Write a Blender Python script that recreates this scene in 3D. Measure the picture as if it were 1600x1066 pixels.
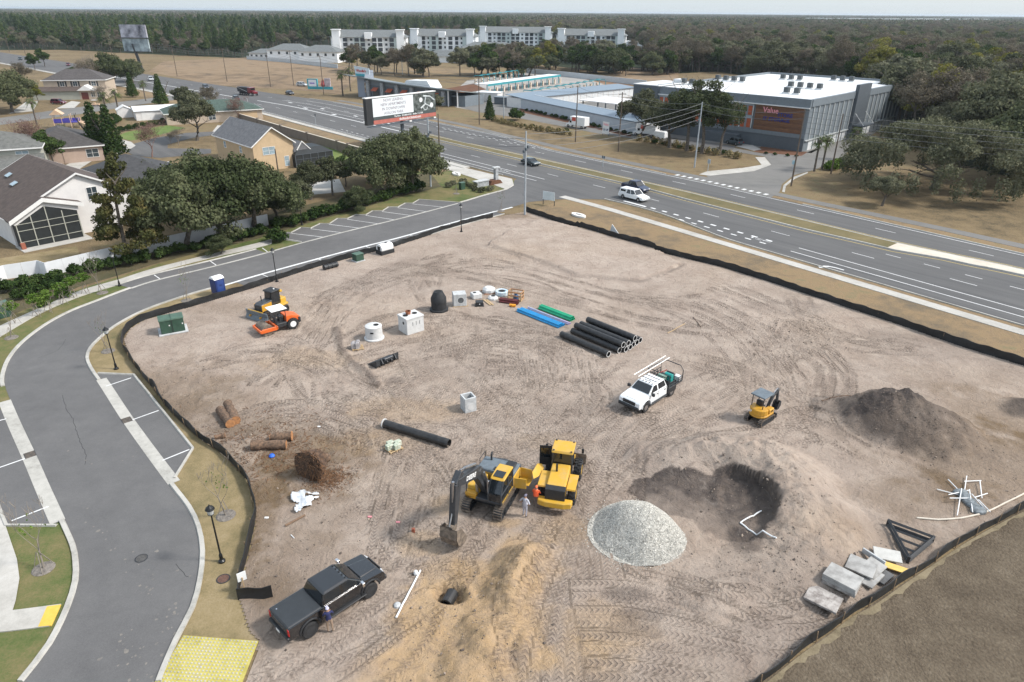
import bpy,bmesh,math,random
import numpy as np
from mathutils import Vector,Matrix
from mathutils.geometry import tessellate_polygon
for _o in list(bpy.data.objects):
    bpy.data.objects.remove(_o,do_unlink=True)
random.seed(11)
rng = np.random.default_rng(5)
SCN = bpy.context.scene
COL = SCN.collection
PI = math.pi
R = math.radians

# ------------------------------------------------------------------ camera, world, sun, exposure
FPX,CXP,CYP,CAMH = 1067.0,800.0,533.0,29.5     # survey of the photograph: focal length in its pixels, drone height in metres
PITCH = math.atan((533 - 18) / FPX)
ROLL = 0.0081
_c,_s = math.cos(PITCH),math.sin(PITCH)
_Uh,_Fw = Vector((0,_s,_c)),Vector((0,_c,-_s))
_Rv = Vector((1,0,0)) * math.cos(ROLL) + _Uh * math.sin(ROLL)
_Uv = -Vector((1,0,0)) * math.sin(ROLL) + _Uh * math.cos(ROLL)
cam = bpy.data.cameras.new('camera')
cam.sensor_width = 36.0
cam.sensor_fit = 'HORIZONTAL'
cam.lens = 36.0 * FPX / 1600.0
cam.clip_end = 80000
cam.clip_start = 0.5
camo = bpy.data.objects.new('camera',cam)
COL.objects.link(camo)
_m = Matrix.Identity(4)
for _i in range(3):
    _m[_i][0],_m[_i][1],_m[_i][2] = _Rv[_i],_Uv[_i],-_Fw[_i]
_m[2][3] = CAMH
camo.matrix_world = _m
SCN.camera = camo

SUN_EL,SUN_AZ = R(46),R(-6)          # azimuth from +x (towards the right of the picture), counter-clockwise
world = bpy.data.worlds.new('World')
SCN.world = world
world.use_nodes = True
_nt = world.node_tree
_nt.nodes.clear()
_sky = _nt.nodes.new('ShaderNodeTexSky')
_sky.sky_type = 'NISHITA'
_sky.sun_disc = False
_sky.sun_elevation = SUN_EL
_sky.sun_rotation = PI / 2 - SUN_AZ
_sky.air_density = 1.0
_sky.dust_density = 3.0
_sky.ozone_density = 1.5
_mix = _nt.nodes.new('ShaderNodeMix')      # a thin even cloud sheet over the blue
_mix.data_type = 'RGBA'
_mix.inputs[0].default_value = 0.42
_nt.links.new(_sky.outputs[0],_mix.inputs[6])
_mix.inputs[7].default_value = (8.2,9.2,9.9,1)
_bg = _nt.nodes.new('ShaderNodeBackground')
_bg.inputs[1].default_value = 0.098
_nt.links.new(_mix.outputs[2],_bg.inputs[0])
_wo = _nt.nodes.new('ShaderNodeOutputWorld')
_nt.links.new(_bg.outputs[0],_wo.inputs[0])
sun = bpy.data.lights.new('sun','SUN')
sun.energy = 2.3
sun.angle = R(8)
sun.color = (1.0,0.965,0.91)
suno = bpy.data.objects.new('sun',sun)
COL.objects.link(suno)
_sd = Vector((math.cos(SUN_EL) * math.cos(SUN_AZ),math.cos(SUN_EL) * math.sin(SUN_AZ),math.sin(SUN_EL)))
suno.rotation_euler = _sd.to_track_quat('Z','Y').to_euler()
suno.location = (0,0,200)
SCN.view_settings.view_transform = 'Standard'
SCN.view_settings.look = 'None'
SCN.view_settings.gamma = 1
SCN.view_settings.exposure = 0.85
SCN.view_settings.use_curve_mapping = False

SCN.render.engine = 'CYCLES'
SCN.cycles.max_bounces = 5
SCN.cycles.diffuse_bounces = 2
SCN.cycles.glossy_bounces = 2
SCN.cycles.transmission_bounces = 3
SCN.cycles.volume_bounces = 0

# ------------------------------------------------------------------ survey helper: a point on the ground (or at height z)
def P(px,py,z=0.0):
    d = _Fw + _Rv * ((px - CXP) / FPX) + _Uv * ((CYP - py) / FPX)
    t = (z - CAMH) / d.z
    return Vector((d.x * t,d.y * t,z))
def PL(*pp):
    return [P(a,b) for a,b in pp]
def head(a,b):
    d = b - a
    return math.atan2(d.y,d.x)

# ------------------------------------------------------------------ materials
MATS = {}
def mat(name,c,r=.7,m=0.0,var=.12,scale=2.0,bump=0.0,bscale=25.0,c2=None,thr=(.35,.65),spec=.5,coat=0.0,detail=5,emit=0,alpha=1.0,stretch=None):
    if name in MATS:
        return MATS[name]
    M = bpy.data.materials.new(name)
    M.use_nodes = True
    nt = M.node_tree
    b = nt.nodes['Principled BSDF']
    b.inputs['Roughness'].default_value = r
    b.inputs['Metallic'].default_value = m
    b.inputs['Specular IOR Level'].default_value = spec
    b.inputs['Coat Weight'].default_value = coat
    if coat: b.inputs['Coat Roughness'].default_value = .2
    if alpha < 1: b.inputs['Alpha'].default_value = alpha
    tc = nt.nodes.new('ShaderNodeTexCoord')
    src = tc.outputs['Object']
    if stretch:
        mp = nt.nodes.new('ShaderNodeMapping')
        mp.inputs['Scale'].default_value = stretch
        nt.links.new(src,mp.inputs[0]); src = mp.outputs[0]
    n = nt.nodes.new('ShaderNodeTexNoise')
    n.inputs['Scale'].default_value = scale
    n.inputs['Detail'].default_value = detail
    n.inputs['Roughness'].default_value = .6
    nt.links.new(src,n.inputs['Vector'])
    rp = nt.nodes.new('ShaderNodeValToRGB')
    rp.color_ramp.elements[0].position,rp.color_ramp.elements[1].position = thr
    a = [max(0,x * (1 - var)) for x in c[:3]]
    d = [min(1,x * (1 + var)) for x in c[:3]] if c2 is None else list(c2[:3])
    rp.color_ramp.elements[0].color = (*a,1)
    rp.color_ramp.elements[1].color = (*d,1)
    nt.links.new(n.outputs['Fac'],rp.inputs[0])
    nt.links.new(rp.outputs[0],b.inputs['Base Color'])
    if bump:
        n2 = nt.nodes.new('ShaderNodeTexNoise')
        n2.inputs['Scale'].default_value = bscale
        n2.inputs['Detail'].default_value = 4
        nt.links.new(src,n2.inputs['Vector'])
        bp = nt.nodes.new('ShaderNodeBump')
        bp.inputs['Strength'].default_value = bump
        bp.inputs['Distance'].default_value = .05
        nt.links.new(n2.outputs['Fac'],bp.inputs['Height'])
        nt.links.new(bp.outputs[0],b.inputs['Normal'])
    if emit:
        b.inputs['Emission Color'].default_value = (*c[:3],1)
        b.inputs['Emission Strength'].default_value = emit
    MATS[name] = M
    return M

def gmat(name,cols,scales=(0.02,0.25,3.0),bump=.4,bscale=6.0,r=.95,bdist=.06,world_coord=True,weights=(.5,.3,.2),stops=None,along=None):
    """ground cover: a ramp of its own colours driven by three octaves of noise"""
    if name in MATS:
        return MATS[name]
    M = bpy.data.materials.new(name)
    M.use_nodes = True
    nt = M.node_tree
    b = nt.nodes['Principled BSDF']
    b.inputs['Roughness'].default_value = r
    b.inputs['Specular IOR Level'].default_value = .15
    g = nt.nodes.new('ShaderNodeNewGeometry')
    acc = None
    pos = g.outputs['Position']
    if along is not None:           # wear streaks run along the lanes
        vr = nt.nodes.new('ShaderNodeVectorRotate'); vr.rotation_type = 'Z_AXIS'; vr.inputs['Angle'].default_value = -along
        mp = nt.nodes.new('ShaderNodeVectorMath'); mp.operation = 'MULTIPLY'; mp.inputs[1].default_value = (.05,1,1)
        nt.links.new(pos,vr.inputs['Vector']); nt.links.new(vr.outputs[0],mp.inputs[0])
    for i_,(sc,w) in enumerate(zip(scales,weights)):
        n = nt.nodes.new('ShaderNodeTexNoise')
        n.inputs['Scale'].default_value = sc
        n.inputs['Detail'].default_value = 5
        n.inputs['Roughness'].default_value = .65
        nt.links.new(mp.outputs[0] if along is not None and i_ == 1 else pos,n.inputs['Vector'])
        mu = nt.nodes.new('ShaderNodeMath'); mu.operation = 'MULTIPLY'
        mu.inputs[1].default_value = w
        nt.links.new(n.outputs['Fac'],mu.inputs[0])
        if acc is None:
            acc = mu.outputs[0]
        else:
            ad = nt.nodes.new('ShaderNodeMath'); ad.operation = 'ADD'
            nt.links.new(acc,ad.inputs[0]); nt.links.new(mu.outputs[0],ad.inputs[1])
            acc = ad.outputs[0]
    rp = nt.nodes.new('ShaderNodeValToRGB')
    k = len(cols)
    stops = stops or [.36 + .28 * i / (k - 1) for i in range(k)]
    while len(rp.color_ramp.elements) < k:
        rp.color_ramp.elements.new(.5)
    for e,c,s in zip(rp.color_ramp.elements,cols,stops):
        e.position = s; e.color = (*c,1)
    nt.links.new(acc,rp.inputs[0])
    nt.links.new(rp.outputs[0],b.inputs['Base Color'])
    n2 = nt.nodes.new('ShaderNodeTexNoise')
    n2.inputs['Scale'].default_value = bscale
    n2.inputs['Detail'].default_value = 4
    nt.links.new(g.outputs['Position'],n2.inputs['Vector'])
    bp = nt.nodes.new('ShaderNodeBump')
    bp.inputs['Strength'].default_value = bump
    bp.inputs['Distance'].default_value = bdist
    nt.links.new(n2.outputs['Fac'],bp.inputs['Height'])
    nt.links.new(bp.outputs[0],b.inputs['Normal'])
    MATS[name] = M
    return M

# ------------------------------------------------------------------ mesh building
class MB:
    def __init__(self):
        self.v,self.f,self.mi = [],[],[]
    def add(self,vs,fs,mi=0):
        o = len(self.v)
        self.v += [tuple(x) for x in vs]
        self.f += [tuple(o + i for i in q) for q in fs]
        self.mi += [mi] * len(fs)
        return self
    def box(self,c,s,rz=0.0,mi=0,ry=0.0,rx=0.0,taper=None):
        hx,hy,hz = s[0] / 2,s[1] / 2,s[2] / 2
        M = Matrix.Translation(c) @ Matrix.Rotation(rz,4,'Z') @ Matrix.Rotation(ry,4,'Y') @ Matrix.Rotation(rx,4,'X')
        tx,ty = taper or (1,1)
        vs = [M @ Vector((x * hx * (tx if z > 0 else 1),y * hy * (ty if z > 0 else 1),z * hz)) for z in (-1,1) for y in (-1,1) for x in (-1,1)]
        return self.add(vs,[(0,2,3,1),(4,5,7,6),(0,1,5,4),(2,6,7,3),(0,4,6,2),(1,3,7,5)],mi)
    def b2(self,lo,hi,mi=0):
        return self.box([(a + b) / 2 for a,b in zip(lo,hi)],[b - a for a,b in zip(lo,hi)],mi=mi)
    def cyl(self,p0,p1,r0,r1=None,n=12,cap=True,mi=0):
        p0,p1 = Vector(p0),Vector(p1)
        r1 = r0 if r1 is None else r1
        ax = (p1 - p0).normalized()
        t = Vector((1,0,0)) if abs(ax.x) < .9 else Vector((0,1,0))
        a = ax.cross(t).normalized(); b = ax.cross(a)
        vs = []
        for p,r in ((p0,r0),(p1,r1)):
            for i in range(n):
                k = 2 * PI * i / n
                vs.append(p + (a * math.cos(k) + b * math.sin(k)) * r)
        fs = [(i,(i + 1) % n,n + (i + 1) % n,n + i) for i in range(n)]
        if cap:
            fs += [tuple(reversed(range(n))),tuple(range(n,2 * n))]
        return self.add(vs,fs,mi)
    def pipe(self,p0,p1,ro,ri,n=16,mi=0):
        p0,p1 = Vector(p0),Vector(p1)
        ax = (p1 - p0).normalized()
        t = Vector((0,0,1)) if abs(ax.z) < .9 else Vector((0,1,0))
        a = ax.cross(t).normalized(); b = ax.cross(a)
        vs = []
        for p,r in ((p0,ro),(p1,ro),(p1,ri),(p0,ri)):
            for i in range(n):
                k = 2 * PI * i / n
                vs.append(p + (a * math.cos(k) + b * math.sin(k)) * r)
        fs = []
        for q in range(4):
            for i in range(n):
                fs.append((q * n + i,q * n + (i + 1) % n,((q + 1) % 4) * n + (i + 1) % n,((q + 1) % 4) * n + i))
        return self.add(vs,fs,mi)
    def tube(self,pts,r,n=6,mi=0):
        pts = [Vector(p) for p in pts]
        rr = r if isinstance(r,(list,tuple)) else [r] * len(pts)
        vs,fs = [],[]
        for i,p in enumerate(pts):
            d = (pts[min(i + 1,len(pts) - 1)] - pts[max(i - 1,0)]).normalized()
            t = Vector((0,0,1)) if abs(d.z) < .95 else Vector((0,1,0))
            a = d.cross(t).normalized(); b = d.cross(a)
            for k in range(n):
                an = 2 * PI * k / n
                vs.append(p + (a * math.cos(an) + b * math.sin(an)) * rr[i])
        for i in range(len(pts) - 1):
            for k in range(n):
                fs.append((i * n + k,i * n + (k + 1) % n,(i + 1) * n + (k + 1) % n,(i + 1) * n + k))
        fs += [tuple(reversed(range(n))),tuple(range((len(pts) - 1) * n,len(pts) * n))]
        return self.add(vs,fs,mi)
    def loft(self,rings,cap=True,mi=0):
        n = len(rings[0])
        vs = [p for r in rings for p in r]
        fs = [(i * n + k,i * n + (k + 1) % n,(i + 1) * n + (k + 1) % n,(i + 1) * n + k) for i in range(len(rings) - 1) for k in range(n)]
        if cap:
            fs += [tuple(reversed(range(n))),tuple(range((len(rings) - 1) * n,len(rings) * n))]
        return self.add(vs,fs,mi)
    def prism(self,poly,a,b,ax='y',mi=0):
        """poly of (u,w) extruded along an axis: ax 'y': (x=u,z=w), 'x': (y=u,z=w), 'z': (x=u,y=w)"""
        def q(u,w,t):
            return {'y': (u,t,w),'x': (t,u,w),'z': (u,w,t)}[ax]
        n = len(poly)
        vs = [q(u,w,a) for u,w in poly] + [q(u,w,b) for u,w in poly]
        fs = [tuple(range(n)),tuple(range(2 * n - 1,n - 1,-1))] + [(i,n + i,n + (i + 1) % n,(i + 1) % n) for i in range(n)]
        return self.add(vs,fs,mi)
    def lathe(self,prof,n=20,c=(0,0,0),mi=0,cap=True):
        rings = [[(c[0] + r * math.cos(2 * PI * k / n),c[1] + r * math.sin(2 * PI * k / n),c[2] + z) for k in range(n)] for r,z in prof]
        return self.loft(rings,cap,mi)
    def quad(self,a,b,c,d,mi=0):
        return self.add([a,b,c,d],[(0,1,2,3)],mi)
    def build(self,name,m,parent=None,bevel=0.0,smooth=False,loc=None,rz=None,seg=1,fixn=True):
        me = bpy.data.meshes.new(name)
        me.from_pydata([tuple(x) for x in self.v],[],self.f)
        ms = m if isinstance(m,(list,tuple)) else [m]
        for x in ms:
            me.materials.append(x)
        if len(ms) > 1:
            me.polygons.foreach_set('material_index',self.mi)
        if fixn or bevel:
            bm = bmesh.new(); bm.from_mesh(me)
            if fixn: bmesh.ops.recalc_face_normals(bm,faces=bm.faces)
            if bevel:
                es = [e for e in bm.edges if len(e.link_faces) == 2 and e.calc_face_angle(0) > .5]
                bmesh.ops.bevel(bm,geom=es,offset=bevel,segments=seg,affect='EDGES',profile=.6,clamp_overlap=True)
            bm.to_mesh(me); bm.free()
        if smooth:
            for p in me.polygons: p.use_smooth = True
            try: me.set_sharp_from_angle(angle=R(35))
            except Exception: pass
        return obj(name,me,parent,loc,rz)

def obj(name,me,parent=None,loc=None,rz=None):
    o = bpy.data.objects.new(name,me)
    COL.objects.link(o)
    if parent is not None: o.parent = parent
    if loc is not None: o.location = loc
    if rz is not None: o.rotation_euler.z = rz
    return o
def tag(o,label=None,cat=None,group=None,kind=None):
    if label: o['label'] = label
    if cat: o['category'] = cat
    if group: o['group'] = group
    if kind: o['kind'] = kind
    return o
def thing(name,label,cat,loc=(0,0,0),rz=0.0,group=None):
    o = bpy.data.objects.new(name,None)
    COL.objects.link(o)
    o.location = loc; o.rotation_euler = (0,0,rz)
    o.empty_display_size = .3
    return tag(o,label,cat,group)
def struct(o): return tag(o,kind='structure')
def dup(root,loc=None,rz=None,label=None,group=None,scale=None,name=None):
    r = root.copy(); COL.objects.link(r)
    if name: r.name = name
    if loc is not None: r.location = loc
    if rz is not None: r.rotation_euler = (0,0,rz)
    if scale is not None: r.scale = scale if isinstance(scale,(tuple,list)) else (scale,) * 3
    if label: r['label'] = label
    if group: r['group'] = group
    for ch in root.children:
        c = ch.copy(); COL.objects.link(c); c.parent = r
        for g in ch.children:
            d = g.copy(); COL.objects.link(d); d.parent = c
    return r
def spline(pts,step=1.0):
    """Catmull-Rom through points, resampled about every `step` metres"""
    pts = [Vector(p) for p in pts]
    out = []
    n = len(pts)
    for i in range(n - 1):
        p0,p1,p2,p3 = pts[max(i - 1,0)],pts[i],pts[i + 1],pts[min(i + 2,n - 1)]
        k = max(1,int((p2 - p1).length / step))
        for j in range(k):
            t = j / k
            out.append(.5 * ((2 * p1) + (p2 - p0) * t + (2 * p0 - 5 * p1 + 4 * p2 - p3) * t * t + (3 * p1 - p0 - 3 * p2 + p3) * t ** 3))
    out.append(pts[-1])
    return out
def offset(pts,d):
    """offset a polyline to its left by d"""
    out = []
    for i,p in enumerate(pts):
        t = pts[min(i + 1,len(pts) - 1)] - pts[max(i - 1,0)]
        t.z = 0; t.normalize()
        out.append(p + Vector((-t.y,t.x,0)) * d)
    return out
def sheet(name,pts,z,m,parent=None,kind='structure'):
    vs = [(p[0],p[1],z) for p in pts]
    tri = tessellate_polygon([[Vector(v) for v in vs]])
    me = bpy.data.meshes.new(name)
    me.from_pydata(vs,[],[tuple(t) for t in tri])
    bm = bmesh.new(); bm.from_mesh(me)
    for f in bm.faces:
        f.normal_update()
        if f.normal.z < 0: f.normal_flip()
    bm.to_mesh(me); bm.free()
    me.materials.append(m)
    o = obj(name,me,parent)
    if parent is None and kind: o['kind'] = kind
    return o
def strip(name,A,B,z,m,parent=None,kind='structure'):
    """surface between two polylines with the same number of points"""
    vs = [(p[0],p[1],z) for p in A] + [(p[0],p[1],z) for p in B]
    n = len(A)
    me = bpy.data.meshes.new(name)
    me.from_pydata(vs,[],[(i,i + 1,n + i + 1,n + i) for i in range(n - 1)])
    bm = bmesh.new(); bm.from_mesh(me)
    for f in bm.faces:
        f.normal_update()
        if f.normal.z < 0: f.normal_flip()
    bm.to_mesh(me); bm.free()
    me.materials.append(m)
    o = obj(name,me,parent)
    if parent is None and kind: o['kind'] = kind
    return o
def resample(pts,n):
    pts = [Vector(p) for p in pts]
    L = [0]
    for a,b in zip(pts,pts[1:]): L.append(L[-1] + (b - a).length)
    out = []
    j = 0
    for i in range(n):
        t = L[-1] * i / (n - 1)
        while j < len(L) - 2 and L[j + 1] < t: j += 1
        d = L[j + 1] - L[j]
        out.append(pts[j].lerp(pts[j + 1],(t - L[j]) / d if d else 0))
    return out
def kerb(name,pts,m,w=.3,h=.13,parent=None,gut=.45,z=0.0,side=1):
    """kerb and gutter pan swept along a line: the gutter lies on the road side (side=1: road to the right of the line)"""
    prof = [(-gut * side,.012),(0,.02),(.05 * side,h),(w * side,h),((w + .02) * side,-.05),(-gut * side,-.05)]
    L = [offset(pts,a) for a,_ in prof]
    rings = [[(L[k][i].x,L[k][i].y,z + prof[k][1]) for k in range(len(prof))] for i in range(len(pts))]
    mb = MB().loft(rings)
    o = mb.build(name,m,parent)
    if parent is None: o['kind'] = 'structure'
    return o
def textmesh(name,s,size,m,parent,M4,extrude=.01,align='CENTER',bold=0.0):
    cu = bpy.data.curves.new(name,'FONT')
    cu.body = s; cu.size = size; cu.align_x = align; cu.align_y = 'CENTER'
    cu.extrude = extrude; cu.offset = bold; cu.resolution_u = 2
    t = bpy.data.objects.new('tmp_text',cu)
    COL.objects.link(t)
    me = bpy.data.meshes.new_from_object(t.evaluated_get(bpy.context.evaluated_depsgraph_get()))
    bpy.data.objects.remove(t,do_unlink=True)
    me.materials.clear(); me.materials.append(m)
    o = obj(name,me,parent)
    o.matrix_local = M4
    return o
def frame(origin,xdir,up=(0,0,1)):
    """matrix whose X runs along xdir and whose Y is up: for text and signs"""
    x = Vector(xdir).normalized(); y = Vector(up).normalized(); zz = x.cross(y).normalized(); y = zz.cross(x)
    M = Matrix.Identity(4)
    for i in range(3):
        M[i][0],M[i][1],M[i][2],M[i][3] = x[i],y[i],zz[i],origin[i]
    return M
# ------------------------------------------------------------------ colours of the place
M_ASPH = gmat('asphalt',[(.085,.084,.085),(.112,.110,.109),(.138,.135,.131)],(.05,.75,9),.25,60,.88,.01,weights=(.3,.5,.2),along=math.atan2(.756239,-.654296))
M_ASPH2 = gmat('newer_asphalt',[(.098,.096,.096),(.126,.123,.122),(.156,.152,.148)],(.09,.7,14),.25,60,.85,.01,weights=(.4,.25,.35))
M_PATH = gmat('old_asphalt',[(.13,.125,.12),(.17,.165,.155),(.20,.19,.18)],(.05,.5,10),.2,50,.9,.01)
M_CONC = gmat('concrete',[(.31,.295,.265),(.42,.40,.365),(.50,.48,.445)],(.2,1.4,9),.2,30,.85,.01)
M_KERB = gmat('kerb_concrete',[(.26,.25,.225),(.40,.385,.35),(.49,.47,.43)],(.3,2.0,12),.2,30,.85,.01)
M_PAINT = gmat('white_paint',[(.48,.48,.47),(.66,.66,.65),(.74,.74,.73)],(.5,3.0,20),.1,40,.7,.005)
M_YPAINT = gmat('yellow_paint',[(.50,.36,.08),(.60,.45,.13),(.62,.5,.2)],(.5,3.0,20),.1,40,.7,.005)
M_DRY = gmat('dry_grass',[(.085,.068,.042),(.15,.112,.064),(.205,.15,.085),(.14,.13,.066)],(.03,.35,3.5),.9,4,.95,.15,stops=[.40,.46,.53,.60],weights=(.35,.35,.3))
M_OCHRE = gmat('ochre_grass',[(.105,.10,.05),(.17,.138,.072),(.235,.182,.098),(.28,.22,.13)],(.12,.8,7),.5,9,.95,.06,stops=[.36,.44,.52,.60])
M_LAWN = gmat('lawn',[(.06,.085,.025),(.095,.115,.04),(.15,.135,.06),(.20,.16,.08)],(.10,.7,7),.5,9,.95,.05,stops=[.38,.46,.54,.62])
M_GREEN = gmat('green_lawn',[(.075,.12,.03),(.11,.16,.045),(.15,.18,.06),(.19,.19,.08)],(.05,.5,5),.4,7,.95,.05)
M_VERGE = gmat('brown_verge',[(.12,.10,.075),(.18,.135,.085),(.25,.175,.10),(.165,.15,.085)],(.10,.7,5),.9,6,.95,.12,stops=[.37,.45,.53,.61])
M_FIELD = gmat('brown_field',[(.075,.058,.041),(.10,.078,.055),(.13,.103,.073),(.175,.143,.105)],(.09,.6,5.5),.9,7,.95,.12,stops=[.40,.46,.53,.60],weights=(.35,.3,.35))
M_PASTURE = gmat('pasture',[(.10,.078,.058),(.19,.135,.085),(.25,.18,.115),(.17,.13,.09)],(.015,.12,1.2),.5,2,.95,.2,stops=[.40,.46,.54,.60])
M_MULCH = gmat('pine_mulch',[(.09,.045,.028),(.13,.065,.04),(.16,.085,.052)],(.3,2,12),.6,12,.95,.05)
M_BED = gmat('shrub_bed',[(.05,.055,.028),(.085,.075,.042),(.13,.10,.06)],(.15,1,7),.6,9,.95,.06)
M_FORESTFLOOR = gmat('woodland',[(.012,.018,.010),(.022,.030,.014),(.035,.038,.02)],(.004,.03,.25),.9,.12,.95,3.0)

# ------------------------------------------------------------------ base ground: one sheet to the horizon, open only where the trench is dug
HX0,HX1,HY0,HY1 = -9.5,8.5,17.0,36.5
_B = 40000.0
mb = MB()
for lo,hi in (((-_B,-_B),(_B,HY0)),((-_B,HY1),(_B,_B)),((-_B,HY0),(HX0,HY1)),((HX1,HY0),(_B,HY1))):
    mb.quad((lo[0],lo[1],0),(hi[0],lo[1],0),(hi[0],hi[1],0),(lo[0],hi[1],0))
struct(mb.build('ground',M_DRY))

# woodland floor far behind, hazy green-brown to the horizon
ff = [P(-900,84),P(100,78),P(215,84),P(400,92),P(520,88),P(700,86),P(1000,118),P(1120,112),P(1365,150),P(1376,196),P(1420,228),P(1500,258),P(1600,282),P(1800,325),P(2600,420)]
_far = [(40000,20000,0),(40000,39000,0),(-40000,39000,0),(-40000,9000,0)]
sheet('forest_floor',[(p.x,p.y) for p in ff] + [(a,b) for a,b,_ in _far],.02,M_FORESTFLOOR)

# ------------------------------------------------------------------ highway in its own coordinates: s along, n across (towards the site)
HA,HU = Vector((64.236,80.994,0)),Vector((-.654296,.756239,0))
HN = Vector((-HU.y,HU.x,0))
def hb(s):
    b = 0.0
    if s < 55: b += .055 * (55 - s)
    if s > 205: b += .115 * (s - 212) if s > 219 else .115 * (s - 205) ** 2 / 28
    return b
def HW(s,n,z=0.0):
    p = HA + HU * s + HN * (n + hb(s))
    return Vector((p.x,p.y,z))
def interp(tab,s):
    for (a,va),(b,vb) in zip(tab,tab[1:]):
        if s <= b:
            t = max(0,(s - a) / (b - a)); t = t * t * (3 - 2 * t)
            return va + (vb - va) * t
    return tab[-1][1]
NEAR = [(-90,14.3),(30,14.3),(50,11.2),(62,11.8),(70,14.2),(84,13.2),(700,13.2)]
FAR = [(-90,-12.9),(95,-12.9),(128,-17.2),(215,-17.5),(260,-16.5),(700,-15.5)]
ss = [-90 + 3 * i for i in range(264)]
nearE = [HW(s,interp(NEAR,s)) for s in ss]
farE = [HW(s,interp(FAR,s)) for s in ss]
hwy = strip('highway',nearE,farE,.026,M_ASPH)

def hline(name,n,s0,s1,w=.13,m=M_PAINT,z=.034,step=3.0):
    k = max(2,int(abs(s1 - s0) / step) + 1)
    sv = [s0 + (s1 - s0) * i / (k - 1) for i in range(k)]
    f = n if callable(n) else (lambda s: n)
    return strip(name,[HW(s,f(s) - w / 2) for s in sv],[HW(s,f(s) + w / 2) for s in sv],z,m,hwy)
def hdash(n,s0,s1,cyc,ln,w=.13,name='lane_dash'):
    s = s0
    while s < s1:
        hline(name,n,s,s + ln,w,step=ln)
        s += cyc
MEDN = [(-60,-3.4),(0,-3.2),(8,-2.0),(16,-.1),(30,.8),(50,.8),(64,.1),(138,.0)]
MEDF = [(-60,-6.0),(0,-5.6),(18,-3.9),(60,-3.7),(138,-3.0)]
# painted lines
hline('edge_line',lambda s: interp(MEDN,s) + .75,-60,138,.12,M_YPAINT)
hline('edge_line',lambda s: interp(MEDF,s) - .7,-60,138,.12,M_YPAINT)
hline('edge_line',-12.3,-90,96,.16)
hline('edge_line',lambda s: interp(FAR,s) + .6,96,215,.16)
hdash(5.5,-73,150,12.6,3.1)
hdash(5.0,160,330,12.6,3.1)
hdash(-8.8,-74,140,13.2,3.1)
hdash(2.4,-62,18,5.0,2.0)
hdash(-8.5,150,330,13,3.1)
hline('bike_lane_line',9.4,78,118,.16); hline('bike_lane_line',11.5,78,118,.16)
hline('bike_lane_line',9.6,-90,24,.16); hline('bike_lane_line',11.8,-90,24,.16)
hdash(10.0,28,52,2.45,1.0,.45,'lane_dot'); hdash(11.7,28,46,2.45,1.0,.32,'lane_dot')
hline('bike_lane_line',10.2,52,57,.5)
hdash(-11.9,104,146,2.8,1.1,.22,'lane_dot'); hdash(-13.0,112,146,2.8,1.1,.22,'lane_dot')
hdash(10.6,118,160,2.8,1.1,.22,'lane_dot')
hline('edge_line',12.3,122,330,.14)
hline('median_line',lambda s: -.3,138,236,.45); hline('median_line',lambda s: -3.4,146,215,.16); hline('median_line',-7.4,150,232,.16)
hline('median_line',-12.6,150,225,.16); hline('median_line',.2,250,420,.45)
for s in (165,185,205): hline('turn_mark',-1.8,s,s + 2.6,.9)
for s in (158,178,200,222): hline('turn_mark',-5.4,s,s + 2.2,.8)
# curved arrow in the turn lane by the site
mb = MB()
_c0 = (17.2,13.3)
def hq(s,n): return HW(_c0[0] + s,_c0[1] + n,.036)
ap = [(-1.6,.1),(-.6,.1),(.1,.25),(.5,.65),(.6,1.0)]
ao = [(-1.6,-.15),(-.5,-.15),(.45,.05),(.9,.5),(1.0,1.0)]
for i in range(4): mb.quad(hq(*ap[i]),hq(*ap[i + 1]),hq(*ao[i + 1]),hq(*ao[i]))
mb.add([hq(.2,.95),hq(1.5,.95),hq(.85,1.75)],[(0,1,2)])
mb.build('turn_arrow',M_PAINT,hwy)
mb = MB()
for s0,n0 in ((29,10.6),(88,10.5)):
    for a,b,w,l in ((0,0,.9,.25),(-.5,0,.25,1.2),(.8,.25,.25,.9),(.8,-.25,.25,.9),(1.9,0,1.0,.3)):
        p = HW(s0 + a,n0 + b,.037)
        mb.box(p,(l,w * .4,.002),head(HW(0,0),HW(10,0)))
mb.build('bike_symbol',M_PAINT,hwy)

# median: grass between two kerbs, a concrete nose at its end
sm = [16 + 3 * i for i in range(41)]
strip('median_grass',[HW(s,interp(MEDN,s) - .25) for s in sm],[HW(s,interp(MEDF,s) + .25) for s in sm],.14,gmat('median_turf',[(.10,.095,.045),(.15,.125,.065),(.20,.16,.085)],(.1,.6,6),.5,8,.95,.06))
sn = [-60 + 2 * i for i in range(39)]
strip('median_nose',[HW(s,interp(MEDN,s) - .2) for s in sn],[HW(s,interp(MEDF,s) + .2) for s in sn],.137,gmat('pale_concrete',[(.46,.40,.33),(.56,.50,.42),(.62,.57,.50)],(.2,1.5,9),.2,30,.85,.01))
sk = [-60 + 3 * i for i in range(67)]
kerb('kerb',[HW(s,interp(MEDN,s)) for s in sk],M_KERB,.3,.15,side=-1,gut=.35)
kerb('kerb',[HW(s,interp(MEDF,s)) for s in sk],M_KERB,.3,.15,side=1,gut=.3)
# kerbs along both outer edges
s1 = [-90 + 2.5 * i for i in range(61)]
kerb('kerb',[HW(s,interp(NEAR,s)) for s in s1],M_KERB,.25,.13,side=1,gut=.35)
s2 = [86 + 4 * i for i in range(115)]
kerb('kerb',[HW(s,13.2) for s in s2],M_KERB,.25,.13,side=1,gut=.35)
s3 = [-90 + 3 * i for i in range(43)]
kerb('kerb',[HW(s,interp(FAR,s)) for s in s3],M_KERB,.25,.13,side=-1,gut=.3)
s4 = [66 + 3 * i for i in range(56)]
kerb('kerb',[HW(s,interp(FAR,s)) for s in s4],M_KERB,.25,.13,side=-1,gut=.3)
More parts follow.
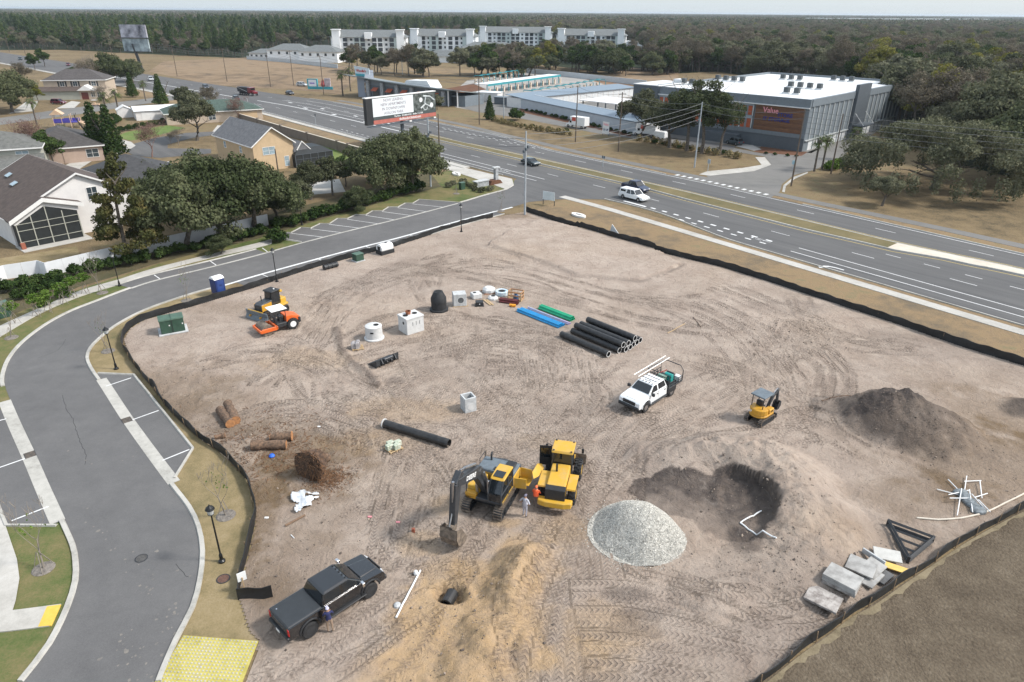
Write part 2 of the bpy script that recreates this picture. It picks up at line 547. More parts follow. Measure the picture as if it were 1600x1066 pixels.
# footpath slabs on the near side, multi-use path on the far side
def slab(name,A,B,z0,z1,m):
    rings = [[(a.x,a.y,z0),(a.x,a.y,z1),(b.x,b.y,z1),(b.x,b.y,z0)] for a,b in zip(A,B)]
    return struct(MB().loft(rings).build(name,m))
sv = [-90 + 3 * i for i in range(53)]
slab('sidewalk',[HW(s,15.6) for s in sv],[HW(s,17.2) for s in sv],-.05,.06,M_CONC)
sv = [96 + 4 * i for i in range(110)]
slab('sidewalk',[HW(s,13.9) for s in sv],[HW(s,15.6) for s in sv],-.05,.15,M_CONC)
PTH = [(-90,-17.6),(10,-17.0),(45,-15.8),(90,-16.2),(118,-18.4),(150,-21.0),(230,-21.5)]
sv = [-90 + 3 * i for i in range(104)]
slab('footpath',[HW(s,interp(PTH,s) - 1.2) for s in sv],[HW(s,interp(PTH,s) + 1.2) for s in sv],-.03,.045,M_PATH)
sv = [-90 + 3 * i for i in range(103)]
strip('verge',[HW(s,interp(FAR,s) - .3) for s in sv],[HW(s,interp(PTH,s) + 1.25) for s in sv],.02,M_VERGE)

# ------------------------------------------------------------------ subdivision road (S-bend on the left) and its parking
RR = PL((232,1110),(242,1066),(270,1000),(296,950),(308,905),(312,862),(306,825),(292,795),(264,758),(225,705),(190,655),(157,603),(140,578),(133,560),(138,545),(152,530),(177,510),(213,490),(250,475),(312,455),(350,446),(400,431),(487,407),(562,387),(625,371),(700,350),(760,334),(800,324),(826,316))
RL = PL((0,1110),(37,1066),(82,1007),(110,950),(123,907),(123,875),(118,850),(101,812),(77,760),(57,715),(32,662),(16,625),(8,603),(7,588),(16,562),(38,535),(75,507),(112,487),(150,472),(205,451),(250,437),(325,419),(400,400),(472,380),(550,360),(625,342),(720,317),(757,306),(790,297),(803,290))
RRs,RLs = spline(RR,.8),spline(RL,.8)
road = strip('subdivision_road',resample(RRs,160),resample(RLs,160),.026,M_ASPH2)
mouth = sheet('road_mouth',PL((720,317),(757,306),(790,297),(803,290),(803,283)) + [HW(82,13),HW(76,12.5),HW(64,11),HW(58,10.5)] + PL((905,311),(868,312),(826,316),(800,324),(760,334),(700,350)),.022,M_ASPH)
def cut(pts,a,b):
    n = len(pts); return pts[int(a * n):max(int(b * n),int(a * n) + 2)]
def near_idx(pts,q):
    return min(range(len(pts)),key=lambda i: (pts[i] - q).length)
def seg(pts,q0,q1):
    i,j = near_idx(pts,q0),near_idx(pts,q1)
    return pts[i:j + 1] if i < j else pts[j:i + 1]
# right-hand kerb: from the entrance mat up to the bay, flush gutter along the bay, kerb round the bend
kerb('kerb',seg(RRs,P(242,1066),P(268,762)),M_KERB,.3,.13,side=-1,gut=.5)
kerb('kerb',seg(RRs,P(153,594),P(350,446)),M_KERB,.3,.13,side=-1,gut=.5)
g = seg(RRs,P(268,762),P(153,594))
strip('gutter_pan',offset(g,-.75),offset(g,.05),.034,M_KERB)
g = seg(RRs,P(350,446),P(800,324))
strip('gutter_line',offset(g,-.3),offset(g,.1),.036,M_PAINT)
kerb('kerb',seg(RLs,P(37,1066),P(100,810)),M_KERB,.3,.13,side=1,gut=.5)
g = seg(RLs,P(100,810),P(16,625))
strip('gutter_pan',offset(g,-.05),offset(g,.8),.034,M_KERB)
kerb('kerb',seg(RLs,P(8,603),P(205,451)),M_KERB,.3,.13,side=1,gut=.5)
g = seg(RLs,P(205,451),P(718,318))
strip('gutter_line',offset(g,-.18),offset(g,.22),.036,M_KERB)
kerb('kerb',seg(RLs,P(722,316),P(803,290)),M_KERB,.3,.13,side=1,gut=.4)
# bays: asphalt, white lines and their kerbs
def bay(pts,kerbline,ticks,side=1,m=M_ASPH2):
    b = sheet('parking_bay',pts,.023,m)
    kl = [Vector(p) for p in kerbline]
    kerb('bay_kerb',kl,M_KERB,.2,.13,b,.05,side=side)
    for a,c in ticks:
        d = (c - a).normalized() * .06
        nrm = Vector((-d.y,d.x,0))
        strip('bay_line',[a + nrm,c + nrm],[a - nrm,c - nrm],.035,M_PAINT,b)
    return b
def P2(a,b,c,d): return (P(a,b),P(c,d))
bay(PL((150,584),(207,587),(299,702),(268,762)) + list(reversed(seg(RRs,P(268,762),P(152,592)))),PL((152,585),(207,587),(299,702),(270,748)),[P2(166,604,205,591),P2(206,657,248,642),P2(254,720,296,703)],side=1)
bay(PL((88,818),(12,820),(-10,760),(-60,640),(2,640)) + list(reversed(seg(RLs,P(16,630),P(100,812)))),PL((90,820),(13,820),(-12,760),(-60,640)),[P2(17,815,76,792),P2(-20,738,40,717),P2(-40,668,10,655)],side=1)
# parallel bays on both sides of the straight
g = seg(RLs,P(207,450),P(418,395))
gu = offset(g,2.3)
bay(list(g) + list(reversed(gu)),gu,[P2(241,430,251,437),P2(328,408,338,415),P2(410,388,418,394)],side=1)
g = seg(RRs,P(372,440),P(770,331))
gu = offset(g,-2.1)
bay(list(g) + list(reversed(gu)),gu,[(p,q) for p,q in zip(g,gu)][4::9],side=-1)
# angled bays with a saw-tooth kerb
teeth = PL((719,317),(655,312),(644,318),(632,318),(621,324),(606,324),(597,330),(581,330),(571,336),(555,336),(542,342),(526,342),(514,350),(499,350),(485,357),(469,356),(454,364),(437,364),(421,371),(470,379))
lines = [P2(644,319,692,324),P2(621,325,666,331),P2(597,331,641,337),P2(571,337,617,344),P2(542,343,590,350),P2(514,351,563,357),P2(485,358,534,364),P2(454,365,506,371)]
bay(teeth + list(seg(RLs,P(472,380),P(719,317))),teeth,lines,side=1)

# sidewalks, ramps and covers by the road
A = spline(PL((-60,541),(0,510),(62,482),(125,455),(187,437),(237,421),(312,402),(400,381),(425,374)),1)
B = spline(PL((-60,562),(0,527),(62,491),(125,464),(187,445),(237,428),(312,408),(400,388),(425,381)),1)
slab('sidewalk',resample(A,60),resample(B,60),-.05,.07,M_CONC)
A = spline(PL((-120,1000),(-40,990),(0,989),(80,979)),1); B = spline(PL((-120,960),(-40,960),(20,955),(96,945)),1)
slab('sidewalk',resample(A,12),resample(B,12),-.05,.075,M_CONC)
sheet('sidewalk',PL((2,805),(10,825),(27,875),(31,905),(25,940),(20,956),(-40,960),(-120,950),(-110,805)),.07,M_CONC)
mb = MB()
q = PL((74,949),(96,946),(81,979),(60,981))
mb.prism([(p.x,p.y) for p in q],.0,.085,'z')
struct(mb.build('tactile_ramp',gmat('ramp_yellow',[(.50,.32,.06),(.62,.42,.08),(.66,.48,.14)],(.5,3,20),.3,30,.7,.01),bevel=.01))
sheet('sidewalk',PL((677,251),(800,280),(803,290),(792,297),(765,287),(677,258)),.06,M_CONC)

# lawns and verges
sheet('verge',list(seg(RRs,P(232,1110),P(370,441))) + PL((330,472),(225,503),(196,520),(191,535),(205,562),(262,640),(300,678),(352,716),(388,752),(401,790),(401,825),(390,862),(376,940),(405,1003),(290,994),(242,1066)),.010,M_OCHRE)
sheet('lawn',list(RLs) + PL((803,281),(677,250),(600,290),(500,330),(400,372),(300,395),(200,428),(100,460),(0,500),(-200,600),(-260,900),(-200,1110)),.006,M_LAWN)
sheet('shrub_bed',PL((-30,512),(0,500),(60,475),(125,448),(187,430),(237,414),(312,395),(400,374),(425,366),(520,338),(640,304),(690,292),(670,268),(560,300),(440,330),(250,385),(125,415),(0,440),(-60,460)),.012,M_BED)
sheet('verge',[HW(s,13.6) for s in range(-90,61,3)] + PL((905,312),(880,312),(838,327),(875,349),(950,372),(1050,400),(1200,440),(1400,508),(1600,572),(1760,625),(1900,670)),.008,M_VERGE)
sheet('brown_field',PL((1192,1066),(1254,1020),(1330,965),(1454,884),(1516,843),(1600,795),(1760,700),(2100,700),(2300,1200),(1100,1140)),.012,M_FIELD)
sheet('verge',[HW(s,15.6) for s in range(96,330,4)] + [HW(s,24) for s in range(328,92,-4)],.009,M_VERGE)
sheet('pasture',PL((232,112),(318,130),(372,136),(455,140),(530,148),(560,120),(545,104),(480,98),(390,90),(255,96)),.024,M_PASTURE)
sheet('pasture',PL((930,121),(1000,135),(1060,124),(1060,112),(990,106)),.024,M_PASTURE)
sheet('pasture',PL((860,113),(1000,131),(960,140),(900,134),(820,122)),.026,gmat('red_earth',[(.14,.085,.055),(.21,.13,.08),(.26,.17,.11)],(.03,.3,2),.5,3,.95,.1))
sheet('pasture',PL((640,105),(790,112),(790,122),(640,112)),.028,M_VERGE)

# cracks and scuffs in the newer asphalt
for px in ([(97,618),(104,640),(113,655),(119,674),(128,697)],[(128,697),(134,712),(133,726)],[(275,882),(283,893),(293,903)],[(60,560),(90,548),(104,530)]):
    c = spline(PL(*px),.25); c = [p + Vector((random.uniform(-.04,.04),random.uniform(-.04,.04),0)) for p in c]
    strip('crack',c,offset(c,.035),.0275,mat('crack_tar',(.03,.03,.031),.9,0,.2,4),road)
# ------------------------------------------------------------------ the building site: one heightfield of sand with piles, ruts and a pad
FENCE_L = PL((822,331),(770,340),(725,351),(670,368),(615,386),(560,400),(500,416),(450,432),(400,449),(355,463),(312,476),(265,489),(225,501),(203,514),(192,532),(200,556),(217,580),(240,608),(262,637),(300,675),(350,712),(385,750),(397,787),(397,825),(388,862),(378,900),(372,937))
FENCE_R = PL((822,331),(838,336),(875,348),(950,371),(1000,385),(1050,399),(1125,417),(1200,440),(1300,473),(1400,506),(1500,541),(1600,572),(1720,613),(1830,650))
FENCE_B = PL((1700,738),(1597,797),(1582,804),(1512,842),(1450,883),(1405,913),(1362,943),(1325,963),(1287,993),(1250,1018),(1200,1058),(1130,1112),(1090,1145))
SITE = FENCE_L + PL((388,990),(404,1003),(383,1066),(372,1110),(360,1160)) + list(reversed(FENCE_B)) + PL((1900,690)) + list(reversed(FENCE_R))

def hash2(i,j,seed):
    t = (i * 374761393 + j * 668265263 + seed * 144665) & 0x7fffffff
    t = ((t ^ (t >> 13)) * 1274126177) & 0x7fffffff
    return ((t ^ (t >> 16)) & 0xffff) / 65535.0
def vnoise(x,y,sc,seed):
    u,v = x / sc,y / sc
    i,j = np.floor(u).astype(np.int64),np.floor(v).astype(np.int64)
    a,b = u - i,v - j
    a,b = a * a * (3 - 2 * a),b * b * (3 - 2 * b)
    return (hash2(i,j,seed) * (1 - a) + hash2(i + 1,j,seed) * a) * (1 - b) + (hash2(i,j + 1,seed) * (1 - a) + hash2(i + 1,j + 1,seed) * a) * b
def fbm(x,y,sc,seed,oct=4):
    r,am,tot = 0,1,0
    for k in range(oct):
        r = r + am * vnoise(x,y,sc / 2 ** k,seed + 17 * k); tot += am; am *= .55
    return r / tot
def inside(x,y,poly):
    c = np.zeros(x.shape,bool)
    n = len(poly)
    for i in range(n):
        x0,y0,x1,y1 = poly[i].x,poly[i].y,poly[(i + 1) % n].x,poly[(i + 1) % n].y
        if y0 == y1: continue
        t = ((y0 > y) != (y1 > y)) & (x < (x1 - x0) * (y - y0) / (y1 - y0) + x0)
        c ^= t
    return c
xs = np.arange(-43.5,62.0,.155)
yl = [17.5]
while yl[-1] < 113:
    yl.append(yl[-1] + max(.085,.0024 * yl[-1] ** 1.02))
ys = np.array(yl)
X,Y = np.meshgrid(xs,ys)
IN = inside(X,Y,SITE)
Hh = .035 + .05 * fbm(X,Y,6,3) + .035 * (fbm(X,Y,.9,9,3) - .5)
WET = .16 * np.clip(fbm(X,Y,7,21) * 2.6 - 1.05,0,1)
TAN = .16 * np.clip(fbm(X,Y,11,31) * 2 - .9,0,1)
BRN = .2 * np.clip(fbm(X,Y,9,41) * 2.4 - 1.1,0,1)
def sm(a,b,t):
    t = np.clip((t - a) / (b - a),0,1); return t * t * (3 - 2 * t)
NZ = fbm(X,Y,1.6,77,4) - .5
NZ2 = fbm(X,Y,.55,78,3) - .5
def dist(p,rx=1.0,ry=None,rot=0.0):
    dx,dy = X - p.x,Y - p.y
    c,s = math.cos(rot),math.sin(rot)
    return np.hypot((dx * c + dy * s) / rx,(-dx * s + dy * c) / (ry or rx))
def cone(p,r,h,ry=None,rot=0.0,rough=.25,sharp=1.0):
    global Hh
    d = dist(p,r,ry,rot) + NZ * rough * .5
    t = np.clip(1 - d,0,1)
    t = np.where(t > .85,.85 + (t - .85) * .4,t)       # a rounded tip
    Hh = Hh + h * t ** sharp * (1 + .25 * NZ2)
def stain(A,p,rx,ry,amt,rot=0.0,soft=.5):
    d = dist(p,rx,ry,rot) + NZ * .9 + NZ2 * .35
    A += amt * (1 - sm(1 - soft,1 + soft * .4,d))
def linedist(pts):
    d = np.full(X.shape,1e9)
    for a,b in zip(pts,pts[1:]):
        ab = b - a; L2 = ab.x ** 2 + ab.y ** 2
        t = np.clip(((X - a.x) * ab.x + (Y - a.y) * ab.y) / L2,0,1)
        d = np.minimum(d,np.hypot(X - a.x - t * ab.x,Y - a.y - t * ab.y))
    return d
# dark topsoil pile and its shoulder on the right
cone(P(1422,666),5.4,2.7,4.6,R(-20),.4)
cone(P(1345,648),4.4,1.3,3.4,0,.4)
cone(P(1605,640),2.4,.9,2.0,0,.4)
stain(WET,P(1418,676),4.9,4.3,.6,R(-20)); stain(WET,P(1350,640),4.4,2.8,.4); stain(WET,P(1602,642),2.2,1.7,.7)
# spoil bank with the hollow dug out of it
cone(P(1185,728),5.8,2.3,3.8,R(-35),.25); cone(P(1235,800),5.6,2.3,4.6,R(-60),.25); cone(P(1075,722),5.0,1.7,3.0,R(-8),.25)
cone(P(1240,890),4.8,1.0,3.4,0,.45); cone(P(1120,930),3.4,.6,2.2,R(20),.3)
_e = np.minimum(dist(P(1142,798),2.75,3.3,R(-12)),dist(P(1066,776),3.5,2.3,R(-10))) + NZ * .30 + NZ2 * .2
_bf = np.clip(((X - P(1112,800).x) * .34 + (Y - P(1112,800).y) * .75) / 3.6 + .62,0,1)
_fl = .06 + .3 * NZ + .12 * NZ2 + .5 * sm(.1,1.0,_e) * _bf
Hh = np.where(_e < 1.3,np.minimum(Hh,np.maximum(_fl,.03) + 3.2 * sm(.89,1.11,_e)),Hh)
WET += .92 * (1 - sm(.99,1.04,_e)) * np.clip(.3 + .7 * _bf + .7 * NZ + .3 * NZ2,0,1)
stain(WET,P(1160,850),1.0,1.6,.6); stain(WET,P(1255,900),3.5,2.2,.12)
# tan spoil along the trench
cone(P(818,890),1.9,1.8,2.2,R(70),.4); cone(P(800,932),1.8,1.3,1.9,R(70),.5); cone(P(775,1000),2.2,1.0,2.4,R(75),.5); cone(P(742,1055),2.1,.8,2.2,0,.5); cone(P(845,862),1.3,.6,1.0,0,.4)
for q,rx,ry,a in (((812,890),2.6,3.0,.85),((780,960),3.2,3.6,.85),((730,1040),4.0,3.0,.8),((655,1000),2.4,3.4,.7),((700,900),1.9,1.7,.6),((880,830),2.0,1.6,.5),((655,850),1.6,1.2,.45),((945,985),2.6,2.2,.45),((915,1030),2.4,2.0,.4),((640,640),5.5,2.2,.3),((590,690),4.5,2.0,.28),((485,560),5.0,2.4,.28),((700,790),1.2,1.0,.4),((1290,850),3.0,1.8,.15),((620,1060),2.6,2.6,.7),((690,985),2.6,3.0,.6),((740,900),1.6,2.0,.5),((870,690),3.5,1.4,.22),((790,818),1.2,.5,.6)):
    stain(TAN,P(*q),rx,ry,a)
# brown topsoil left at the edges, around the grubbed stumps and to the right
for q,rx,ry,a in (((260,620),6.5,7.5,.46),((420,715),8.0,6.0,.42),((500,710),4.5,3.6,.34),((350,640),6,6,.25),((460,810),5,3.5,.25),((470,890),5.0,3.5,.30),((395,800),2.2,6.0,.5),((1540,720),8.0,5.5,.55),((1450,775),5.0,3.0,.4),((1570,650),5.0,5.0,.45),((400,480),8.0,2.4,.16),((330,490),6.0,3.0,.2),((1500,590),7.0,3.0,.2),((1250,460),6.0,2.0,.16),((400,960),2.5,3.5,.4),((800,338),4,2,.6),((1410,860),5,3,.25)):
    stain(BRN,P(*q),rx,ry,a)
for q,rx,ry,a in (((840,770),3.0,1.6,.28),((1040,590),3.5,1.0,.14),((850,500),7.0,3.0,.12),((900,640),5.0,1.2,.14),((700,560),5.0,3.5,.14),((1440,540),9,4,.2),((1230,480),5.0,2.5,.2),((980,930),1.4,.7,.5),((1000,960),1.6,.6,.4),((990,985),1.6,.6,.35),((740,590),1.5,1.0,.18),((620,595),.9,.9,.4)):
    stain(WET,P(*q),rx,ry,a)
# levelled pad with a small scarp along its edge
PAD = PL((762,385),(800,397),(850,413),(900,433),(950,437),(1000,441),(1040,428),(1068,415),(1020,390),(900,357),(845,345),(795,362))
_pd = linedist(PL((762,385),(800,397),(850,413),(900,433),(950,437),(1000,441),(1040,428),(1068,415)))
_pin = inside(X + NZ * 1.2,Y + NZ2 * .8,PAD)
Hh = np.where(_pin,Hh * .5 + .25 * sm(0,.7,_pd) + .06,Hh + .06 * (1 - sm(.2,1.2,_pd)))
WET += np.where(_pin,-.1,0) + .34 * (1 - sm(.15,.8,_pd + NZ * .9)) * (NZ > -.12)
_tb = (1 - sm(.5,1.1,dist(P(730,985),4.2,6.0,R(15))))
BRN += .5 * _tb * np.clip(np.sin((X * .93 + Y * .36) * 3.4 + NZ * 7) * .8 + NZ * 1.6,0,1)
Hh += _tb * .07 * np.sin((X * .93 + Y * .36) * 3.4 + NZ * 7)
# a windrow of damp soil, tyre-piled ridges
_wd = linedist(PL((527,515),(533,545),(550,568),(575,585),(590,605)))
Hh += .24 * (1 - sm(.1,.75,_wd + NZ * .3)); WET += .5 * (1 - sm(.1,.5,_wd + NZ * .5))
# rough ground around the stumps and behind the piles
_rg = (1 - sm(.5,1.2,dist(P(430,710),8,6))) + .7 * (1 - sm(.5,1.2,dist(P(300,600),7,8))) + .6 * (1 - sm(.5,1.2,dist(P(1320,830),9,6))) + .5 * (1 - sm(.5,1.1,dist(P(1210,520),8,6)))
Hh += _rg * (.34 * NZ + .17 * NZ2)
_tr = (1 - sm(.4,1.1,dist(P(720,990),5.2,6.5)))
Hh += _tr * (.42 * NZ + .22 * NZ2)
# trench at the bucket: a short pit with a pipe end in it
_pt = dist(P(702,928),.75,1.1,R(75))
Hh = np.where((X > HX0 + .3) & (X < HX1 - .3) & (Y < HY1 - .3),Hh - .75 * (1 - sm(.45,1.15,_pt + NZ2 * .3)),Hh)
_dg = linedist(PL((690,965),(655,1010),(615,1066)))
Hh -= .14 * (1 - sm(.6,1.5,_dg)) * (_dg < 2)

# wheel and crawler tracks: ruts in the height, tread coordinates kept for the surface relief and its painted groove shade
TU,TV,TM = np.zeros(X.shape),np.zeros(X.shape),np.zeros(X.shape)
TP = np.zeros(X.shape)
def track(px,gauge=1.9,w=.55,jitter=0.0,pitch=0.0,depth=.045,chev=1.0):
    global Hh
    pts = [P(a,b) + Vector((random.uniform(-jitter,jitter),random.uniform(-jitter,jitter),0)) for a,b in px]
    c = spline(pts,.45)
    amt = random.uniform(.6,1.0)
    for off in (-gauge / 2,gauge / 2):
        line = offset(c,off)
        u = random.uniform(0,5)
        for a,b in zip(line,line[1:]):
            ab = b - a; L = ab.length
            if L < 1e-4: continue
            m = w
            i0,i1 = np.searchsorted(xs,min(a.x,b.x) - m),np.searchsorted(xs,max(a.x,b.x) + m)
            j0,j1 = np.searchsorted(ys,min(a.y,b.y) - m),np.searchsorted(ys,max(a.y,b.y) + m)
            if i1 <= i0 or j1 <= j0: u += L; continue
            sx,sy = X[j0:j1,i0:i1],Y[j0:j1,i0:i1]
            t = ((sx - a.x) * ab.x + (sy - a.y) * ab.y) / (L * L)
            q = ((sx - a.x) * -ab.y + (sy - a.y) * ab.x) / L
            ok = (t >= -.02) & (t <= 1.02) & (np.abs(q) < w * .66)
            pr = np.abs(q) / (w * .5)
            dz = np.where(pr < 1,-depth * (1 - pr ** 2),depth * .7 * np.sin(np.clip((pr - 1) / .32,0,1) * PI)) * amt * np.clip(.75 + 1.6 * NZ[j0:j1,i0:i1],.1,1.2)
            new = ok & (TM[j0:j1,i0:i1] * 0 + 1 > 0)
            Hs = Hh[j0:j1,i0:i1]
            first = new & (TP[j0:j1,i0:i1] < random_id)
            Hs[first] += dz[first]
            TP[j0:j1,i0:i1][first] = random_id
            core = ok & (pr < 1)
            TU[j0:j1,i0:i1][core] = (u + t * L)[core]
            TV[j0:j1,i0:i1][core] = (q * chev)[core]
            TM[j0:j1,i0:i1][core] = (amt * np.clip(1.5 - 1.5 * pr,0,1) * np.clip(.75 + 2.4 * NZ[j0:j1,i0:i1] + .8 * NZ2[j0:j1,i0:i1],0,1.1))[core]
            u += L
TRACKS = [
    [(560,640),(560,575),(640,545),(760,540),(860,560),(905,610),(850,670),(740,690)],
    [(600,700),(585,620),(640,580),(740,570),(830,590),(850,640),(790,690)],
    [(880,800),(930,745),(1000,690),(1110,610),(1220,560),(1300,520)],
    [(905,860),(950,760),(1030,690),(1130,630),(1200,570),(1230,500)],
    [(1245,470),(1262,540),(1300,590),(1305,640)],
    [(560,450),(620,425),(700,428),(800,444),(900,470),(1000,500),(1120,520)],
    [(500,470),(560,445),(660,425),(770,412),(880,440),(1000,470),(1100,470)],
    [(615,412),(648,430),(672,452),(676,490)],
    [(400,600),(470,540),(525,470),(600,430),(700,400)],
    [(500,660),(478,580),(500,505),(560,462),(640,430)],
    [(835,1075),(850,960),(880,880),(900,800),(930,740)],
    [(870,1080),(890,980),(925,900),(935,880)],
    [(915,1080),(930,990),(960,900)],
    [(800,1090),(830,1000),(870,900),(905,790)],
    [(950,1080),(985,985),(1050,950),(1150,985),(1310,1000)],
    [(880,1000),(980,985),(1090,1030),(1190,1050)],
    [(890,940),(990,930),(1100,965),(1230,1005),(1340,980)],
    [(900,1030),(1000,1030),(1100,1060),(1160,1075)],
    [(940,905),(1000,940),(1120,1000),(1240,1030)],
    [(960,900),(1040,950),(1140,960),(1290,950)],
    [(600,820),(615,730),(650,670),(750,610),(850,590)],
    [(640,850),(660,790),(720,730),(800,700),(880,720)],
    [(400,1040),(520,968),(620,905),(700,850)],
    [(420,1075),(560,985),(680,900),(690,850)],
    [(560,610),(640,650),(760,655),(870,620),(960,560)],
    [(700,505),(715,580),(800,640),(900,655),(960,640)],
    [(1080,560),(1180,585),(1290,640)],
    [(1100,470),(1180,515),(1220,600),(1240,690)],
    [(1000,470),(1100,500),(1180,560),(1190,640)],
    [(700,520),(690,600),(640,650),(560,660)],
    [(880,540),(900,620),(880,700),(860,760)],
    [(750,700),(800,640),(830,560),(820,510)],
    [(780,640),(720,660),(660,740),(620,860)],
    [(690,700),(740,780),(730,850),(660,900)],
    [(700,830),(780,760),(860,720),(960,660)],
    [(330,560),(420,545),(500,560),(560,620)],
    [(1130,450),(1230,490),(1330,530),(1430,545)],
    [(1000,640),(960,700),(900,760),(880,850)],
    [(760,500),(840,520),(880,580),(840,640),(760,640),(710,590),(740,530)],
    [(640,560),(760,520),(870,540),(920,600)],
    [(540,540),(600,500),(680,500),(740,510)],
    [(330,690),(400,650),(480,640),(560,680)],
    [(1060,700),(1150,670),(1240,660),(1300,690)]]
random_id = 0
for k,T in enumerate(TRACKS):
    for rep in range(4):
        random_id += 1
        kind = random.random()
        track(T,gauge=random.choice((1.7,1.95,2.1,2.3)),w=.6 if kind < .6 else .42,jitter=0 if rep == 0 else 1.8,depth=.065,chev=1 if kind < .75 else 0)
for k in range(10):          # side-by-side passes of the loader in the foreground
    random_id += 1; track([(800 + k * 20,1085),(826 + k * 16,980),(868 + k * 10,890),(903 + k * 5,815)],gauge=.64,w=.6,depth=.06)
for k in range(8):
    random_id += 1; track([(890 + k * 4,918 + k * 21),(985,922 + k * 21),(1100,952 + k * 19),(1230,990 + k * 14),(1335,975 + k * 8)],gauge=.64,w=.6,depth=.06)
for k in range(7):
    random_id += 1; track([(600 + k * 16,560),(606 + k * 26,610),(650 + k * 30,650 + k * 4),(760 + k * 22,660 - k * 8)],gauge=.64,w=.6,depth=.05)
Hh = np.maximum(Hh,.018)
Hh = np.where((X > HX0 + .2) & (X < HX1 - .2) & (Y > HY0) & (Y < HY1 - .2),Hh - .75 * (1 - sm(.45,1.15,_pt + NZ2 * .3)) * 0 - np.where(_pt < 1.2,.7 * (1 - sm(.35,1.1,_pt)),0),Hh)
# keep the outline tidy: fall to the surrounding level at the fence
idx = -np.ones(X.shape,int)
q = IN[:-1,:-1] & IN[1:,:-1] & IN[:-1,1:] & IN[1:,1:]
used = np.zeros(X.shape,bool)
used[:-1,:-1] |= q; used[1:,:-1] |= q; used[:-1,1:] |= q; used[1:,1:] |= q
idx[used] = np.arange(used.sum())
vs = np.column_stack([X[used],Y[used],Hh[used]]).astype(np.float32)
fa = np.column_stack([idx[:-1,:-1][q],idx[:-1,1:][q],idx[1:,1:][q],idx[1:,:-1][q]]).astype(np.int32)
me = bpy.data.meshes.new('site_ground')
me.vertices.add(len(vs)); me.vertices.foreach_set('co',vs.ravel())
me.loops.add(fa.size); me.loops.foreach_set('vertex_index',fa.ravel())
me.polygons.add(len(fa)); me.polygons.foreach_set('loop_start',np.arange(0,fa.size,4,dtype=np.int32))
me.polygons.foreach_set('use_smooth',np.ones(len(fa),bool))
me.update(calc_edges=True)
at = me.attributes.new('soil','FLOAT_VECTOR','POINT')
at.data.foreach_set('vector',np.clip(np.column_stack([WET[used],TAN[used],BRN[used]]),0,1).astype(np.float32).ravel())
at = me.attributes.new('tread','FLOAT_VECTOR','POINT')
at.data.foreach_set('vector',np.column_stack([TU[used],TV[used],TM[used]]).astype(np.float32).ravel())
site = struct(obj('site_ground',me))

